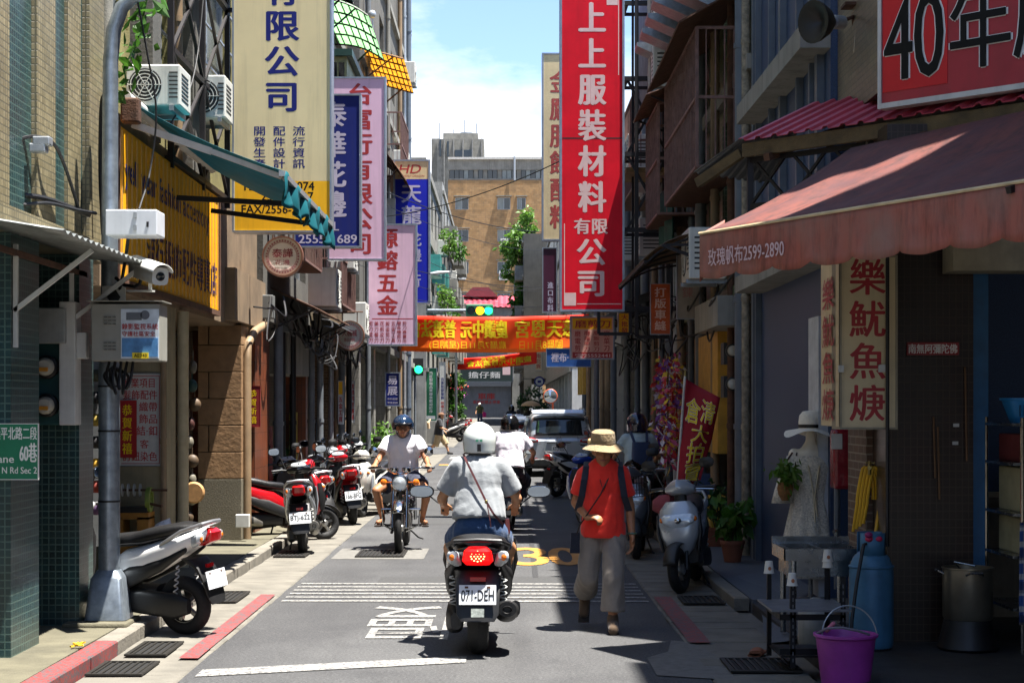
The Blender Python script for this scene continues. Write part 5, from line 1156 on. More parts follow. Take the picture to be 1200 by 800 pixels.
m = MB(); d_ = Vector((b.x - a.x, .9, 0)); column(m, '樂魷魚焿', Vector((a.x, Y, 0)) + Vector((-.02, -.004, 0)), -d_.normalized() * 1.0, Zv, -d_.length / 2, P(0, 318, Y).z, P(0, 497, Y).z, .62, .03); m.build('lettering', mat('sign_darkred', '#9c1a24', .5), fs, True)
part('clamp', M_white, fs, lambda m: (m.bb(P(982, 436, Y), P(989, 428, Y - .03)), m.bb(P(1029, 436, Y), P(1038, 427, Y - .03))))
part('pole', M_black, fs, lambda m: m.tube([P(1040, 270, Y - .06), P(1040, 640, Y - .06)], .014, 8))
# small red prayer plate
sign('prayer_plate', 'small red plate with white characters on the brown mosaic pillar', 12.66, (1063, 401, 1124, 416), mat('plate_red', '#8e1a1e', .4, var=.15), [('row', '南無阿彌陀佛', 1065, 403, 1122, 414, .02, M_lwhite)], depth=.03, fw=.5, cat='plate', frame=mat('plate_red', '#8e1a1e', .4))
for i, (px, py) in enumerate(((1121, 498), (1120, 519))): tag(part('sticker', M_white, None, lambda m: m.bb(P(px - 4, py + 2, 12.695), P(px + 3, py - 2, 12.69)), world=False), ('upper', 'lower')[i] + ' small white sticker on the brown mosaic pillar', 'sticker')
# mannequin in lace dress
c = P(950, 640, 15.2); mx, my = c.x, 15.2
t = thing('mannequin', 'headless white mannequin in a cream lace dress and straw hat', 'mannequin', (mx, my, .08))
m = MB()
for z_, w_, d_ in ((1.02, .13, .10), (1.1, .15, .11), (1.2, .16, .115), (1.3, .165, .115), (1.38, .15, .09), (1.43, .08, .06), (1.48, .05, .05), (1.54, .048, .048)): m.ell((0, 0, z_ - .08), (w_, d_, .06), 16, 8)
m.capsule((-.15, 0, 1.30), (-.2, .02, 1.02), .05, .04); m.capsule((.15, 0, 1.30), (.2, .02, 1.02), .05, .04); m.capsule((0, 0, .95), (0, 0, 1.1), .12, .12)
M_skinm = mat('mannequin_cream', '#ded6c4', .45, var=.06)
blob('torso', m, .016, M_skinm, t)
part('stand', M_steel, t, lambda m: (m.tube([(0, 0, .02), (0, 0, .95)], .02, 8), m.lathe([(.16, 0), (.16, .015), (.03, .03)], (0, 0, 0), 'z', 20)), world=False)
M_lace = mat('lace_cream', '#dcd4c4', .9, var=.45, scale=60, bump=.8, bscale=80, sheen=.3)
def dress(u, v):
    a = u * math.tau; z_ = 1.36 - v * .92
    if v < .12: w_, d_ = .19 + v * .1, .10 + v * .3
    elif v < .42: w_, d_ = .20 - (v - .12) * .12, .135 - (v - .12) * .05
    else: w_, d_ = .165 + (v - .42) * .17, .12 + (v - .42) * .15
    f = 1 + .07 * math.sin(a * 11) * max(0, v - .3) * 1.6
    return Vector((w_ * f * math.cos(a), d_ * f * math.sin(a), z_ - .08 + .02 * math.sin(a * 7) * v))
part('dress', M_lace, t, lambda m: m.grid(dress, 88, 26), world=False, solid=.004)
part('underskirt', M_lace, t, lambda m: m.grid(lambda u, v: Vector(((.22 + .02 * v) * (1 + .05 * math.sin(u * math.tau * 13)) * math.cos(u * math.tau), .17 * math.sin(u * math.tau), .42 - v * .22)), 60, 5), world=False, solid=.004)
for s in (-1, 1): part('sleeve', M_lace, t, lambda m: m.loft([((s * .15, 0, 1.28), (.06, 0, 0), (0, .065, 0), 2), ((s * .2, .0, 1.15), (.065, 0, 0), (0, .07, 0), 2), ((s * .235, 0, .98), (.085, 0, 0), (0, .08, 0), 2), ((s * .25, 0, .86), (.10, 0, 0), (0, .09, 0), 2)], 18, cap=False), world=False, solid=.004)
part('neck_tie', mat('tie_cream', '#cdbf9f', .7), t, lambda m: (m.tube([(-.05, -.15, 1.2), (-.01, -.15, 1.0), (0, -.145, .92), (.01, -.16, .7)], .008, 5), m.tube([(.05, -.15, 1.2), (.02, -.15, 1.0), (.01, -.145, .92), (.03, -.16, .75)], .008, 5)), world=False)
def hatm(m):
    m.lathe([(.105, 1.52), (.108, 1.58), (.10, 1.64), (.07, 1.675), (.001, 1.685)], (0, 0, 0), 'z', 28)
    m.grid(lambda u, v: Vector(((.105 + .13 * v) * math.cos(u * math.tau), (.105 + .13 * v) * math.sin(u * math.tau), 1.525 - .05 * v + .03 * v * math.sin(u * math.tau * 3 + .6))), 60, 4)
part('sun_hat', mat('straw_white', '#e6e0d0', .8, var=.12, scale=60, bump=.3, bscale=90), t, hatm, world=False)
part('hat_band', M_black, t, lambda m: m.lathe([(.109, 1.53), (.111, 1.56), (.109, 1.56), (.109, 1.53)], (0, 0, 0), 'z', 28), world=False)
# basket bag with flowers on its shoulder
t = thing('basket_bag', 'small wicker bag with green flowers hanging from the mannequin shoulder', 'bag', (mx - .25, my - .14, .97))
part('basket', mat('wicker', '#8a5f33', .8, var=.4, scale=60, bump=.7), t, lambda m: m.loft([((0, 0, .0), (.03, 0, 0), (0, .03, 0), 2), ((0, 0, .05), (.06, 0, 0), (0, .05, 0), 2.2), ((0, 0, .11), (.072, 0, 0), (0, .055, 0), 2.2), ((0, 0, .16), (.06, 0, 0), (0, .045, 0), 2.2)], 16), world=False)
part('strap', mat('strap_brown', '#3a2418', .6), t, lambda m: (m.tube([(-.06, 0, .2), (-.01, .05, .3), (.08, .1, .42)], .008, 5), m.tube([(.06, 0, .2), (.1, .05, .3), (.12, .1, .42)], .008, 5)), world=False)
part('greenery', M_leafl, t, lambda m: leaves(m, [(0, -.05, .24), (.02, -.06, .30), (-.03, -.04, .28), (.03, -.03, .22)], 160, .045, .075, 9), world=False)
# red wrapped bolt
t = thing('wrapped_bolt', 'red bolt of cloth in clear plastic hanging beside the mannequin', 'cloth bolt', P(987, 572, 14.4))
part('roll', mat('red_cloth_wrapped', '#8e1c2a', .2, var=.35, scale=7, bump=.6, bscale=9, spec=.7), t, lambda m: m.bb(P(972, 572, 14.5), P(998, 503, 14.3)), bevel=.03)
part('paper', M_white, t, lambda m: m.bb(P(974, 526, 14.299), P(987, 508, 14.292)))
tag(part('door_panel', mat('white_door', '#b9bbbd', .5, streak=.2), None, lambda m: m.bb(P(1006, 640, 14.0), P(1026, 500, 13.95)), world=False), 'white door panel behind the yellow hose', 'door panel')
for i, px in enumerate((981, 1001)): tag(part('upright_pipe', (M_pvcb, M_pvc)[i], None, lambda m: m.tube([P(px, 690, 14.6 - i * .4), P(px, 495, 14.6 - i * .4)], .028, 8), world=False), ('pale blue upright pipe left of the red cloth bolt', 'thin grey upright pipe right of the red cloth bolt')[i], 'pipe')
# yellow hose on a tap
t = thing('garden_hose', 'coiled yellow hose hanging on a tap by the brick return', 'hose', P(1022, 620, 13.1))
M_hose = mat('hose_yellow', '#d2a012', .45, var=.15)
for k in range(4):
    part('coil', M_hose, t, lambda m: m.tube([P(1020 + 9 * math.cos(a_ / 10 * math.pi) + (k - 1.5) * 4.0 + 1.2 * math.sin(a_), 585 - 38 * math.sin(a_ / 10 * math.pi) if a_ <= 10 else 585 + (a_ - 10) * (4.5 - .3 * k), 13.1 - .015 * k) if a_ <= 10 else P(1011 + (k - 1.5) * 4.0 - (a_ - 10) * .6, 585 + (a_ - 10) * (4.2 - .35 * k), 13.1 - .015 * k) for a_ in range(0, 20)], .013, 7))
part('tail', M_hose, t, lambda m: m.tube([P(1030, 560, 13.05), P(1031, 590, 13.05), P(1026, 625, 13.0), P(1022, 655, 12.9)], .013, 7))
part('tap', mat('brass', '#8a7a4a', .35, .8), t, lambda m: (m.tube([P(1019, 548, 13.2), P(1019, 548, 13.0)], .016, 8), m.tube([P(1019, 540, 13.05), P(1019, 556, 13.05)], .014, 8), m.bar(P(1014, 542, 13.05), P(1025, 542, 13.05), .012)))
# stainless sink on a stand
M_inox = mat('stainless', '#8e9398', .25, .95, var=.2, scale=6)
t = thing('steel_sink', 'stainless steel double sink on a tubular stand', 'sink', P(962, 700, 13.0))
a = P(918, 652, 12.75); x0, x1, y0, y1, zt = a.x, P(1004, 0, 13).x, 12.72, 13.3, .74
def sink(m):
    wallholes(m, (0, 0, zt), (1, 0, 0), (0, 1, 0), (x0, y0, x1, y1), [(x0 + .05, y0 + .05, x0 + .26, y1 - .08), (x0 + .29, y0 + .05, x1 - .05, y1 - .08)], .2)
    m.bb((x0, y0, zt - .09), (x1, y0 + .01, zt - .001)); m.bb((x0, y0, zt - .09), (x0 + .01, y1, zt - .001)); m.bb((x0, y1 - .01, zt - .09), (x1, y1, zt + .05)); m.bb((x1 - .01, y0, zt - .09), (x1, y1, zt - .001))
    m.bb((x0 + .04, y0 + .04, zt - .21), (x1 - .04, y1 - .07, zt - .2))
part('basin', M_inox, t, sink); part('basin_side', M_inox, t, lambda m: (m.bb((x0 + .045, y0 + .042, zt - .2), (x1 - .045, y0 + .047, zt - .01)), m.bb((x0 + .042, y0 + .047, zt - .2), (x0 + .047, y1 - .075, zt - .01))))
for x, y in ((x0 + .08, y0 + .05), (x1 - .08, y0 + .05), (x0 + .08, y1 - .05), (x1 - .08, y1 - .05)): part('leg', M_inox, t, lambda m: m.tube([(x, y, .05), (x, y, zt - .09)], .022, 10))
part('tap', M_inox, t, lambda m: m.tube([(x1 - .1, y1 - .03, zt + .05), (x1 - .1, y1 - .03, zt + .1), (x1 - .14, y1 - .12, zt + .09)], .012, 8))
# table of slotted angle iron, legs standing up past its top
t = thing('angle_iron_table', 'small table of slotted black angle iron with legs standing past its top', 'table', (2.0, 11.7, .05))
M_slot = mat('slotted_iron', '#17171a', .5, .5, var=.3, scale=12)
tx0, tx1, ty0, ty1 = P(897, 0, 12.05).x, P(985, 0, 11.6).x, 11.42, 12.0
def angle(m, x, y, sx, sy, z0, z1):
    m.bb((x, y, z0), (x + sx * .035, y + sy * .003, z1)); m.bb((x, y + sy * .003, z0), (x + sx * .003, y + sy * .035, z1))
    
holes_ = []
legs_ = ((tx0, ty1, 1, -1, .66), (tx0 + .07, ty0, 1, 1, .63), (tx1, ty1, -1, -1, .70), (tx1, ty0, -1, 1, .66))
for x, y, sx, sy, zt_ in legs_:
    lg = part('leg', M_slot, t, lambda m: angle(m, x, y, sx, sy, .05, zt_))
    part('slot', mat('slot_pale', '#5b5c60', .8), lg, lambda m: [m.bb((x + sx * .014, y - .0015 * sy, .09 + k * .045), (x + sx * .022, y - .0005 * sy, .115 + k * .045)) for k in range(12)])
part('top', mat('table_top', '#6f7277', .4, .3, var=.3, scale=5), t, lambda m: m.bb((tx0 - .06, ty0 - .04, .43), (tx1 + .03, ty1 + .03, .445)))
part('rail', M_slot, t, lambda m: (m.bb((tx0, ty0, .37), (tx1, ty0 + .004, .41)), m.bb((tx0, ty1 - .004, .37), (tx1, ty1, .41)), m.bb((tx0, ty0, .14), (tx1, ty0 + .004, .18)), m.bb((tx0, ty0, .37), (tx0 + .004, ty1, .41)), m.bb((tx1 - .004, ty0, .37), (tx1, ty1, .41))))
part('shelf', M_slot, t, lambda m: m.bb((tx0 + .01, ty0 + .01, .12), (tx1 - .01, ty1 - .01, .13)))
def cup(label, x, y, z_, k=1):
    t = thing('paper_cup', label, 'paper cup', (x, y, z_), 0, 'paper cups upside down on the table legs')
    for q in range(k):
        part('cup', mat('cup_white', '#c6c2b8', .6, var=.1), t, lambda m: m.lathe([(.038, .0), (.039, .004), (.036, .006), (.026, .085), (.001, .085)], (0, 0, .04 * q), 'z', 20), world=False)
    part('print', mat('cup_print', '#9a5a36', .6), t, lambda m: m.loft([((0, -.0335, .035 + .04 * (k - 1)), (.012, 0, 0), (0, 0, .014), 2), ((0, -.034, .035 + .04 * (k - 1)), (.011, 0, 0), (0, 0, .013), 2)], 14), world=False)
for i, (x, y, sx, sy, zt_) in enumerate(legs_[:3]):
    cup(('single paper cup upside down on the far left table leg', 'single paper cup upside down on the near left table leg', 'stacked paper cups upside down on the right table leg')[i], x + sx * .015, y + sy * .015, zt_ - .03, 1 + (i == 2))
# gas cylinder
c = P(1021, 745, 12.35); c = Vector((c.x, 12.35, .05))
t = thing('gas_cylinder', 'dented blue gas cylinder with red valve by the brown pillar', 'gas cylinder', c)
M_gas = mat('gas_blue', '#3f7090', .5, .1, var=.3, scale=5, streak=.3)
part('tank', M_gas, t, lambda m: m.lathe([(.14, 0), (.155, .03), (.158, .06), (.158, .56), (.152, .60), (.13, .66), (.09, .70), (.03, .715), (.001, .715)], (0, 0, 0), 'z', 32), world=False)
part('weld_band', M_gas, t, lambda m: (m.lathe([(.158, .585), (.163, .59), (.163, .6), (.152, .605), (.158, .585)], (0, 0, 0), 'z', 32),), world=False)
for a0_ in (.6, 3.7): part('collar', M_gas, t, lambda m: m.grid(lambda u, v: Vector((.11 * math.cos(a0_ + u * 1.9), .11 * math.sin(a0_ + u * 1.9), .67 + v * .17)), 10, 2), world=False, solid=.006)
part('foot_ring', M_blackst, t, lambda m: m.lathe([(.145, -.002), (.15, .03), (.14, .03), (.145, -.002)], (0, 0, 0), 'z', 28), world=False)
part('valve', mat('valve_red', '#a01a34', .4), t, lambda m: (m.tube([(0, 0, .71), (0, 0, .80)], .025, 10), m.lathe([(.045, .79), (.05, .81), (.045, .83), (.001, .83)], (0, 0, 0), 'z', 12)), world=False)
part('hose', M_cable, t, lambda m: m.tube([(0, -.02, .77), (-.08, -.12, .76), (-.15, -.22, .5), (-.2, -.3, .25), (-.22, -.35, .02)], .013, 8), world=False)
for i in range(5): part('ribbon', mat('ribbon_%d' % (i % 3), ('#b01846', '#c43a20', '#8a1a5a')[i % 3], .5), t, lambda m: m.ell((.04 * math.cos(i * 1.3) - .01, -.1 + .03 * math.sin(i * 2), .80 + .015 * (i % 3)), (.03, .02, .022), 8, 6), world=False)
# purple bucket
t = thing('bucket', 'purple plastic bucket with raised wire handle at the right foreground', 'bucket', (P(991, 0, 10.95).x, 10.95, .03))
M_pur = mat('purple_plastic', '#9a3590', .4, var=.3, scale=4)
part('pail', M_pur, t, lambda m: m.lathe([(.001, .012), (.145, .012), (.15, .0), (.155, .0), (.19, .29), (.205, .30), (.205, .315), (.192, .318), (.184, .30), (.15, .02)], (0, 0, 0), 'z', 40), world=False)
part('water', mat('bucket_water', '#3a3040', .05, var=.2), t, lambda m: m.lathe([(.176, .245), (.001, .245)], (0, 0, 0), 'z', 32), world=False)
hp = [(.195 * math.cos(a_), -.03 + .16 * math.sin(a_) * .35, .30 + .19 * math.sin(a_)) for a_ in [math.pi * i / 20 for i in range(21)]]
part('handle', mat('wire_grey', '#9aa0a4', .4, .6), t, lambda m: m.tube([(p[0] * .9 + .02, p[1], p[2]) for p in hp], .005, 6), world=False)
part('grip', mat('grip_pink', '#b0647a', .6), t, lambda m: m.capsule((-.13, -.05, .34), (-.09, -.06, .385), .014, .014), world=False)
part('rope', mat('rope_dark', '#6a6570', .7), t, lambda m: m.tube([(-.19, 0, .31), (-.14, -.1, .36), (-.05, -.14, .37), (.05, -.14, .35), (.13, -.1, .32)], .009, 6), world=False)
# cooking pot on a burner
c = Vector((P(1134, 0, 12.3).x, 12.3, .05))
t = thing('stock_pot', 'dented steel stock pot with handles on a dark burner', 'pot', c + Vector((0, 0, .22)))
part('body', mat('pot_steel', '#98907f', .35, .85, var=.3, scale=4), t, lambda m: m.lathe([(.001, 0), (.165, 0), (.178, .02), (.178, .36), (.185, .365), (.185, .375), (.17, .375), (.17, .34), (.001, .34)], (0, 0, 0), 'z', 36), world=False)
part('handle', M_inox, t, lambda m: (m.tube([(-.06, -.185, .33), (-.04, -.23, .35), (.04, -.23, .35), (.06, -.185, .33)], .008, 7), m.tube([(-.185, -.06, .33), (-.22, -.04, .35), (-.22, .04, .35), (-.185, .06, .33)], .008, 7)), world=False)
part('ladle', M_inox, t, lambda m: m.tube([(-.05, -.05, .34), (-.12, -.1, .42), (.0, -.2, .40)], .007, 6), world=False)
tag(part('gas_burner', M_black, None, lambda m: (m.lathe([(.2, 0), (.22, .02), (.19, .12), (.17, .22), (.1, .22)], c, 'z', 18),), world=False), 'black iron burner under the stock pot', 'burner')
# shelving in the shop mouth
t = thing('chrome_shelf', 'chrome post shelf with cartons at the right edge', 'shelf', (3.75, 12.6, .05))
sx0, sx1, sy0, sy1 = P(1160, 0, 12.7).x, 4.6, 12.1, 12.8
for x, y in ((sx0 + .06, sy0), (sx0, sy1), (sx1, sy0), (sx1, sy1)): part('post', mat('chrome', '#a9a49a', .2, .95, var=.1), t, lambda m: m.tube([(x, y, .05), (x, y, 1.72)], .016, 8))
for z_ in (.35, .72, 1.02, 1.38, 1.66): part('tray', M_inox, t, lambda m: m.bb((sx0 - .01, sy0 - .01, z_), (sx1, sy1, z_ + .02)))
for i, (z_, h_, cc) in enumerate(((1.04, .32, '#a8a07c'), (.74, .26, '#a8a07c'), (1.40, .2, '#6e2a26'))):
    tag(part('storage_box', mat('box_%d' % i, cc, .7, var=.2), None, lambda m: m.bb((sx0 + .08, sy0 + .04, z_), (sx1 - .2, sy1 - .05, z_ + h_)), world=False, bevel=.01), ('pale carton on the upper tray of the chrome shelf', 'pale carton on the middle tray of the chrome shelf', 'dark red box on the top tray of the chrome shelf')[i], 'box')
t = thing('plastic_basket', 'bright blue plastic basket on top of the chrome shelf', 'basket', (sx0 + .25, 12.45, 1.68))
part('tub', mat('blue_plastic', '#1f78b4', .4, var=.1), t, lambda m: m.loft([((0, 0, 0), (.16, 0, 0), (0, .14, 0), 3), ((0, 0, .16), (.22, 0, 0), (0, .19, 0), 3), ((0, 0, .165), (.235, 0, 0), (0, .205, 0), 3), ((0, 0, .18), (.235, 0, 0), (0, .205, 0), 3), ((0, 0, .17), (.2, 0, 0), (0, .17, 0), 3)], 28), world=False)
part('hole_row', mat('blue_dark', '#0c3e66', .6), t, lambda m: [m.box((-.15 + .03 * k, -.165 - .0, .09), (.008, .012, .08)) for k in range(11)], world=False)
def plaid():
    m, nt, b = _base('plaid_cloth'); p = _coords(nt, True); out = lin('#2b4a86')
    for ax, sc_, cc in (('X', 55, '#c9b24a'), ('Z', 55, '#c9c2b0'), ('Z', 27, '#1a2244'), ('X', 27, '#16204a')):
        sp_ = _n(nt, 'SeparateXYZ'); nt.links.new(p, sp_.inputs[0]); q = _n(nt, 'Math', operation='MULTIPLY'); nt.links.new(sp_.outputs[ax], q.inputs[0]); q.inputs[1].default_value = sc_
        s_ = _n(nt, 'Math', operation='SINE'); nt.links.new(q.outputs[0], s_.inputs[0]); gt = _n(nt, 'Math', operation='GREATER_THAN'); nt.links.new(s_.outputs[0], gt.inputs[0]); gt.inputs[1].default_value = .45
        h_ = _n(nt, 'Math', operation='MULTIPLY'); nt.links.new(gt.outputs[0], h_.inputs[0]); h_.inputs[1].default_value = .6; out = _mix(nt, h_.outputs[0], out, lin(cc))
    nt.links.new(out, b.inputs['Base Color']); b.inputs['Roughness'].default_value = .8; return m
tag(part('plaid_cloth', plaid(), None, lambda m: m.grid(lambda u, v: Vector((sx0 + .02 + u * .28, 12.02 + .03 * math.sin(u * 12 + v), .98 - v * .72)), 14, 6), world=False, solid=.006), 'blue plaid cloth hanging from the chrome shelf', 'cloth')
for i, (px, a_, b_) in enumerate(((1096, 488, 560), (1101, 500, 585), (1133, 430, 540))):
    tag(part('thin_rod', mat('rod_brown', '#6a4a2c', .6), None, lambda m: m.tube([P(px, b_, 12.66), P(px - 2, a_, 12.68)], .008, 6), world=False), ('left', 'middle', 'right')[i] + ' thin brown rod hanging on the brown mosaic pillar', 'rod')
tag(part('plastic_jug', mat('jug_white', '#8d8d88', .5, var=.2, streak=.3), None, lambda m: m.lathe([(.001, .05), (.12, .05), (.13, .08), (.13, .28), (.10, .34), (.04, .37), (.04, .4), (.001, .4)], (2.28, 12.5, 0), 'z', 20), world=False), 'white ribbed plastic drum under the steel sink', 'drum')
tag(part('slipper', mat('slipper_tan', '#8a5236', .7), None, lambda m: (m.loft([((1.86, 12.35, .03), (.045, 0, 0), (0, 0, .012), 3), ((1.78, 12.15, .03), (.05, 0, 0), (0, 0, .012), 3)], 14), m.loft([((1.81, 12.22, .05), (.05, 0, 0), (0, 0, .03), 2), ((1.79, 12.15, .045), (.05, 0, 0), (0, 0, .02), 2)], 12)), world=False), 'tan slipper left at the foot of the small iron table', 'slipper')
# ---------------------------------------------------------------- right facade clutter
def cage(label, y0, y1, z0, z1, out, side=1, xf=2.84):
    t = thing('window_cage', label, 'window cage', (xf, (y0 + y1) / 2, z0)); x1 = xf - out * side
    M_cg = mat('cage_iron', '#7d5f58', .7, .2, var=.4, scale=8)
    def fr(m):
        for z_ in (z0, (z0 + z1) / 2, z1): m.bar((x1, y0, z_), (x1, y1, z_), .035); m.bar((xf, y0, z_), (x1, y0, z_), .035); m.bar((xf, y1, z_), (x1, y1, z_), .035)
        for y in (y0, y1): m.bar((x1, y, z0), (x1, y, z1), .04)
    part('frame', M_cg, t, fr)
    n = int((y1 - y0) / .16)
    for k in range(1, n): y = y0 + (y1 - y0) * k / n; part('bar', M_cg, t, lambda m: m.bar((x1, y, z0), (x1, y, z1), .014))
    for k in range(1, 5): x = xf + (x1 - xf) * k / 5; part('bar', M_cg, t, lambda m: m.bar((x, y0, z0), (x, y0, z1), .014))
    for k in range(int((y1 - y0) / .42)):
        if (k * 7 + int(y0)) % 4 == 3: continue
        part('slat', mat('cage_wood', '#7b7166', .8, var=.35, scale=6, streak=.4), t, lambda m: m.bb((x1 + side * .02, y0 + .06 + k * .42, z0 + .05), (x1 + side * .03, y0 + .20 + k * .42, z1 - .05 - .25 * ((k * 5) % 3))))
    part('floor', M_rust, t, lambda m: m.bb((xf, y0, z0 - .03), (x1, y1, z0 - .005)))
    return t
cage('rusty window cage with timber slats above the red tin canopy', 20.3, 24.2, 4.65, 6.3, .55)
part('hood', M_rust, bpy.data.objects['window_cage'], lambda m: m.add([(2.84, 20.0, 6.75), (2.84, 24.5, 6.75), (2.05, 24.5, 6.3), (2.05, 20.0, 6.3)], [(0, 1, 2, 3)]), solid=.02)
t = thing('condenser_shelf', 'row of grey steel shelves under the three condensers', 'shelf', (2.5, 24, 7.2))
for i in range(5):
    y = 21.9 + i * .95; part('bracket', M_steel, t, lambda m: (m.prism([(2.84, 7.28), (2.84, 6.85), (2.0, 7.22), (2.0, 7.28)], y, y + .5)))
# purple grey corrugated wall panels near the red sign
tag(part('tin_screen', mat('lilac_tin', '#8e8da0', .5, .2, var=.25, scale=3, streak=.4), None, lambda m: m.grid(lambda u, v: (2.35 + .02 * math.sin(u * 110), 27.0 + u * 3.4, 6.7 + v * 3.1), 140, 1), world=False, solid=.004), 'lilac grey corrugated panel beside the top of the huge red sign', 'panel')
cage('dark window cage beside the middle of the huge red sign', 29.5, 33, 5.6, 7.2, .6)
cage('dark window cage below the lilac panel', 24.8, 26.8, 4.6, 6.2, .6)
tag(part('tarpaulin', mat('teal_tarp', '#2f6a60', .7, var=.3, trans=.3), None, lambda m: m.grid(lambda u, v: (2.45 + .05 * math.sin(u * 14), 24.9 + u * 2.0, 4.2 + v * (1.25 - .5 * u)), 20, 4), world=False, solid=.004), 'faded teal tarpaulin hung on the right facade', 'tarpaulin')
tag(part('timber_shelf', mat('old_timber', '#8a6a40', .8, var=.4, scale=6), None, lambda m: m.bb((1.95, 27.3, 5.55), (2.8, 28.6, 5.62)), world=False), 'timber shelf board inside the black sign frame', 'shelf')
t = thing('tin_canopy', 'old brown tin canopy with bent rods beside the huge red sign', 'canopy', (2.2, 23, 3.7))
part('sheet', mat('brown_tin', '#5f4a34', .75, .2, var=.5, scale=5, streak=.5), t, lambda m: m.grid(lambda u, v: (2.83 - 1.15 * v, 20.6 + 4.6 * u, 3.95 - .1 * v - .28 * v ** 4 + .01 * math.sin(u * 190)), 120, 8), solid=.006)
for k in range(5): part('rod', M_blackst, t, lambda m: m.tube([(2.83 - 1.13 * v / 8, 20.65 + 1.13 * k, 3.9 - .1 * v / 8 - .28 * (v / 8) ** 4) for v in range(9)], .016, 5))
part('edge', M_blackst, t, lambda m: (m.bar((1.7, 20.6, 3.55), (1.7, 25.2, 3.55), .03), m.bar((2.83, 20.62, 3.4), (1.9, 20.62, 3.75), .04), m.bar((1.95, 20.62, 3.75), (2.83, 20.62, 3.75), .03)))
# meters, wires and clutter on right columns
for i, (px, py) in enumerate(((853, 383), (853, 452), (848, 412))):
    if i < 2:
        c = P(858, (411, 450)[i], 20.6)
        t = thing('electric_meter', ('upper', 'lower')[i] + ' round glass electricity meter in the dark doorway', 'meter', c)
        part('case', M_acd, t, lambda m: m.lathe([(.085, 0), (.085, -.05), (.07, -.06)], c, 'y', 18)); part('glass', mat('meter_dial', '#b9b5a8', .1), t, lambda m: m.lathe([(.066, -.05), (.06, -.1), (.001, -.11)], c, 'y', 18)); part('base', M_acd, t, lambda m: m.bb((c.x - .1, c.y, c.z - .16), (c.x + .1, c.y + .3, c.z + .1)))
for i in range(14):
    y = 19.9 + i * 1.3; z_ = 2.9 + rnd.uniform(-.1, .7)
    cable('sagging dark wire tangled under the right canopies', [(2.7, y, z_), (2.5 + rnd.uniform(-.2, .15), y + .4, z_ - rnd.uniform(.1, .5)), (2.6, y + .9, z_ + rnd.uniform(-.2, .3)), (2.7, y + 1.7, 3.1 + rnd.uniform(-.3, .5))], .013, grp='tangled wires on the right facade')
# shop flag
t = thing('shop_flag', 'leaning red flag with yellow outlined characters behind the silver scooter', 'flag', P(797, 600, 18.6))
pA, pB = P(790, 620, 18.6), P(803, 437, 18.6)
part('pole', mat('flag_pole', '#b9b6b0', .4), t, lambda m: m.tube([Vector((pA.x - .03, 18.6, .09)), pB], .014, 8)); part('finial', mat('brass', '#8a7a4a', .35, .8), t, lambda m: m.capsule(P(803, 440, 18.6), P(803, 434, 18.6), .016, .012))
def fl(u, v):
    l = P(804 - 11 * v, 444 + 128 * v, 18.58); r = P(843 - 17 * v - 10 * max(0, v - .5), 466 + 96 * v, 18.58); p = l.lerp(r, u); p.y += .05 * math.sin(u * 5 + v * 4) - .02; return p
part('cloth', mat('flag_red', '#a3182a', .7, var=.15, scale=5, trans=.3), t, lambda m: m.grid(fl, 16, 20), solid=.004)
for nm, off, bo, mt in (('lettering_outline', .012, .05, M_lwhite), ('lettering', .018, .018, mat('flag_yellow', '#e0c010', .6))):
    m = MB()
    for s, u0, v0, u1, v1 in (('清', .52, .10, .92, .34), ('倉', .08, .14, .5, .38), ('大', .3, .38, .85, .56), ('拍', .22, .57, .82, .77), ('賣', .2, .78, .9, .99)):
        mm = MB(); put(mm, s, (0, 0, 0), Xv, Zv, (u0, 1 - v1, u1, 1 - v0), bo)
        m.add([fl(p[0], 1 - p[2]) + Vector((0, -off + p[1] * .3, 0)) for p in mm.v], mm.f)
    m.build(nm, mt, t, True)
# hanging garlands of trim at the notions shop
for i in range(7):
    c = P(752 + (i % 4) * 6 + rnd.uniform(-3, 3), 0, 25 + i * .35); c = Vector((2.25 + rnd.uniform(-.15, .25), 22.6 + i * .45, 1.0))
    t = thing('trim_garland', 'hanging garland of coloured ribbons and flowers outside the notions shop', 'garland', c, 0, 'garlands outside the notions shop')
    part('cord', M_rust, t, lambda m: m.tube([(0, 0, .0), (0, 0, 1.5)], .01, 5), world=False)
    for k, cc in enumerate(('#c04a70', '#d8b83a', '#6a3f8a', '#d6d0d8', '#b02a2a')):
        part('ribbon_tuft', mat('ribbon_c%d' % k, cc, .6, var=.3), t, lambda m: leaves(m, [(rnd.uniform(-.05, .05), rnd.uniform(-.05, .05), .1 + 1.3 * q / 14) for q in range(15)], 42, .045, .11, i * 7 + k), world=False)
# potted plants
def pot(label, x, y, z_, h, n, sz, seed, lm=M_leafd, r=.13):
    t = thing('potted_plant', label, 'plant', (x, y, z_))
    part('pot', mat('clay_pot', '#7a4632', .8, var=.25), t, lambda m: m.lathe([(.001, 0), (r * .7, 0), (r, .2), (r * 1.08, .2), (r * 1.08, .24), (r * .92, .24), (r * .9, .19), (.001, .19)], (0, 0, 0), 'z', 20), world=False)
    q = random.Random(seed); st = []
    m = MB()
    for k in range(7):
        a = q.uniform(0, math.tau); l = q.uniform(.5, 1) * h; tip = Vector((math.cos(a) * l * .35, math.sin(a) * l * .35, .2 + l)); m.tube([(0, 0, .18), (tip.x * .4, tip.y * .4, .2 + l * .6), tip], [.01, .008, .003], 5); st += [tip, tip * .85, Vector((tip.x * .6, tip.y * .6, .2 + l * .6))]
    m.build('stem', M_bark, t); part('foliage', lm, t, lambda m: leaves(m, st, n, h * .1, sz, seed), world=False)
    return t
pot('leafy green plant in a clay pot beside the grey drain pipes', P(857, 0, 19).x, 18.9, .08, .55, 160, .17, 4, M_leaf)
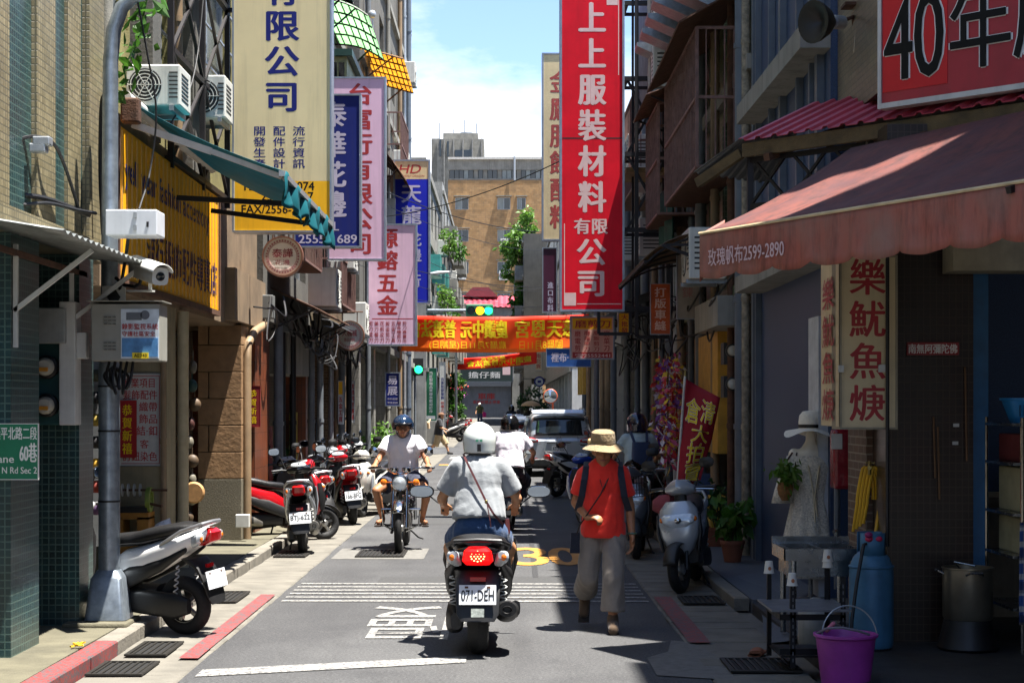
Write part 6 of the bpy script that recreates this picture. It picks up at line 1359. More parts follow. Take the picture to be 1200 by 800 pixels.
pot('bushy plant in a pot behind the shop flag', 2.6, 21.0, .08, .6, 150, .12, 6)
pot('tall pale green shrub in a pot behind the oncoming motorcycle', -2.95, 40.5, .1, 1.0, 500, .13, 8, M_leafl, .2)
pot('dark conifer shrub in a pot in the left arcade', -3.5, 27.3, .1, .9, 260, .1, 10, M_leafd, .16)
# convex mirror and round sign far right
t = thing('no_entry_sign', 'round blue and white sign on a pole far down the right side', 'street sign', P(632, 500, 98))
c = P(632, 447, 98); part('disc', M_white, t, lambda m: m.lathe([(.3, 0), (.3, .03)], c, 'y', 28)); part('ring', M_snavy, t, lambda m: m.lathe([(.22, -.01), (.3, -.01), (.3, .0), (.22, 0), (.22, -.01)], c, 'y', 28)); part('mark', M_snavy, t, lambda m: m.box(c + Vector((0, -.01, 0)), (.2, .01, .14))); part('pole', M_steel, t, lambda m: m.tube([(c.x, 98.06, g(98)), (c.x, 98.06, c.z)], .04, 8))
t = thing('convex_mirror', 'orange backed convex traffic mirror beyond the silver car', 'mirror', P(640, 500, 70))
c = P(645, 464, 70); part('dish', mat('orange_rim', '#c9552a', .5), t, lambda m: m.lathe([(.28, 0), (.30, .02), (.24, .08), (.1, .11)], c, 'y', 28)); part('glass', mat('mirror_glass', '#c9d2d6', .03, .9, var=0), t, lambda m: m.lathe([(.265, -.004), (.16, -.04), (.001, -.06)], c, 'y', 28)); part('pole', mat('orange_rim', '#c9552a', .5), t, lambda m: m.tube([(c.x + .1, 70.1, g(70)), (c.x + .1, 70.1, c.z)], .04, 8))
# traffic light over the crossing
M_sig = mat('signal_green', '#1c6b48', .5, var=.1)
t = thing('traffic_light', 'horizontal traffic light on a long arm over the crossing with amber and green lit', 'traffic light', (-4.0, 72, g(72)))
a, b = P(546, 371.5, 72), P(578, 356.5, 72)
part('housing', M_sig, t, lambda m: m.bb((a.x, 71.85, a.z), (b.x, 72.1, b.z)), bevel=.06)
for i, (px, cc, e) in enumerate(((552, '#1f3330', 0), (562.5, '#ff9a10', 2.2), (572.5, '#18d070', 1.8))):
    c = P(px, 364, 71.84); part('lamp', mat('signal_%d' % i, cc, .3, var=0, emit=e), t, lambda m: m.lathe([(.17, 0), (.15, -.02), (.001, -.03)], c, 'y', 24)); part('visor', M_black, t, lambda m: m.grid(lambda u, v: c + Vector((.185 * math.cos(math.pi * (u * 1.2 - .1)), -.2 * v, .185 * math.sin(math.pi * (u * 1.2 - .1)))), 14, 2))
part('arm', M_steel, t, lambda m: m.tube([(-4.0, 72.2, g(72)), (-4.0, 72.2, 5.4), (-3.9, 72.2, 5.75), (-3.6, 72.2, 5.85), (-1.0, 72.2, 5.86)], [.11, .09, .08, .075, .05], 12))
t = thing('pedestrian_signal', 'small signal showing a round green light at the left of the crossing', 'traffic light', P(490, 440, 62))
a, b = P(484, 440, 62), P(496, 420, 62); part('housing', M_black, t, lambda m: m.bb((a.x, 61.9, a.z), (b.x, 62.1, b.z))); c = P(490.5, 433, 61.88); part('lamp', mat('signal_2', '#18d070', .3, emit=1.8), t, lambda m: m.lathe([(.14, 0), (.12, -.03), (.001, -.04)], c, 'y', 20)); part('post', M_steel, t, lambda m: (m.tube([(-3.25, 62, 0), (-3.25, 62, b.z - .2)], .05, 8), m.bar((-3.25, 62, b.z - .15), (a.x, 62, b.z - .15), .04)))
t = thing('street_lamp', 'slim grey street lamp far down the left side', 'street lamp', P(534, 500, 88))
x = P(534.5, 0, 88).x; part('shaft', M_steel, t, lambda m: m.tube([(x, 88, g(88)), (x, 88, 4.6), (x + .1, 88, 4.9), (x + .4, 88, 5.0), (x + .9, 88, 5.05)], .07, 8)); part('lamp_head', M_alu, t, lambda m: m.loft([((x + .8, 88, 5.05), (0, .06, 0), (0, 0, .04), 2), ((x + 1.1, 88, 5.08), (0, .15, 0), (0, 0, .07), 2), ((x + 1.5, 88, 5.1), (0, .08, 0), (0, 0, .03), 2)], 10)); part('base', M_concl, t, lambda m: m.bb((x - .25, 87.75, g(88)), (x + .25, 88.25, g(88) + .7)))
t = thing('street_lamp', 'street lamp arm reaching out over the traffic light from the left', 'street lamp', (-3.2, 64.2, 0))
part('shaft', M_steel, t, lambda m: m.tube([(-3.9, 63.4, 0), (-3.9, 63.4, 6.2), (-3.7, 63.4, 6.5), (-2.9, 63.4, 6.7)], .08, 8)); part('lamp_head', M_alu, t, lambda m: m.loft([((-2.9, 63.4, 6.7), (0, .05, 0), (0, 0, .03), 2), ((-2.5, 63.4, 6.75), (0, .15, 0), (0, 0, .08), 2), ((-2.0, 63.4, 6.8), (0, .06, 0), (0, 0, .03), 2)], 10))
# overhead wires across the lane
wires = [((-3.2, 30, 6.1), (2.8, 44, 6.4), .55), ((-3.2, 30, 5.9), (2.8, 60, 7.4), .6), ((-3.1, 34, 4.9), (2.8, 52, 5.6), .4), ((-3.1, 34, 4.7), (2.8, 62, 5.6), .5), ((-3.1, 38, 4.4), (2.8, 50, 5.0), .35), ((-3.1, 38, 4.9), (2.8, 70, 7.0), .5), ((-3.1, 33, 5.4), (1.6, 27.4, 6.1), .3), ((-3.1, 45, 5.6), (2.8, 58, 5.2), .5), ((-3.1, 50, 6.5), (2.8, 75, 7.0), .6)]
for i, (a, b, s_) in enumerate(wires): cable('thin wire sagging across the lane between the facades', [a, b], .006 if i % 2 else .009, grp='wires across the lane', sag=s_)
# trees and plants far off
def tree(name, label, base, h, crown, n, sz, seed, lm):
    t = thing(name, label, 'tree', base); q = random.Random(seed); tips = []
    m = MB(); m.tube([(0, 0, 0), (.05 * h * .2, 0, h * .35), (0, .02 * h, h * .6)], [.05 * h * .35, .04 * h * .35, .02 * h * .35], 8)
    for k in range(9):
        a = q.uniform(0, math.tau); z_ = h * q.uniform(.3, .6); d_ = Vector((math.cos(a) * crown[0], math.sin(a) * crown[1], 0)) * q.uniform(.4, .9); e = Vector((0, 0, z_)) + d_ + Vector((0, 0, h * q.uniform(.08, .38))); m.tube([(0, 0, z_ * .8), Vector((0, 0, z_)) + d_ * .5, e], [.012 * h, .008 * h, .003 * h], 5); tips.append(e)
    m.build('trunk', M_bark, t)
    pts = []
    for k in range(26):
        a = q.uniform(0, math.tau); r_ = q.uniform(.2, 1); zz_ = q.uniform(.25, 1)
        pts.append((math.cos(a) * crown[0] * r_ * math.sin(math.pi * min(.95, zz_)) ** .5, math.sin(a) * crown[1] * r_, h * zz_))
    part('crown', lm, t, lambda m: leaves(m, pts + tips, n, crown[0] * .14, sz, seed), world=False); return t
tree('tree', 'small leafy tree standing at the left before the garage shutter', (P(533, 0, 100).x, 100, g(100)), 3.4, (.62, .7), 1500, .2, 11, M_leaf)
tree('tree', 'bushy green tree spilling over the planted balcony far right', (1.25, 124, 9.2), 6.6, (1.5, 1.5), 2400, .36, 12, M_leafl)
tree('climbing_plant', 'creeper hanging down the wall below the far right tree', (1.0, 122, 5.6), 5.0, (.7, .8), 1100, .3, 13, M_leaf)
tree('tree', 'low dark green tree on the right beyond the silver car', (P(622, 0, 85).x, 88, g(88)), 2.6, (.9, .9), 900, .2, 14, M_leafd)
for i, (y, z_) in enumerate(((78, 8.4), (83, 5.2), (73.5, 5.4), (95, 9.6))):
    tree('balcony_plant', ('upper', 'middle', 'lower', 'farthest')[i] + ' potted greenery on the left balconies past the crossing', (-2.55, y, z_), 1.6, (.4, .8), 380, .18, 20 + i, (M_leafl, M_leaf)[i % 2])
t = thing('flower_stand', 'cluster of pink and purple hanging flowers beside the far left tree', 'flowers', P(530, 470, 102))
for k, cc in enumerate(('#b03aa0', '#c43a4a', '#d06a2a')): part('blossom', mat('blossom_%d' % k, cc, .6, var=.3), t, lambda m: leaves(m, [P(528 + 6 * q, 455 - 5 * k + 3 * q, 102) for q in range(3)], 60, .22, .2, 40 + k))
part('rack', M_rust, t, lambda m: m.tube([(P(530, 0, 102).x, 102, g(102)), P(530, 440, 102)], .04, 6))
# ---------------------------------------------------------------- scooters and motorcycle
M_tyre = mat('tyre_rubber', '#141414', .75, var=.25, scale=20, bump=.3); M_rim = mat('rim_alloy', '#a7a6a2', .35, .8, var=.2)
M_plas = mat('black_plastic', '#161617', .5, var=.25, scale=12); M_plasg = mat('gloss_black', '#0c0c0e', .18, var=.1, coat=.6)
M_seat = mat('seat_vinyl', '#131314', .45, var=.2, scale=10, bump=.15); M_chrome = mat('bright_chrome', '#c2c4c6', .12, 1, var=.08)
M_lens = mat('clear_lens', '#c9d0d4', .08, .2, var=.25, scale=20, spec=.9); M_tail = mat('tail_red', '#a80d10', .15, var=.12, coat=.5); M_amber = mat('amber_lens', '#d8701a', .2, var=.1)
M_plate = mat('plate_white', '#d3d6d8', .4, var=.08); M_mirror = mat('mirror_sky', '#b8c4d0', .03, 1, var=0); M_exh = mat('exhaust_steel', '#7e7b74', .4, .8, var=.3, scale=8)
def paint_mat(n, c, rough=.22, metal=.1): return mat('body_' + n, c, rough, metal, var=.08, scale=3, coat=.7)
def tyre(m, c, R_, w, n=32):
    prof = []
    for k in range(13):
        a = math.tau * k / 12; prof.append((R_ - w * .5 + w * .5 * math.cos(a), w * .5 * math.sin(a)))
    prof[-1] = prof[0]; m.lathe(prof, c, 'x', n)
def wheel(parent, c, R_, w, spokes=5, wire=False, rimm=None):
    o = part('wheel', M_tyre, parent, lambda m: tyre(m, c, R_, w), world=False); rr = R_ - w * .8
    rimm = rimm or M_rim
    def rim(m):
        m.lathe([(rr + .02, -w * .3), (rr + .025, -w * .36), (rr - .012, -w * .3), (rr - .012, w * .3), (rr + .025, w * .36), (rr + .02, w * .3), (rr + .02, -w * .3)], c, 'x', 28)
        if wire:
            for k in range(20):
                a = math.tau * k / 20; b = a + (.5 if k % 2 else -.5); m.bar(Vector(c) + Vector(((-1) ** k * .03, .03 * math.cos(a), .03 * math.sin(a))), Vector(c) + Vector((0, rr * math.cos(b), rr * math.sin(b))), .004)
        else:
            for k in range(spokes):
                a = math.tau * k / spokes; d = Vector((0, math.cos(a), math.sin(a))); m.bar(Vector(c) + d * .03, Vector(c) + d * rr, .03, .035, up=(1, 0, 0))
        m.lathe([(.035, -w * .55), (.045, -w * .4), (.045, w * .4), (.035, w * .55)], c, 'x', 16)
    part('rim', rimm, o, rim, world=False); return o
def plate(parent, s, c, tilt, w_=.26, h_=.14, sub=True):
    M_ = Matrix.Rotation(tilt, 3, 'X'); c = Vector(c)
    o = part('number_plate', M_plate, parent, lambda m: m.box(c, (w_, .006, h_), M_), world=False)
    O = c + M_ @ Vector((0, -.0055, 0)); U = Vector((1, 0, 0)); V = M_ @ Vector((0, 0, 1))
    m = MB(); put(m, s, O, U, V, (-w_ * .44, -h_ * (.30 if sub else .33), w_ * .44, h_ * (.24 if sub else .33)), .006); m.build('lettering', M_lblack, o)
    part('bolt', M_rust, o, lambda m: [m.box(c + M_ @ Vector((s_ * w_ * .3, -.004, h_ * .38)), (.018, .006, .014), M_) for s_ in (-1, 1)], world=False)
    return o
def scooter(label, x, y, rz, colr, accent=None, plate_s=None, lean=R(6), z=0., style='sport', steer=0., seatm=None, mirrors=True, group='parked scooters', rimm=None, lit=False, basket=False, mudc=None, stand=True, name='scooter', mw=.30, mz=1.24, gw=1.):
    """local axes: +y ahead, wheels at y=+.62 and y=-.60"""
    t = thing(name, label, 'scooter', (x, y, z), rz, group); t.rotation_euler = (0, lean, rz)
    ac = accent or M_plas; sm = seatm or M_seat
    wheel(t, (0, -.60, .235), .235, .115, rimm=rimm)
    # front assembly turned by the steering angle
    SM = Matrix.Translation((0, .5, 0)) @ Matrix.Rotation(steer, 4, 'Z') @ Matrix.Translation((0, -.5, 0))
    def S(m_):
        m_.v = [tuple(SM @ Vector(p)) for p in m_.v]; return m_
    def spart(nm, mt, par, fn, **k):
        m = MB(); fn(m); S(m); return m.build(nm, mt, par, **k)
    o = spart('wheel', M_tyre, t, lambda m: tyre(m, (0, .62, .225), .225, .105))
    rr = .145
    def rim(m):
        m.lathe([(rr + .02, -.032), (rr + .025, -.038), (rr - .012, -.03), (rr - .012, .03), (rr + .025, .038), (rr + .02, .032), (rr + .02, -.032)], (0, .62, .225), 'x', 28)
        for k in range(5): a = math.tau * k / 5 + .3; d = Vector((0, math.cos(a), math.sin(a))); m.bar(Vector((0, .62, .225)) + d * .03, Vector((0, .62, .225)) + d * rr, .028, .032, up=(1, 0, 0))
        m.lathe([(.03, -.06), (.045, -.05), (.045, .05), (.03, .06)], (0, .62, .225), 'x', 14)
    spart('rim', rimm or M_rim, o, rim)
    spart('fork', M_plas, t, lambda m: [m.tube([(s * .075, .60, .23), (s * .07, .53, .52), (s * .05, .47, .66)], [.016, .022, .024], 8) for s in (-1, 1)])
    spart('front_fender', colr if style != 'sport' else ac, t, lambda m: m.grid(lambda u, v: Vector(((v - .5) * .135 * (1.0), .62 + (.252 + .02 * (1 - (2 * v - 1) ** 2)) * math.cos(R(15 + 150 * u)), .225 + (.252 + .02 * (1 - (2 * v - 1) ** 2)) * math.sin(R(15 + 150 * u)))), 14, 6), solid=.006)
    # floor, shield, nose
    part('footboard', M_plas, t, lambda m: m.loft([((0, .02, .30), (.15, 0, 0), (0, 0, .07), 5), ((0, .3, .29), (.16, 0, 0), (0, 0, .05), 5), ((0, .46, .33), (.15, 0, 0), (0, 0, .06), 4)], 20), world=False)
    classic = style == 'classic'
    part('leg_shield', M_plas if not classic else colr, t, lambda m: m.loft([((0, .42, .30), (.16, 0, 0), (0, .03, 0), 3), ((0, .41, .50), (.20, 0, 0), (0, .035, 0), 3), ((0, .40, .72), (.205, 0, 0), (0, .04, 0), 3), ((0, .40, .86), (.15, 0, 0), (0, .04, 0), 2.5)], 22), world=False)
    W = .20 if not classic else .215
    nose = part('front_fairing', colr, t, lambda m: m.loft([((0, .50, .34), (.05, 0, 0), (0, .05, .0), 2.2), ((0, .515, .42), (W * .62, 0, 0), (0, .09, .0), 2.6), ((0, .51, .55), (W * .95, 0, 0), (0, .105, .0), 2.6), ((0, .50, .68), (W * 1.04, 0, 0), (0, .105, 0), 2.6), ((0, .475, .80), (W * .92, 0, 0), (0, .085, 0), 2.5), ((0, .45, .88), (W * .6, 0, 0), (0, .05, 0), 2.2)], 26), world=False)
    for s in (-1, 1): part('side_trim', ac, nose, lambda m: m.loft([((s * .17, .54, .40), (.02, 0, 0), (0, .03, 0), 2), ((s * .205, .53, .58), (.022, 0, 0), (0, .05, 0), 2), ((s * .2, .5, .76), (.012, 0, 0), (0, .03, 0), 2)], 10), world=False)
    lm_ = part('headlight', M_lens, nose, lambda m: m.loft([((0, .585, .635), (.09, 0, 0), (0, .025, 0), 3), ((0, .592, .68), (.15, 0, .0), (0, .032, 0), 3), ((0, .575, .735), (.165, 0, .0), (0, .034, 0), 2.8), ((0, .56, .76), (.14, 0, .0), (0, .02, 0), 2.6)], 24) if not classic else m.ell((0, .585, .73), (.09, .05, .09)), world=False)
    part('bulb', M_chrome, lm_, lambda m: m.ell((0, .622, .70), (.035, .02, .03)), world=False)
    for s in (-1, 1): part('turn_signal', M_amber, nose, lambda m: m.ell((s * .155, .565, .71), (.028, .03, .028)), world=False)
    # handlebar head
    hb = spart('handlebar_cover', colr if style != 'sport' else colr, t, lambda m: m.loft([((-.15, .38, .99), (0, .04, 0), (0, 0, .03), 2), ((-.08, .40, 1.0), (0, .09, .02), (0, -.02, .065), 2.4), ((0, .41, 1.01), (0, .11, .03), (0, -.02, .075), 2.6), ((.08, .40, 1.0), (0, .09, .02), (0, -.02, .065), 2.4), ((.15, .38, .99), (0, .04, 0), (0, 0, .03), 2)], 18))
    spart('dashboard', mat('dial_grey', '#8e9294', .3, var=.3, scale=30), hb, lambda m: m.loft([((0, .35, 1.055), (.10, 0, 0), (0, .05, .02), 2.4), ((0, .348, 1.068), (.09, 0, 0), (0, .045, .02), 2.4)], 22))
    spart('steering_column', M_plas, t, lambda m: m.loft([((0, .42, .80), (.07, 0, 0), (0, .05, 0), 2.5), ((0, .40, .95), (.06, 0, 0), (0, .05, 0), 2.5)], 12))
    for s in (-1, 1):
        spart('grip', M_plas, hb, lambda m: (m.tube([(s * .15, .38, .99), (s * .15 + s * .07 * gw, .35, 1.0), (s * .15 + s * .18 * gw, .31, .995)], [.014, .017, .017], 10), m.lathe([(.02, 0), (.02, .012)], (s * .15 + s * .19 * gw, .31, .995), 'x', 10)))
        spart('brake_lever', M_chrome, hb, lambda m: m.tube([(s * .17, .42, .99), (s * .15 + s * .1 * gw, .41, .985), (s * .15 + s * .19 * gw, .375, .975)], .006, 6))
        if mirrors:
            mo = spart('mirror', M_plas, t, lambda m: (m.tube([(s * .17, .40, 1.02), (s * (mw * .6 + .04), .42, mz - .09), (s * (mw - .03), .42, mz - .02)], .006, 6), m.loft([((s * mw, .435, mz - .005), (.03, 0, .0), (0, 0, .02), 2), ((s * mw, .42, mz), (.075, 0, 0), (0, 0, .05), 2.6), ((s * mw, .405, mz), (.075, 0, 0), (0, 0, .05), 2.6)], 18)))
            spart('mirror_glass', M_mirror, mo, lambda m: m.loft([((s * mw, .403, mz), (.068, 0, 0), (0, 0, .043), 2.6), ((s * mw, .400, mz), (.066, 0, 0), (0, 0, .041), 2.6)], 18))
    # tail body
    up = .06 if style == 'sport' else 0
    def tail(m):
        m.loft([((0, .10, .42), (.13, 0, 0), (0, -.02, .13), 3.2), ((0, -.1, .52), (.165, 0, 0), (0, -.03, .16), 3.2), ((0, -.35, .60), (.185, 0, 0), (0, -.03, .14), 3.0), ((0, -.60, .67 + up * .5), (.17, 0, 0), (0, -.03, .105), 2.8), ((0, -.80, .73 + up), (.125, 0, 0), (0, -.02, .07), 2.6), ((0, -.88, .755 + up), (.07, 0, 0), (0, -.01, .04), 2.4)], 26)
    tb = part('tail_fairing', colr, t, tail, world=False)
    for s in (-1, 1): part('side_panel', ac, tb, lambda m: m.loft([((s * .125, .08, .36), (.03, 0, 0), (0, 0, .07), 2.5), ((s * .155, -.2, .47), (.035, 0, 0), (0, -.01, .09), 2.5), ((s * .16, -.5, .57), (.03, 0, 0), (0, 0, .05), 2.5), ((s * .13, -.72, .66 + up * .6), (.015, 0, 0), (0, 0, .02), 2)], 14), world=False)
    st = part('seat', sm, t, lambda m: m.loft([((0, .12, .66), (.09, 0, 0), (0, .0, .05), 2.6), ((0, .02, .73), (.125, 0, 0), (0, 0, .055), 2.8), ((0, -.2, .755), (.155, 0, 0), (0, 0, .055), 2.8), ((0, -.34, .785), (.16, 0, 0), (0, 0, .065), 2.8), ((0, -.62, .82 + up * .4), (.135, 0, 0), (0, 0, .055), 2.8), ((0, -.74, .825 + up * .6), (.08, 0, 0), (0, 0, .03), 2.4)], 22), world=False)
    part('piping', M_plas, st, lambda m: m.tube([(-.155, -.1, .72), (-.16, -.35, .745), (-.13, -.62, .79 + up * .4)], .006, 5), world=False)
    part('grab_rail', mat('rail_silver', '#9c9da0', .35, .7) if style != 'black' else M_plas, t, lambda m: m.tube([(-.15, -.5, .73), (-.165, -.70, .80 + up * .7), (-.12, -.87, .84 + up), (0, -.90, .85 + up), (.12, -.87, .84 + up), (.165, -.70, .80 + up * .7), (.15, -.5, .73)], .016, 8), world=False)
    # tail lamp cluster
    tl = part('tail_light', mat('tail_lit', '#e01010', .2, var=.0, emit=.35) if lit else M_tail, t, lambda m: m.loft([((0, -.80, .665 + up), (.065, 0, 0), (0, .05, .0), 3.5), ((0, -.885, .70 + up), (.085, 0, .0), (0, .035, .0), 3.5), ((0, -.90, .77 + up), (.075, 0, 0), (0, .03, 0), 3.5), ((0, -.87, .80 + up), (.05, 0, 0), (0, .02, 0), 3)], 20), world=False)
    if lit:
        part('led', mat('led_glow', '#ff9a60', .3, var=0, emit=2.2), tl, lambda m: [m.lathe([(.0048, 0), (.001, -.003)], (rr_ * math.cos(a_), -.925 + .0, .735 + up + rr_ * math.sin(a_)), 'y', 8) for rr_, n_ in ((0, 1), (.018, 6), (.036, 12)) for a_ in [math.tau * k / max(1, n_) for k in range(n_)]], world=False)
    for s in (-1, 1):
        q = part('turn_signal', M_lens, t, lambda m: m.loft([((s * .115, -.78, .70 + up), (.03, 0, 0), (0, 0, .05), 2.6), ((s * .135, -.845, .725 + up), (.034, 0, 0), (0, 0, .045), 2.6), ((s * .13, -.88, .74 + up), (.02, 0, 0), (0, 0, .025), 2.4)], 14), world=False)
        part('bulb', M_amber, q, lambda m: m.ell((s * .14, -.872, .725 + up), (.016, .014, .026)), world=False)
    # rear fender and plate
    rf = part('rear_fender', M_plas, t, lambda m: m.loft([((0, -.70, .62), (.13, 0, 0), (0, .06, 0), 3), ((0, -.80, .55), (.125, 0, 0), (0, .03, 0), 3.5), ((0, -.86, .44), (.12, 0, 0), (0, .014, 0), 4), ((0, -.90, .32), (.115, 0, 0), (0, .01, 0), 4), ((0, -.915, .27), (.09, 0, 0), (0, .008, 0), 3)], 20), world=False)
    part('reflector', M_tail, rf, lambda m: m.box((0, -.845, .565), (.085, .02, .03)), world=False)
    if plate_s: plate(t, plate_s, (0, -.905, .46), R(-12), .26 if not lit else .2)
    part('engine_case', M_plas, t, lambda m: (m.loft([((-.12, -.02, .27), (.035, 0, 0), (0, 0, .07), 3), ((-.13, -.3, .27), (.05, 0, 0), (0, 0, .095), 3), ((-.13, -.6, .25), (.05, 0, 0), (0, 0, .10), 3), ((-.12, -.72, .25), (.03, 0, 0), (0, 0, .06), 3)], 18), m.loft([((0, .0, .30), (.10, 0, 0), (0, 0, .09), 3), ((0, -.4, .30), (.10, 0, 0), (0, 0, .10), 3)], 14)), world=False)
    ex = part('exhaust', M_exh if style != 'black' else M_plas, t, lambda m: m.loft([((.13, -.3, .24), (.035, 0, 0), (0, 0, .035), 2), ((.155, -.42, .27), (.06, 0, 0), (0, 0, .065), 2.2), ((.16, -.72, .33), (.065, 0, 0), (0, 0, .07), 2.2), ((.16, -.80, .345), (.05, 0, 0), (0, 0, .055), 2)], 18), world=False)
    part('heat_shield', M_plas, ex, lambda m: m.loft([((.20, -.45, .29), (.025, 0, 0), (0, 0, .05), 3), ((.205, -.72, .345), (.027, 0, 0), (0, 0, .055), 3)], 12), world=False)
    part('tail_pipe', M_black, ex, lambda m: m.lathe([(.026, -.83), (.026, -.79), (.02, -.79), (.02, -.82), (.026, -.83)], (.16, 0, .345), 'y', 14), world=False)
    for s in (-1, 1):
        def spring(m): m.tube([(s * .135 + .022 * math.cos(k * .9), -.60 - .045 * k / 40 + .022 * math.sin(k * .9) * .4, .30 + .27 * k / 40) for k in range(41)], .006, 5)
        part('shock_absorber', mat('spring_white', '#b5b5b2', .5), t, spring, world=False)
    if stand: part('stand', M_plas, t, lambda m: m.tube([(-.10, -.05, .26), (-.17, -.1, .02), (-.2, -.1, .0)], .012, 6), world=False)
    if basket:
        bk = spart('basket', M_blackst, t, lambda m: [m.tube([(-.17 + .03 * q, .74, .98 + .0 * q), (-.17 + .03 * q, .70, .74)], .004, 4) for q in range(12)] + [m.tube([(-.17, .50, z_), (-.17, .74, z_), (.17, .74, z_), (.17, .50, z_)], .006, 5) for z_ in (.74, .82, .9, .98)] + [m.tube([(s * .17, .5 + .06 * q, .74), (s * .17, .5 + .06 * q, .98)], .004, 4) for q in range(5) for s in (-1, 1)])
    return t

M_silver = paint_mat('silver', '#a7adb3', .3, .4); M_wht = mat('body_white', '#e6e6e3', .4, var=.06, scale=3, coat=.25); M_redb = paint_mat('red', '#a30f18'); M_blk = M_plasg; M_crm = paint_mat('cream', '#cdcabf'); M_blu = paint_mat('blue', '#1c3f9a'); M_gry = paint_mat('grey', '#5c6066', .3, .4)
# the scooter ridden just ahead
sc1 = scooter('black scooter with plate 071-DEH ridden away just ahead of the camera', -.19, 13.05, 0, M_blk, M_plas, '071-DEH', lean=0, style='black', lit=True, stand=False, group=None, mw=.35, mz=1.13, gw=.4)
sc1.scale = (1.32, 1, 1)
part('sticker', mat('label_pale', '#a9b0a8', .5, var=.5, scale=60), sc1, lambda m: m.box((0, -.935, .335), (.07, .006, .06), Matrix.Rotation(R(-8), 3, 'X')), world=False)
scooter('red scooter ridden away by the person in the black helmet', .085, 25.3, R(-3), M_redb, M_plas, None, lean=0, stand=False, group=None, style='sport')
# left row
scooter('white sport scooter parked tail out beside the street lamp pole', -3.06, 13.72, R(66), M_wht, M_plas, ' ', style='sport', lean=R(-4))
bpy.data.objects['scooter.001'].scale = (.91, .91, .91)
scooter('black and silver scooter with plate BTJ-622 beside the stone pillar', -2.52, 21.45, R(6), M_blk, M_silver, 'BTJ-622', lean=R(-4), style='sport')
scooter('dark red and black scooter parked sideways behind the stone pillar', -2.98, 22.75, R(-62), M_redb, M_plas, None, lean=R(-5))
scooter('bright red scooter with plate 166-BFG in the left row', -2.45, 26.6, R(14), M_redb, M_plas, '166-BFG', lean=R(-5))
scooter('cream retro scooter facing the camera in the left row', -2.15, 28.3, R(165), M_crm, M_silver, None, style='classic', lean=R(5))
scooter('black scooter wedged between the BTJ-622 scooter and the bright red one', -2.85, 24.2, R(30), M_blk, M_plas, None, lean=R(-5))
scooter('glossy black scooter with its nose out behind the bright red one', -2.95, 25.9, R(-150), M_blk, M_plas, None, lean=R(5))
cols = [(M_gry, 'grey'), (M_redb, 'dark red'), (M_silver, 'silver'), (M_blk, 'black'), (M_wht, 'white')]
for i, (cm, cn) in enumerate(cols):
    scooter('%s scooter parked %s the left row of scooters' % (cn, ('just behind the cream one in', 'third from the camera end of', 'midway along', 'toward the far end of', 'last but one in')[i]), -2.62 + .06 * (i % 2), 29.9 + i * 1.35, R(70 + 12 * (i % 3)), cm, M_plas, None, lean=R(-5))
scooter('white scooter beyond the crossing at the far left', -2.6, 80, R(60), M_wht, M_plas, None, z=g(80)); scooter('grey scooter beyond the crossing beside the far lamp', -2.6, 84, R(70), M_gry, M_plas, None, z=g(84)); scooter('red scooter beyond the crossing near the far tree', -2.6, 92, R(60), M_redb, M_plas, None, z=g(92))
# right row
scooter('scuffed silver scooter with pink seat cover facing the camera on the right', 1.86, 17.05, R(168), M_silver, M_plas, None, lean=R(5), steer=R(-14), style='sport')
tag(part('handlebar_muff', mat('muff_pink', '#8e3f44', .8, var=.25, scale=9, bump=.6), None, lambda m: m.loft([(P(765, 592, 16.75), (0, .05, 0), (0, 0, .05), 2.5), (P(772, 591, 16.75), (0, .08, 0), (0, 0, .09), 2.5), (P(784, 590, 16.75), (0, .08, 0), (0, 0, .10), 2.5), (P(792, 589, 16.8), (0, .05, 0), (0, 0, .06), 2.5)], 16), world=False), 'dusty pink hand muff over the silver scooter grip', 'hand muff')
scooter('dark grey scooter with wire basket beside the red shirt walker', 1.62, 20.7, R(172), M_gry, M_plas, None, lean=R(4), steer=R(10), basket=True)
scooter('white and blue scooter half hidden behind the red shirt walker', 1.32, 25.6, R(12), M_blu, M_wht, None, lean=R(-4))
scooter('white maxi scooter parked tail out before the silver car', 1.5, 34.4, R(-50), M_wht, M_plas, None, lean=R(4))
scooter('black scooter squeezed between the basket scooter and the facade', 1.95, 23.4, R(160), M_blk, M_plas, None, lean=R(4))
scooter('black scooter ridden by the far dark riders', .35, 82, R(0), M_blk, M_plas, None, lean=0, z=g(82), stand=False); 
# ---------------------------------------------------------------- motorcycle coming toward the camera
mt_ = thing('motorcycle', 'black classic motorcycle with round headlight coming toward the camera', 'motorcycle', (-1.29, 21.6, 0), R(180))
M_mblk = M_plasg
wheel(mt_, (0, .66, .31), .31, .095, wire=True); wheel(mt_, (0, -.66, .305), .305, .11, wire=True)
part('fork', M_chrome, mt_, lambda m: [m.tube([(s * .085, .66, .31), (s * .085, .47, .80), (s * .08, .42, .92)], [.024, .02, .02], 10) for s in (-1, 1)], world=False)
part('front_fender', M_chrome, mt_, lambda m: m.grid(lambda u, v: Vector(((v - .5) * .13, .66 + (.335 + .02 * (1 - (2 * v - 1) ** 2)) * math.cos(R(35 + 120 * u)), .31 + (.335 + .02 * (1 - (2 * v - 1) ** 2)) * math.sin(R(35 + 120 * u)))), 14, 6), world=False, solid=.005)
hl = part('headlight', M_chrome, mt_, lambda m: m.lathe([(.03, .40), (.08, .42), (.098, .50), (.10, .56), (.09, .565), (.088, .55), (.088, .55)], (0, 0, .86), 'y', 26), world=False)
part('lens', M_lens, hl, lambda m: m.lathe([(.001, .575), (.06, .57), (.09, .556)], (0, 0, .86), 'y', 26), world=False)
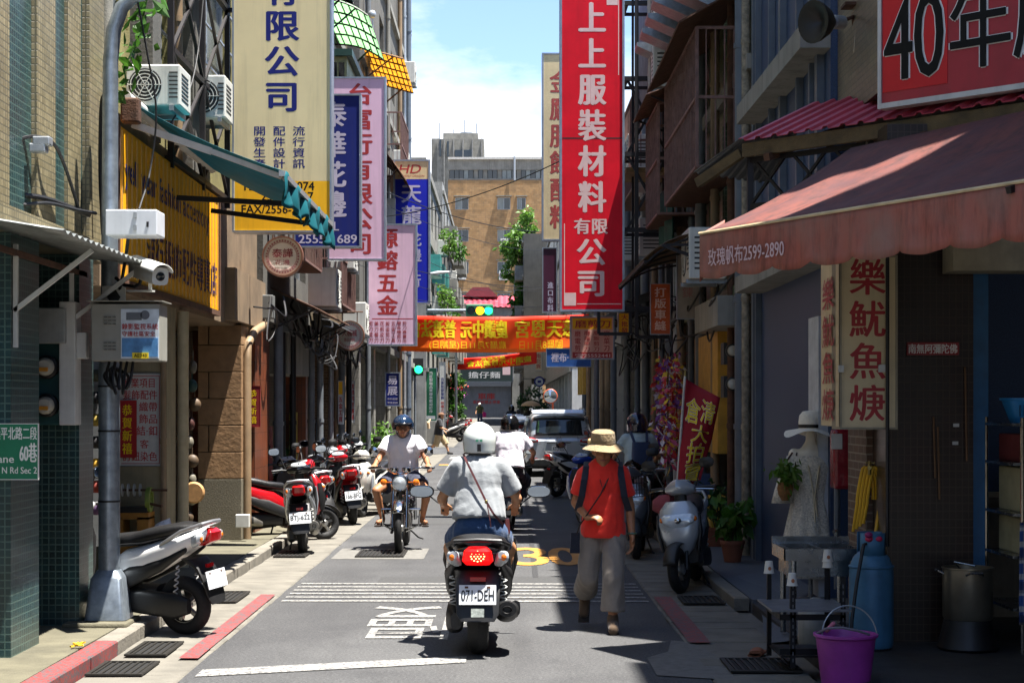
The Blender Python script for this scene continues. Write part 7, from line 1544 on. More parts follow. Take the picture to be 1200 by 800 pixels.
for s in (-1, 1):
    part('turn_signal', M_amber, mt_, lambda m: (m.lathe([(.001, .56), (.03, .555), (.04, .54), (.038, .50), (.01, .48)], (s * .20, 0, .865), 'y', 16), m.bar((s * .1, .49, .865), (s * .18, .49, .865), .014)), world=False)
    part('gauge', M_chrome, mt_, lambda m: m.lathe([(.05, 0), (.055, .02), (.055, .05), (.048, .055), (.001, .057)], (s * .075, .43, .99), 'z', 18), world=False)
    part('grip', M_plas, mt_, lambda m: m.tube([(s * .26, .30, 1.04), (s * .40, .24, 1.03)], .018, 10), world=False)
    part('lever', M_chrome, mt_, lambda m: m.tube([(s * .24, .34, 1.03), (s * .39, .29, 1.015)], .006, 6), world=False)
    mo = part('mirror', M_chrome, mt_, lambda m: (m.tube([(s * .24, .30, 1.04), (s * .30, .30, 1.16), (s * .34, .29, 1.22)], .006, 6), m.lathe([(.02, .31), (.058, .30), (.06, .285), (.055, .28)], (s * .345, 0, 1.235), 'y', 20)), world=False)
    part('foot_peg', M_plas, mt_, lambda m: m.bar((s * .12, .02, .30), (s * .32, .02, .30), .03), world=False)
    part('rear_shock', M_chrome, mt_, lambda m: m.tube([(s * .13, -.62, .34), (s * .13, -.48, .68)], .024, 8), world=False)
    part('side_cover', M_mblk, mt_, lambda m: m.loft([((s * .11, -.05, .55), (.02, 0, 0), (0, 0, .08), 3), ((s * .13, -.25, .56), (.025, 0, 0), (0, 0, .09), 3), ((s * .11, -.42, .6), (.01, 0, 0), (0, 0, .05), 3)], 14), world=False)
part('handlebar', M_chrome, mt_, lambda m: m.tube([(-.42, .23, 1.03), (-.27, .30, 1.04), (-.16, .38, 1.02), (-.08, .41, .97), (.08, .41, .97), (.16, .38, 1.02), (.27, .30, 1.04), (.42, .23, 1.03)], .012, 8), world=False)
part('tank', M_mblk, mt_, lambda m: m.loft([((0, .34, .80), (.06, 0, 0), (0, 0, .06), 2.4), ((0, .25, .81), (.13, 0, 0), (0, 0, .11), 2.5), ((0, .05, .80), (.14, 0, 0), (0, 0, .11), 2.5), ((0, -.1, .76), (.09, 0, 0), (0, 0, .07), 2.5)], 20), world=False)
part('seat', M_seat, mt_, lambda m: m.loft([((0, -.06, .78), (.10, 0, 0), (0, 0, .04), 3), ((0, -.3, .78), (.14, 0, 0), (0, 0, .05), 3), ((0, -.75, .80), (.12, 0, 0), (0, 0, .045), 3)], 18), world=False)
part('engine', M_exh, mt_, lambda m: (m.loft([((0, .18, .38), (.11, 0, 0), (0, 0, .10), 4), ((0, -.2, .36), (.12, 0, 0), (0, 0, .12), 4)], 16), [m.box((0, .14 + .0 * k, .46 + .028 * k), (.17, .2, .014)) for k in range(8)], m.box((0, .14, .56), (.11, .14, .22))), world=False)
part('frame', M_plas, mt_, lambda m: (m.tube([(0, .42, .80), (0, .34, .50), (0, .26, .24), (0, -.1, .2), (0, -.35, .3), (0, -.66, .31)], .02, 8), m.tube([(0, .42, .86), (0, -.2, .70), (0, -.8, .68)], .022, 8)), world=False)
part('crash_bar', M_chrome, mt_, lambda m: (m.tube([(-.24, .30, .52), (.24, .30, .52)], .012, 8), m.tube([(-.24, .30, .52), (-.22, .30, .32), (-.06, .28, .24)], .012, 8), m.tube([(.24, .30, .52), (.22, .30, .32), (.06, .28, .24)], .012, 8)), world=False)
part('exhaust', M_chrome, mt_, lambda m: m.tube([(.05, .24, .46), (.09, .3, .32), (.13, .1, .22), (.15, -.3, .24), (.16, -.8, .30)], [.022, .022, .024, .045, .045], 12), world=False)
part('rear_fender', M_chrome, mt_, lambda m: m.grid(lambda u, v: Vector(((v - .5) * .15, -.66 + .34 * math.cos(R(40 + 120 * u)), .305 + .34 * math.sin(R(40 + 120 * u)))), 12, 4), world=False, solid=.005)
part('stand', M_plas, mt_, lambda m: m.tube([(-.1, 0, .24), (-.2, -.05, .14), (-.26, -.08, .12)], .01, 6), world=False)

# ---------------------------------------------------------------- cars
def car(label, x, y, rz, W, L, H, colm, z=0., plate_s=None):
    t = thing('parked_car', label, 'car', (x, y, z), rz)
    w2, l2 = W / 2, L / 2
    # lower hull
    def hull(m):
        S = []
        for yy, hw, z0, z1 in ((-l2, .86, .42, .92), (-l2 + .05, .95, .30, 1.0), (-l2 + .3, 1.0, .22, 1.02), (-l2 + .9, 1.0, .20, 1.0), (0, 1.0, .19, .98), (l2 - .95, 1.0, .2, .96), (l2 - .35, .96, .22, .84), (l2 - .08, .88, .28, .72), (l2, .76, .36, .62)):
            S.append(((0, yy, (z0 + z1) / 2), (w2 * hw, 0, 0), (0, 0, (z1 - z0) / 2), 4.2))
        m.loft(S, 36)
    hb = part('body', colm, t, hull, world=False)
    def cabin(m):
        S = []
        for yy, hw, zt in ((-l2 + .06, .84, 1.12), (-l2 + .16, .86, H - .22), (-l2 + .36, .85, H - .05), (-l2 + .8, .86, H), (-.1, .86, H), (.55, .84, H - .06), (1.0, .80, H - .32), (1.35, .76, 1.05)):
            S.append(((0, yy, (.85 + zt) / 2), (w2 * hw, 0, 0), (0, 0, (zt - .85) / 2), 3.6))
        m.loft(S, 36)
    part('cabin', colm, t, cabin, world=False)
    gl = M_pane
    def rw(u, v): 
        zz_ = 1.06 + v * (H - .2 - 1.06); yy = -l2 + .02 + .13 * v + .06 * (abs(2 * u - 1) ** 4); return Vector(((2 * u - 1) * w2 * (.80 - .05 * v), yy, zz_))
    part('rear_window', gl, t, lambda m: m.grid(rw, 18, 6), world=False, solid=.012)
    part('wiper', M_plas, t, lambda m: m.bar(rw(.45, .02) + Vector((0, -.02, 0)), rw(.8, .14) + Vector((0, -.02, 0)), .02), world=False)
    part('spoiler', colm, t, lambda m: m.loft([((0, -l2 + .06, H - .09), (w2 * .78, 0, 0), (0, 0, .02), 4), ((0, -l2 + .3, H - .02), (w2 * .82, 0, 0), (0, 0, .04), 4)], 20), world=False)
    for s in (-1, 1):
        sw = lambda a, b, zt: part('side_window', gl, t, lambda m: m.add([(s * w2 * 1.0, a, 1.02), (s * w2 * 1.0, b, 1.02), (s * w2 * .885, b - (.25 if b > .8 else 0), zt), (s * w2 * .885, a + (.1 if a < -l2 + .5 else 0), zt)], [(0, 1, 2, 3) if s > 0 else (3, 2, 1, 0)]), world=False, solid=.012)
        sw(-l2 + .35, -.75, H - .16); sw(-.68, .2, H - .16); sw(.27, 1.1, H - .2)
        tl_ = part('tail_light', M_tail, t, lambda m: m.loft([((s * w2 * .92, -l2 + .05, .95), (.05, 0, 0), (0, 0, .07), 3), ((s * w2 * .78, -l2 - .005, .94), (.0, .02, 0), (0, 0, .065), 3), ((s * w2 * .62, -l2 - .01, .92), (0, .015, 0), (0, 0, .03), 3)], 14), world=False)
        part('clear_lens', M_lens, tl_, lambda m: m.loft([((s * w2 * .86, -l2 - .01, .955), (0, .02, 0), (0, 0, .035), 3), ((s * w2 * .68, -l2 - .02, .935), (0, .01, 0), (0, 0, .02), 3)], 12), world=False)
        part('reflector', M_tail, t, lambda m: m.box((s * w2 * .72, -l2 - .0, .46), (.16, .03, .05)), world=False)
        part('door_mirror', colm, t, lambda m: m.ell((s * (w2 + .1), .85, 1.05), (.09, .05, .07)), world=False)
        for yy in (-l2 + .75, l2 - .8): wheel(t, (s * (w2 - .1), yy, .30), .30, .19, 7)
        part('roof_rail', M_steel, t, lambda m: m.tube([(s * w2 * .78, -l2 + .5, H), (s * w2 * .78, -l2 + .6, H + .04), (s * w2 * .78, .3, H + .04), (s * w2 * .78, .4, H)], .015, 6), world=False)
    part('rear_bumper', M_plas, t, lambda m: m.loft([((0, -l2 + .1, .33), (w2 * .96, 0, 0), (0, 0, .11), 5), ((0, -l2 - .03, .37), (w2 * .88, 0, 0), (0, 0, .10), 5), ((0, -l2 - .05, .38), (w2 * .8, 0, 0), (0, 0, .07), 5)], 24), world=False)
    part('handle_trim', M_chrome, t, lambda m: m.box((0, -l2 - .015, .875), (.62, .03, .03)), world=False)
    part('badge', M_chrome, t, lambda m: [m.lathe([(.055, -.002), (.062, -.002), (.062, .006), (.055, .006), (.055, -.002)], (0, -l2 - .005, .965), 'y', 20)], world=False)
    if plate_s: plate(t, plate_s, (0, -l2 - .03, .72), R(4), .38, .16, False)
    return t
car('silver people carrier parked on the right seen from behind', 1.36, 45.6, R(1), 1.72, 4.2, 1.70, M_silver, plate_s='ATU-0225')
car('dark car parked ahead of the silver people carrier', .95, 51.5, R(2), 1.72, 4.2, 1.5, M_gry)
# ---------------------------------------------------------------- people
M_skin = mat('skin', '#b5835f', .55, var=.12, scale=20); M_skin2 = mat('skin_tan', '#a06c4a', .55, var=.12, scale=20)
M_hair = mat('hair_black', '#0f0d0d', .5, var=.3, scale=40, bump=.4); M_eye = mat('eye_dark', '#15100e', .3, var=0); M_lip = mat('lip', '#8a4a44', .5, var=.05)
def cloth(n, c, r=.85, bump=.5, bs=9): return mat('cloth_' + n, c, r, var=.12, scale=12, bump=bump, bscale=bs, sheen=.15)
def flatcap(m, a, b, ra, rb, n=16, sq=1.0):
    """tube with flat end, used for sleeves and hems"""
    m.tube([a, b], [ra, rb], n); m.ell(a, ra * .98, n, 8)
def hand(m, w, d, n, side, curl, s=1.):
    """palm, four bent fingers of unequal length and a thumb leaving the side of the palm"""
    d = d.normalized(); n = (n - d * n.dot(d)).normalized(); x = d.cross(n) * side
    for k in (-1, 0, 1): m.capsule(w + x * .016 * k * s, w + d * .075 * s + x * .024 * k * s, .017 * s, .016 * s, 8)
    for k, L in zip((-1.5, -.5, .5, 1.5), (.062, .075, .08, .07)):
        p = w + d * .082 * s + x * .0195 * k * s; dd = d.copy()
        for q in range(3):
            rot = Matrix.Rotation(curl / 3 * (1 if q else .7), 3, x * 1.0); nd = dd - n * 0
            dd = (dd * math.cos(curl / 3) + n * math.sin(curl / 3)).normalized() if q == 0 else (dd * math.cos(curl / 2.6) + (n * dd.dot(d) - d * dd.dot(n)).normalized() * math.sin(curl / 2.6)).normalized()
            e = p + dd * L * s / 2.7; m.capsule(p, e, .0092 * s, .0085 * s, 7); p = e
    p = w + d * .02 * s + x * .03 * s; e = p + (d * .6 + x * .6 + n * .35).normalized() * .038 * s; f = e + (d * .8 + n * .5 + x * .1).normalized() * .03 * s
    m.capsule(p, e, .012 * s, .0105 * s, 8); m.capsule(e, f, .0105 * s, .009 * s, 8)

def wrinkle(o, amp, sc_, seed=0, zs=1.):
    '''press shallow cloth folds into a garment'''
    me = o.data; ns = [v.normal.copy() for v in me.vertices]; off = Vector((seed * 3.7, seed * 1.3, 0))
    for v, n in zip(me.vertices, ns):
        p = Vector((v.co.x * sc_, v.co.y * sc_, v.co.z * sc_ * zs)) + off; w_ = Vector((noise.noise(p * .6), noise.noise(p * .6 + Vector((9, 0, 0))), 0)) * .9
        a = 1 - abs(noise.noise(p + w_)) * 2.4; v.co += n * (amp * (max(-.6, a) - .35))
def person(label, loc, rz, J, shirt, legs, group=None, skin=M_skin, voxel=.011, sleeve=.62, sleeve_r=.075, legcut=.8, leg_r=(.105, .08), shoe=None, hair=M_hair, curl=(1.3, 1.3), hip=.165, chest=(.175, .11), helmet=None, face=True, s=1., long_hair=False, shirt_len=0., boxy=0.):
    t = thing('person', label, 'person', loc, rz, group); t.scale = (s, s, s)
    V = {k: Vector(v) for k, v in J.items()}
    up = (V['neck'] - V['pelvis']).normalized(); hd = V['head']; fw = V.get('look', Vector((0, 1, 0))).normalized(); rt = fw.cross(Zv).normalized(); hu = rt.cross(fw)
    HM = Matrix((rt, fw, hu)).transposed()
    b = MB()
    b.ell(hd + hu * .02, (.076, .093, .10), M=HM); b.ell(hd + fw * .022 - hu * .055, (.058, .062, .066), M=HM); b.ell(hd + fw * .055 - hu * .098, (.03, .028, .022), M=HM)
    b.capsule(hd + fw * .086 + hu * .008, hd + fw * .106 - hu * .028, .011, .016, 8); b.ell(hd + fw * .088 - hu * .062, (.026, .012, .012), M=HM)
    for q in (-1, 1): b.ell(hd + rt * q * .078 - hu * .012, (.012, .02, .032), M=HM); b.ell(hd + fw * .075 + rt * q * .036 - hu * .03, (.025, .02, .025), M=HM)
    b.capsule(V['neck'], hd - hu * .05, .054, .05); ch = V['neck'].lerp(V['pelvis'], .28); wa = V['neck'].lerp(V['pelvis'], .68)
    side = (V['rs'] - V['ls']).normalized(); fr_ = up.cross(side); TM = Matrix((side, -fr_ if fr_.dot(Vector((0, 1, 0))) < 0 else fr_, up)).transposed()
    b.ell(ch, (chest[0] - .012, chest[1] - .01, .2), M=TM); b.ell(wa, (hip - .035, .095, .18), M=TM); b.ell(V['pelvis'], (hip - .01, .11, .13), M=TM)
    for k in 'lr':
        S_, E_, W_ = V[k + 's'], V[k + 'e'], V[k + 'w']
        b.capsule(V['neck'] - up * .02, S_, .05, .055); b.capsule(S_, E_, .05, .039); b.capsule(E_, W_, .041, .027)
        b.ell(E_.lerp(W_, .25), .043, 10, 8)
        H_, K_, A_, T_ = V[k + 'h'], V[k + 'k'], V[k + 'a'], V[k + 't']
        b.capsule(H_, K_, .085, .057); b.capsule(K_, A_, .056, .036); b.ell(K_.lerp(A_, .28) + Vector((0, -.012, 0)), (.057, .06, .1), M=(K_ - A_).to_track_quat('Z', 'Y').to_matrix())
        b.capsule(A_ + Vector((0, 0, -.03)), T_, .034, .03)
        dh = (W_ - E_).normalized(); ph = V.get(k + 'p', Vector((0, 0, -1))); hdv = V.get(k + 'd', dh)
        hand(b, W_, hdv, ph, 1 if k == 'r' else -1, curl[0 if k == 'l' else 1], 1.0)
    body = blob('body', b, voxel, skin, t, 3)
    if face:
        for q in (-1, 1):
            part('eye', M_eye, body, lambda m: m.ell(hd + fw * .088 + rt * q * .033 + hu * .006, (.014, .008, .007), 10, 6, HM), world=False)
            part('eyebrow', M_hair, body, lambda m: m.ell(hd + fw * .09 + rt * q * .034 + hu * .028, (.02, .006, .005), 10, 6, HM), world=False)
        part('mouth', M_lip, body, lambda m: m.ell(hd + fw * .098 - hu * .062, (.024, .006, .006), 10, 6, HM), world=False)
    if hair is not None:
        h = MB(); h.ell(hd + hu * .03 - fw * .012, (.085, .098, .105), M=HM); h.ell(hd - hu * .03 - fw * .05, (.078, .06, .085), M=HM)
        if long_hair: h.ell(hd - hu * .09 - fw * .055, (.07, .045, .08), M=HM)
        # keep the face clear
        me_ = [p for p in h.v]; o = blob('hair', h, max(.01, voxel), hair, t, 2)
        for v in o.data.vertices:
            r_ = v.co - hd; f_ = r_.dot(fw)
            if f_ > .02 and r_.dot(hu) < .075: v.co -= fw * (f_ - .02)
    # shirt
    if shirt is not None:
        c = MB(); c.ell(ch, (chest[0] + .018 + boxy * .4, chest[1] + .016 + boxy * .5, .215), M=TM); c.ell(ch - up * .05, (chest[0] + .01 + boxy, chest[1] + .012 + boxy, .22), M=TM); c.ell(wa, (hip - .01 + boxy, .118 + boxy, .2), M=TM)
        lo = V['pelvis'] - up * (shirt_len)
        c.loft([(wa + up * .1, side * (hip + boxy), TM @ Vector((0, .118 + boxy, 0)), 2.4), (lo + up * .02, side * (hip + .026 + boxy), TM @ Vector((0, .142 + boxy, 0)), 2.4), (lo - up * .01, side * (hip + .026 + boxy), TM @ Vector((0, .142 + boxy, 0)), 2.4)], 24)
        for k in 'lr':
            S_, E_ = V[k + 's'], V[k + 'e']; d = E_ - S_
            c.capsule(V['neck'] - up * .055, S_ - up * .005, .062, .07); flatcap(c, S_, S_ + d * sleeve, sleeve_r * .98, sleeve_r); 
        o = blob('shirt', c, voxel, shirt, t, 3); wrinkle(o, .0055 if voxel < .016 else 0, 11, len(label) % 7, .5)
    if legs is not None:
        c = MB(); c.ell(V['pelvis'], (hip + .008, .125, .13), M=TM); c.ell(V['pelvis'] + up * .07, (hip - .002, .115, .1), M=TM)
        for k in 'lr':
            H_, K_, A_ = V[k + 'h'], V[k + 'k'], V[k + 'a']
            if legcut <= 1: flatcap(c, H_, H_.lerp(K_, legcut), leg_r[0], leg_r[1] + .012)
            else:
                c.capsule(H_, K_, leg_r[0], leg_r[1]); c.tube([K_, K_.lerp(A_, legcut - 1)], [leg_r[1], leg_r[1] + .012], 16)
        o = blob('trousers' if legcut > 1 else 'shorts', c, voxel, legs, t, 3); wrinkle(o, .008 if voxel < .016 else 0, 10, len(label) % 5, .45)
    if shoe is not None:
        for k in 'lr':
            A_, T_ = V[k + 'a'], V[k + 't']; d = (T_ - A_); d.z = d.z; c = MB()
            c.capsule(A_ + Vector((0, 0, -.035)) - d.normalized() * .02, T_, .047, .04); c.capsule(A_ + Vector((0, 0, .01)), A_ + Vector((0, 0, -.04)), .043, .05); blob('shoe', c, .012, shoe, t, 2)
    t['_'] = 0; del t['_']
    return t, V, (rt, fw, hu, HM, up, side, TM)

def helmet(t, V, fr, shell, full=True, visor=None, trim=None, peak=False, r=.148):
    rt, fw, hu, HM, *_ = fr; c = V['head'] + hu * .028 - fw * .008
    def sh(m):
        n, k = 28, 12; rings = []
        for i in range(k + 1):
            v = i / k
            for j in range(n):
                a = math.tau * j / n; front = math.sin(a)                       # +1 = face side
                L0 = -.74 if full else -.3; low = L0 if front < .1 else L0 + (front - .1) / .9 * (.95 if full else .4)
                zz_ = 1 - (1 - low) * v; zz_ = max(-1, zz_); q = math.sqrt(max(0, 1 - min(.96, zz_ * zz_))) if zz_ > -.2 else .98 - .12 * (-.2 - zz_)
                rings.append(c + HM @ Vector((r * .93 * q * math.cos(a), r * 1.05 * q * math.sin(a), r * zz_)))
        m.add(rings, [(i * n + j, (i + 1) * n + j, (i + 1) * n + (j + 1) % n, i * n + (j + 1) % n) for i in range(k) for j in range(n)], True)
    o = part('helmet', shell, t, sh, world=False, solid=.016)
    def et(m):
        q = MB(); sh(q); e_ = [Vector(p) for p in q.v[-28:]]; m.tube(e_ + [e_[0]], .009, 6)
    part('edge_trim', M_black, o, et, world=False)
    if visor is not None: part('visor', visor, o, lambda m: m.grid(lambda u, v: c + HM @ Vector((r * .96 * math.cos(R(20 + 140 * u)), r * 1.10 * math.sin(R(20 + 140 * u)), r * (.42 - .62 * v))), 16, 4), world=False, solid=.004)
    if peak: part('peak', peak, o, lambda m: m.grid(lambda u, v: c + HM @ Vector(((r * .9 + .01 * v) * math.cos(R(25 + 130 * u)), (r * 1.02 + .06 * v) * math.sin(R(25 + 130 * u)), r * (.30 - .12 * v))), 16, 3), world=False, solid=.006)
    if trim is not None:
        part('vent', trim, o, lambda m: m.box(c + HM @ Vector((0, -r * 1.06, -r * .42)), (.028, .014, .055), HM), world=False)
        part('badge', mat('badge_green', '#4f9a7a', .4), o, lambda m: m.box(c + HM @ Vector((0, -r * 1.075, r * .0)), (.05, .008, .018), HM), world=False)
    part('chin_strap', M_black, o, lambda m: m.tube([V['head'] + rt * s_ * .085 * math.cos(a_) + fw * (.0 + .05 * math.sin(a_)) - hu * (.02 + .105 * math.sin(a_)) for s_, a_ in [(1, .0), (1, .4), (1, .8), (1, 1.2), (1, 1.57), (-1, 1.2), (-1, .8), (-1, .4), (-1, 0)]], .006, 6), world=False)
    return o
def band(t, name, mt, pts, w, parent=None):
    def f(m):
        for i in range(len(pts) - 1): m.bar(pts[i], pts[i + 1], w, .006, up=(0, 1, 0))
    return part(name, mt, t, f, world=False)

rider = dict(pelvis=(0, -.20, .90), neck=(0, -.10, 1.385), head=(0, -.055, 1.515), ls=(-.165, -.11, 1.345), rs=(.165, -.11, 1.345), le=(-.315, -.03, 1.10), re=(.315, -.03, 1.10), lw=(-.325, .22, 1.03), rw=(.325, .22, 1.03),
             lh=(-.09, -.18, .86), rh=(.09, -.18, .86), lk=(-.23, .20, .70), rk=(.23, .20, .70), la=(-.13, .20, .40), ra=(.13, .20, .40), lt=(-.14, .36, .365), rt=(.14, .36, .365), ld=(0, .9, -.2), rd=(0, .9, -.2), lp=(0, -.1, -1), rp=(0, -.1, -1))
r1 = dict(rider); r1.update(ls=(-.15, -.11, 1.345), rs=(.15, -.11, 1.345), le=(-.285, -.05, 1.10), re=(.285, -.05, 1.10), lw=(-.275, .20, 1.035), rw=(.275, .20, 1.035))
t, V, fr = person('rider in grey t-shirt and white helmet on the black scooter, seen from behind', (-.19, 13.05, 0), 0, r1, cloth('grey', '#868a8d', bump=.45), cloth('denim', '#1f3f66', bump=.4, bs=25), legcut=.55, leg_r=(.115, .10), sleeve=.8, sleeve_r=.08, skin=M_skin, long_hair=True, boxy=.004, chest=(.165, .11), shoe=cloth('shoe_dark', '#2a2826'), face=True, shirt_len=-.06, hip=.175)
helmet(t, V, fr, mat('helmet_white', '#c9cfcb', .2, var=.06, coat=.6), True, M_pane, M_black, r=.13)
st = thing('shoulder_bag', 'thin dark red shoulder strap bag across the back of the grey shirt rider', 'bag', (-.19, 13.05, 0))
M_strap = mat('strap_maroon', '#4a1c1e', .55, var=.2)
band(st, 'strap', M_strap, [Vector((-.12, -.13, 1.44)), Vector((-.09, -.235, 1.38)), Vector((-.02, -.285, 1.24)), Vector((.05, -.325, 1.10)), Vector((.11, -.345, 1.0)), Vector((.18, -.315, .92))], .016)
part('buckle', mat('brass', '#8a7a4a', .35, .8), st, lambda m: m.ell((.055, -.333, 1.09), (.012, .006, .016)), world=False); band(st, 'cord', M_strap, [Vector((.06, -.333, 1.08)), Vector((.085, -.352, .95)), Vector((.09, -.352, .90))], .008)
part('pouch', M_strap, st, lambda m: m.loft([((.2, -.08, .95), (.03, 0, 0), (0, .08, 0), 3), ((.2, -.08, .84), (.035, 0, 0), (0, .09, 0), 3)], 12), world=False)
r2 = dict(rider); r2.update(le=(-.33, -.02, 1.13), re=(.35, -.02, 1.12))
t, V, fr = person('rider in pale t-shirt and black helmet on the red scooter', (.085, 25.3, 0), R(-3), r2, cloth('pale_lilac', '#cfcad2'), cloth('dark_trousers', '#24262c'), legcut=1.8, sleeve=.7, sleeve_r=.085, voxel=.014, boxy=.03, shoe=cloth('shoe_dark', '#2a2826'), chest=(.19, .12))
helmet(t, V, fr, mat('helmet_black', '#101113', .15, var=.06, coat=.6), True, M_pane, None, r=.138)
# oncoming motorcyclist
r3 = dict(pelvis=(0, -.24, .92), neck=(0, -.16, 1.40), head=(0, -.10, 1.525), ls=(-.18, -.16, 1.355), rs=(.18, -.16, 1.355), le=(-.30, -.02, 1.13), re=(.30, -.02, 1.13), lw=(-.335, .17, 1.065), rw=(.335, .17, 1.065), lh=(-.10, -.2, .89), rh=(.10, -.2, .89), lk=(-.32, .16, .74), rk=(.32, .16, .74), la=(-.25, -.0, .38), ra=(.25, -.0, .38), lt=(-.30, .15, .345), rt=(.30, .15, .345), ld=(-.15, .9, -.25), rd=(.15, .9, -.25), lp=(0, -.1, -1), rp=(0, -.1, -1))
t, V, fr = person('man in white t-shirt and blue black helmet riding the oncoming motorcycle', (-1.29, 21.6, 0), R(180), r3, cloth('white', '#d6d3d8'), cloth('navy_shorts', '#20263c'), legcut=.62, leg_r=(.12, .105), sleeve=.62, sleeve_r=.085, skin=M_skin2, voxel=.012, boxy=.018, shoe=None, chest=(.19, .12))
for q in 'lr': part('sandal', cloth('sandal', '#3a2c24'), t, lambda m: (m.loft([(V[q + 'a'] + Vector((0, -.05, -.075)), (.04, 0, 0), (0, 0, .012), 3), (V[q + 't'] + Vector((0, .05, -.045)), (.045, 0, 0), (0, 0, .012), 3)], 12), m.tube([V[q + 't'] + Vector((-.04, 0, -.03)), V[q + 't'] + Vector((0, -.0, .035)), V[q + 't'] + Vector((.04, 0, -.03))], .008, 6)), world=False)
helmet(t, V, fr, mat('helmet_blue', '#16283f', .12, var=.1, coat=.8), False, None, None, peak=M_plasg, r=.14)
gz_ = part('glasses', M_black, t, lambda m: [m.lathe([(.024, 0), (.027, 0), (.027, .004), (.024, .004), (.024, 0)], V['head'] + fr[1] * .105 + fr[0] * q * .033 + fr[2] * .004, 'y', 16) for q in (-1, 1)] + [m.bar(V['head'] + fr[1] * .107 + fr[0] * -.008, V['head'] + fr[1] * .107 + fr[0] * .008, .004)], world=False)
part('watch', M_black, t, lambda m: m.tube([V['lw'] + Vector((-.0, -.02, .0)), V['lw'] + Vector((0, -.04, .005))], .033, 12), world=False)
# walking woman in red
wk = dict(pelvis=(0, 0, .82), neck=(0, .03, 1.26), head=(0, .06, 1.395), ls=(-.14, .015, 1.215), rs=(.14, .015, 1.215), le=(-.205, -.01, .965), re=(.215, -.03, .985), lw=(-.225, .06, .735), rw=(.12, .14, .88), lh=(-.085, 0, .79), rh=(.085, 0, .79), lk=(-.08, .16, .42), rk=(.12, .03, .41), la=(-.075, .16, .085), ra=(.15, -.27, .25), lt=(-.08, .30, .04), rt=(.155, -.22, .13), ld=(0, .15, -1), lp=(.6, .2, .1), rd=(-.75, .55, .1), rp=(-.2, -.4, -1), look=(0, 1, -.12))
M_redsh = cloth('red', '#e82c1c', bump=.55); M_kh = cloth('khaki', '#847a6f', bump=.6, bs=7)
t, V, fr = person('woman in red t-shirt, tan hat and khaki trousers walking toward the camera', (.80, 13.8, 0), R(176), wk, M_redsh, M_kh, legcut=1.78, leg_r=(.098, .082), sleeve=.72, sleeve_r=.07, boxy=.002, shoe=None, shirt_len=.08, chest=(.155, .105), hip=.152, skin=M_skin2, curl=(.9, 1.9), s=1.035)
rt_, fw_, hu_, HM_ = fr[:4]; hc = V['head']
M_hat = cloth('hat_tan', '#8f7a58', bump=.7, bs=60)
ho = part('hat', M_hat, t, lambda m: (m.loft([(hc + hu_ * .055, rt_ * .098, fw_ * .112, 2), (hc + hu_ * .10, rt_ * .098, fw_ * .112, 2.1), (hc + hu_ * .145, rt_ * .09, fw_ * .103, 2.3), (hc + hu_ * .158, rt_ * .07, fw_ * .08, 2.3)], 30), m.grid(lambda u, v: hc + hu_ * (.06 - .045 * v + .008 * math.sin(u * math.tau * 2)) + rt_ * (.097 + .066 * v) * math.cos(u * math.tau) + fw_ * (.111 + .064 * v) * math.sin(u * math.tau), 48, 4)), world=False)
part('hat_band', cloth('hat_band', '#7d6a4c'), ho, lambda m: m.loft([(hc + hu_ * .062, rt_ * .1, fw_ * .114, 2), (hc + hu_ * .088, rt_ * .1, fw_ * .114, 2)], 30, cap=False), world=False)
part('hat_button', mat('button_tan', '#b59a6a', .5), ho, lambda m: m.ell(hc + hu_ * .075 + rt_ * .10 + fw_ * .03, (.022, .022, .026)), world=False)
for q, dark in (('l', 0), ('r', 0)):
    A_, T_ = V[q + 'a'], V[q + 't']; d = (T_ - A_).normalized(); c = MB()
    c.capsule(A_ - d * .03 + Vector((0, 0, -.03)), T_ + d * .04 + Vector((0, 0, .01)), .046, .042); c.capsule(A_ + Vector((0, 0, .03)), A_ + Vector((0, 0, -.03)), .045, .05)
    sh_ = blob('shoe', c, .01, cloth('boot', '#5a4632', bump=.5), t, 2)
    part('sole', mat('sole_dark', '#2a221c', .8), sh_, lambda m: m.bar(A_ - d * .075 + Vector((0, 0, -.072)), T_ + d * .075 + Vector((0, 0, -.03)), .085, .02), world=False)
part('side_inset', cloth('inset_grey', '#6c6668'), t, lambda m: [m.loft([((q * .165, .0, 1.02), (.012, 0, 0), (0, .045, 0), 2), ((q * .17, .0, .84), (.014, 0, 0), (0, .05, 0), 2)], 10) for q in (-1, 1)], world=False)
part('bracelet', mat('bead_green', '#4a6a58', .4, var=.4, scale=60), t, lambda m: m.lathe([(.032, -.008), (.038, 0), (.032, .008), (.032, -.008)], V['lw'] + Vector((0, -.005, .02)), 'z', 16), world=False)
bp_ = thing('backpack', 'navy backpack on the back of the woman in red', 'backpack', (.80, 13.8, 0), R(176)); bp_.scale = (1.035,) * 3
M_navy = cloth('navy', '#181d2c')
part('pack', M_navy, bp_, lambda m: m.loft([((0, -.20, .80), (.13, 0, 0), (0, .05, 0), 3.5), ((0, -.21, .95), (.15, 0, 0), (0, .08, 0), 3.5), ((0, -.20, 1.16), (.14, 0, 0), (0, .07, 0), 3.5), ((0, -.17, 1.23), (.09, 0, 0), (0, .04, 0), 3)], 20), world=False)
for q in (-1, 1):
    pts = [Vector((q * .12, -.12, 1.24)), Vector((q * .125, -.02, 1.305)), Vector((q * .13, .07, 1.27)), Vector((q * .145, .135, 1.17)), Vector((q * .165, .13, 1.04)), Vector((q * .20, .05, .93)), Vector((q * .17, -.12, .86))]
    part('strap', M_navy, bp_, lambda m: [m.loft([(pts[i], (.026, 0, 0), (0, .006, .004), 3), (pts[i + 1], (.026, 0, 0), (0, .006, .004), 3)], 8) for i in range(6)], world=False)
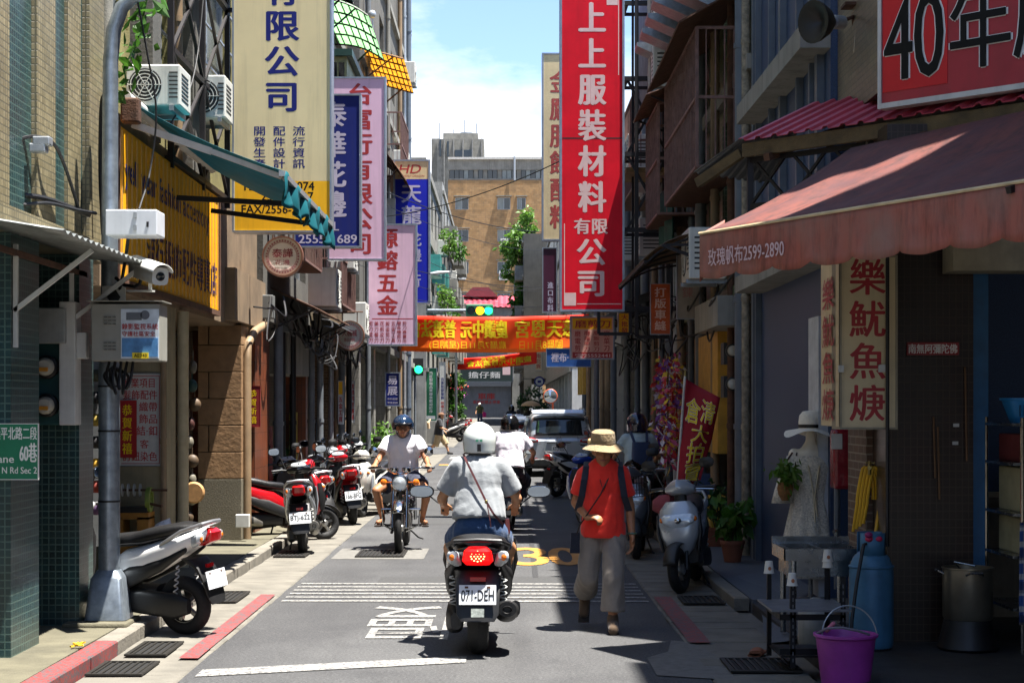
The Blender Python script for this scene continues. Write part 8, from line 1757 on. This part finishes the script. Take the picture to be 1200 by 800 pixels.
cb = thing('crossbody_pouch', 'small black pouch on a thin cord at the hip of the woman in red', 'pouch', (.80, 13.8, 0), R(176)); cb.scale = (1.035,) * 3
part('cord', M_black, cb, lambda m: m.tube([(-.08, .05, 1.285), (-.05, .125, 1.2), (.02, .175, 1.06), (.10, .175, .94), (.18, .12, .82), (.205, .09, .74)], .006, 6), world=False)
part('bag', M_navy, cb, lambda m: m.loft([((.215, .08, .76), (.035, 0, 0), (0, .018, 0), 4), ((.22, .08, .60), (.04, 0, 0), (0, .02, 0), 4)], 14), world=False)
part('necklace', mat('cord_dark', '#33201c', .6), t, lambda m: m.tube([(-.055, .06, 1.28), (-.03, .145, 1.16), (-.005, .158, 1.08), (.02, .15, 1.16), (.05, .06, 1.28)], .003, 5), world=False)
# man crossing
cw = dict(pelvis=(0, 0, .83), neck=(0, .04, 1.29), head=(0, .09, 1.42), ls=(-.17, .02, 1.25), rs=(.17, .02, 1.25), le=(-.22, .02, 1.0), re=(.22, .08, 1.0), lw=(-.2, .2, .86), rw=(.2, .28, .93), lh=(-.085, 0, .8), rh=(.085, 0, .8), lk=(-.09, .24, .45), rk=(.09, -.08, .42), la=(-.09, .36, .09), ra=(.09, -.42, .14), lt=(-.09, .5, .045), rt=(.09, -.3, .05))
t, V, fr = person('man in black shirt and khaki shorts striding across the crossing', (-2.42, 63.0, .02), R(-90), cw, cloth('black', '#17181c'), cloth('khaki_shorts', '#a08a68'), legcut=1.2, leg_r=(.125, .12), sleeve=.9, sleeve_r=.09, voxel=.018, boxy=.04, shirt_len=.1, shoe=cloth('shoe_dark', '#2a2826'))
part('cap', cloth('cap_brown', '#6b4a30'), t, lambda m: (m.ell(V['head'] + Vector((0, 0, .06)), (.10, .115, .075)), m.ell(V['head'] + Vector((0, .03, .055)), (.13, .17, .012))), world=False)
tag(part('tote_bag', cloth('tote', '#b59a76'), None, lambda m: m.loft([((-2.78, 62.85, .98), (.05, 0, 0), (0, .13, 0), 3), ((-2.80, 62.85, 1.2), (.06, 0, 0), (0, .14, 0), 3), ((-2.72, 62.9, 1.34), (.02, 0, 0), (0, .04, 0), 3)], 14), world=False), 'tan bag on the back of the man at the crossing', 'bag')
# far person with pink bag
sw_ = dict(pelvis=(0, 0, .83), neck=(0, .0, 1.29), head=(0, .02, 1.42), ls=(-.17, 0, 1.25), rs=(.17, 0, 1.25), le=(-.25, .05, 1.0), re=(.25, .05, 1.0), lw=(-.2, .2, .9), rw=(.28, .15, .86), lh=(-.085, 0, .8), rh=(.085, 0, .8), lk=(-.1, .06, .45), rk=(.1, 0, .45), la=(-.1, .1, .09), ra=(.1, -.12, .12), lt=(-.1, .24, .045), rt=(.1, 0, .045))
t, V, fr = person('distant person in dark patterned top walking up the middle of the lane', (-1.75, 122, g(122)), R(180), sw_, cloth('olive_top', '#4a5230'), cloth('jeans', '#3a4a66'), legcut=1.95, voxel=.022, s=1.02)
part('sun_cap', cloth('cap_white', '#d6d6d2'), t, lambda m: (m.ell(V['head'] + Vector((0, 0, .05)), (.11, .12, .09)), m.ell(V['head'] + Vector((0, .05, .04)), (.13, .16, .015))), world=False)
tag(part('handbag', cloth('pink', '#c8247a'), None, lambda m: m.loft([((-1.42, 121.8, g(122) + .55), (.12, 0, 0), (0, .08, 0), 3), ((-1.42, 121.8, g(122) + .85), (.14, 0, 0), (0, .08, 0), 3), ((-1.45, 121.8, g(122) + .95), (.05, 0, 0), (0, .03, 0), 3)], 12), world=False), 'bright pink bag held by the distant person', 'bag')
# riders far ahead
t, V, fr = person('rider in dark clothes on the far black scooter', (.35, 82, g(82)), 0, rider, cloth('navy', '#181d2c'), cloth('dark_trousers', '#24262c'), legcut=1.8, voxel=.02)
helmet(t, V, fr, M_plasg, True, M_pane, None)
t, V, fr = person('person in white shirt and black waistcoat standing by the far riders', (.62, 76, g(76)), R(8), sw_, cloth('white', '#d6d3d8'), cloth('dark_trousers', '#24262c'), legcut=1.95, voxel=.02)
part('waistcoat', cloth('navy', '#181d2c'), t, lambda m: m.loft([((0, -.01, .9), (.19, 0, 0), (0, .14, 0), 3), ((0, 0, 1.2), (.17, 0, 0), (0, .14, 0), 3)], 16), world=False)
t, V, fr = person('person in black under the tan parasol beyond the silver car', (1.2, 84, g(84)), 0, sw_, cloth('black', '#17181c'), cloth('dark_trousers', '#24262c'), legcut=1.95, voxel=.022)
u_ = thing('parasol', 'tan hand parasol held over the person beyond the silver car', 'parasol', (1.3, 83.8, g(84) + .9))
part('canopy', cloth('parasol_tan', '#c79a6a'), u_, lambda m: m.lathe([(.001, 1.0), (.2, .97), (.42, .86), (.5, .74)], (0, 0, 0), 'z', 16, smooth=False), world=False); part('shaft', M_steel, u_, lambda m: m.tube([(0, 0, 0), (0, 0, 1.02)], .012, 6), world=False)
# person with backpack on the right
t, V, fr = person('person in striped shirt and navy helmet sitting among the right row of scooters', (1.80, 23.35, 0.02), R(10), rider, cloth('stripe', '#9fb3b8'), cloth('dark_trousers', '#24262c'), legcut=1.8, voxel=.014, boxy=.02, shoe=cloth('shoe_dark', '#2a2826'))
helmet(t, V, fr, mat('helmet_navy', '#111a30', .15, var=.06, coat=.7), True, M_pane, None)
b2 = thing('backpack', 'blue backpack worn by the striped shirt person on the right', 'backpack', (1.80, 23.35, .02), R(10))
part('pack', cloth('blue_pack', '#1c3052'), b2, lambda m: m.loft([((0, -.32, .95), (.12, 0, 0), (0, .06, 0), 3.5), ((0, -.33, 1.1), (.14, 0, 0), (0, .09, 0), 3.5), ((0, -.29, 1.3), (.12, 0, 0), (0, .07, 0), 3.5)], 18), world=False)
for q in (-1, 1): part('strap', cloth('blue_pack', '#1c3052'), b2, lambda m: m.tube([(q * .09, -.26, 1.3), (q * .11, -.16, 1.42), (q * .12, -.02, 1.35), (q * .15, -.05, 1.1), (q * .12, -.26, .98)], .02, 8), world=False)
for o in bpy.data.objects:
    if o.parent and o.name.split('.')[0] in ('foliage', 'greenery', 'ribbon_tuft', 'crown', 'blossom'): o['kind'] = 'stuff'

# ---------------------------------------------------------------- more clutter on both facades
cage('dark green window cage above the round lace sign', 24.2, 26.6, 3.9, 5.4, .5, -1, -3.36); cage('brown window cage under the pale green canopy', 30.0, 32.6, 3.6, 5.2, .5, -1, -3.36)
cage('rusty window cage on the tall concrete building', 38.5, 41.5, 4.2, 5.8, .5, -1, -3.1); cage('upper window cage on the tall concrete building', 43, 46, 7.6, 9.2, .5, -1, -3.1); cage('farther window cage on the tall concrete building', 46.5, 49.5, 4.4, 6.0, .5, -1, -3.1)
for i, (y, z_) in enumerate(((27.6, 3.7), (33.4, 3.5), (42.4, 6.6), (47.8, 8.6), (51.5, 11.8), (44.5, 13.0))):
    aircon('condenser on the left row ' + ('above the tan drain pipe', 'behind the hardware sign', 'beside the blue lace sign', 'high behind the blue lace sign', 'near the sky edge of the concrete building', 'top of the concrete building')[i], (-2.9, y, z_), .85, .62, .45, 1)
for i, (y, z_) in enumerate(((26.0, 6.9), (28.6, 4.6), (31.2, 6.4), (34.2, 5.0), (21.0, 3.65))):
    aircon('condenser on the right row ' + ('below the three condensers', 'behind the black sign frame', 'high beside the lilac screen', 'low beyond the black frame', 'under the rusty cage')[i], (2.45, y, z_), .85, .62, .45, -1)
def tinhood(label, side, y0, y1, z_, out, mt):
    xf = -3.35 if side < 0 else 2.84
    t = thing('tin_canopy', label, 'canopy', (xf, (y0 + y1) / 2, z_))
    part('sheet', mt, t, lambda m: m.grid(lambda u, v: (xf - side * out * v, y0 + (y1 - y0) * u, z_ + .25 - .32 * v + .012 * math.sin(u * (y1 - y0) * 50)), 90, 3), solid=.005)
    part('brace', M_blackst, t, lambda m: (m.bar((xf, y0 + .1, z_ - .35), (xf - side * out * .9, y0 + .1, z_ - .06), .03), m.bar((xf, y1 - .1, z_ - .35), (xf - side * out * .9, y1 - .1, z_ - .06), .03)))
for a in ((-1, 24.4, 29.2, 3.25, .7, M_rust, 'rusty tin hood over the terracotta arcade'), (-1, 30.2, 35.8, 3.2, .6, mat('grey_tin2', '#5f6062', .6, .3, var=.4, streak=.5), 'grey tin hood over the brown tiled arcade'), (-1, 38, 45, 3.6, .7, M_rust, 'rusty tin hood on the tall concrete building'),
          (1, 28.2, 33.5, 3.6, .9, mat('grey_tin2', '#5f6062', .6, .3), 'grey tin hood beyond the huge red sign'), (1, 24.6, 27.0, 6.35, .8, M_rust, 'small rusty hood above the teal tarpaulin'), (1, 34, 39.5, 3.5, .8, M_rust, 'rusty hood over the far right arcade')):
    tinhood(a[6], *a[:5], a[5])
q = random.Random(3)
for i in range(26):                                    # tangles round the left ledge and the right girders
    left = i < 16; y = 21.5 + q.uniform(0, 15); x0 = -3.2 if left else 2.72; s_ = 1 if left else -1; z_ = 3.0 + q.uniform(-.25, .5)
    pts = [(x0, y, z_)]
    for k in range(5): pts.append((x0 + s_ * q.uniform(0, .28), y + .3 * (k + 1) * q.uniform(.6, 1.2), z_ + q.uniform(-.4, .25)))
    cable('loose black cable tangle over the ' + ('left arcade' if left else 'right shop fronts'), pts, q.choice([.008, .012, .018]), grp='cable tangles left' if left else 'cable tangles right')
for i, (y, z_, w_) in enumerate(((23.3, 3.0, .22), (25.2, 2.9, .3), (28.2, 2.75, .25), (31.0, 2.7, .3), (33.9, 2.7, .26))):
    tag(part('switch_box', mat('switch_grey', '#6f716f', .55, var=.2, streak=.3), None, lambda m: m.bb((-3.34, y, z_), (-3.16, y + w_, z_ + .32)), world=False, bevel=.01), 'grey electric box on the left arcade ledge, ' + ('nearest', 'second', 'third', 'fourth', 'farthest')[i] + ' from the stone pillar', 'switch box')
# a few boards and goods at the arcade fronts
for i, (y, cc) in enumerate(((25.3, '#7a2420'), (28.6, '#b7a24a'), (32.6, '#4a5a68'), (35.4, '#8a3a2c'))):
    tag(part('standing_board', mat('board_c%d' % i, cc, .6, var=.3, streak=.3), None, lambda m: m.bb((-3.6, y, .1), (-3.5, y + .5, 1.5 + .2 * (i % 2))), world=False), ('dark red', 'mustard', 'slate blue', 'brick red')[i] + ' board standing in the left arcade', 'board')
for i in range(8):
    y = 21.0 + i * .75; cc = q.choice(['#8a2a2a', '#c8a63a', '#30456a', '#8f8a80', '#5a3a2a', '#35603a'])
    tag(part('goods_box', mat('goods_c%d' % i, cc, .7, var=.3), None, lambda m: m.bb((2.55 + .1 * (i % 2), y, .085), (2.84, y + .5, .4 + .25 * (i % 3))), world=False, bevel=.01), ('carton of goods on the right pavement, number %d past the drain pipes' % (i + 1)).replace('number 1', 'first').replace('number 2', 'second').replace('number 3', 'third').replace('number 4', 'fourth').replace('number 5', 'fifth').replace('number 6', 'sixth').replace('number 7', 'seventh').replace('number 8', 'eighth'), 'carton')
# kitchen things in the dark shop
for i, (x, z_, r_, cc) in enumerate(((4.05, 1.68, .12, '#8e9398'), (4.35, 1.68, .14, '#7c2a28'), (4.1, .37, .14, '#8e9398'), (4.0, .75, .1, '#3a5a8a'))):
    tag(part('mixing_bowl', mat('bowl_%d' % i, cc, .3, .6 if i % 2 == 0 else 0, var=.2), None, lambda m: m.lathe([(.001, .01), (r_ * .6, .01), (r_, .12), (r_ * 1.05, .125), (r_ * .95, .12), (r_ * .55, .03), (.001, .03)], (x, 12.4, z_), 'z', 20), world=False), ('steel bowl on the top tray of the chrome shelf', 'dark red tub on the top tray of the chrome shelf', 'steel bowl on the bottom tray of the chrome shelf', 'blue bowl on the second tray of the chrome shelf')[i], 'bowl')
tag(part('work_counter', mat('counter_beige', '#8a8272', .6, var=.2, streak=.3), None, lambda m: (m.bb((3.8, 14.2, .05), (6.5, 15.0, 1.0)), m.bb((3.75, 14.1, 1.0), (6.6, 15.1, 1.05)), m.bb((3.8, 15.9, 1.3), (6.5, 16.1, 2.1))), world=False), 'beige kitchen counter deep inside the corner shop', 'counter')
bpy.data.scenes.remove(tmps) if 'scratch' in bpy.data.scenes else None
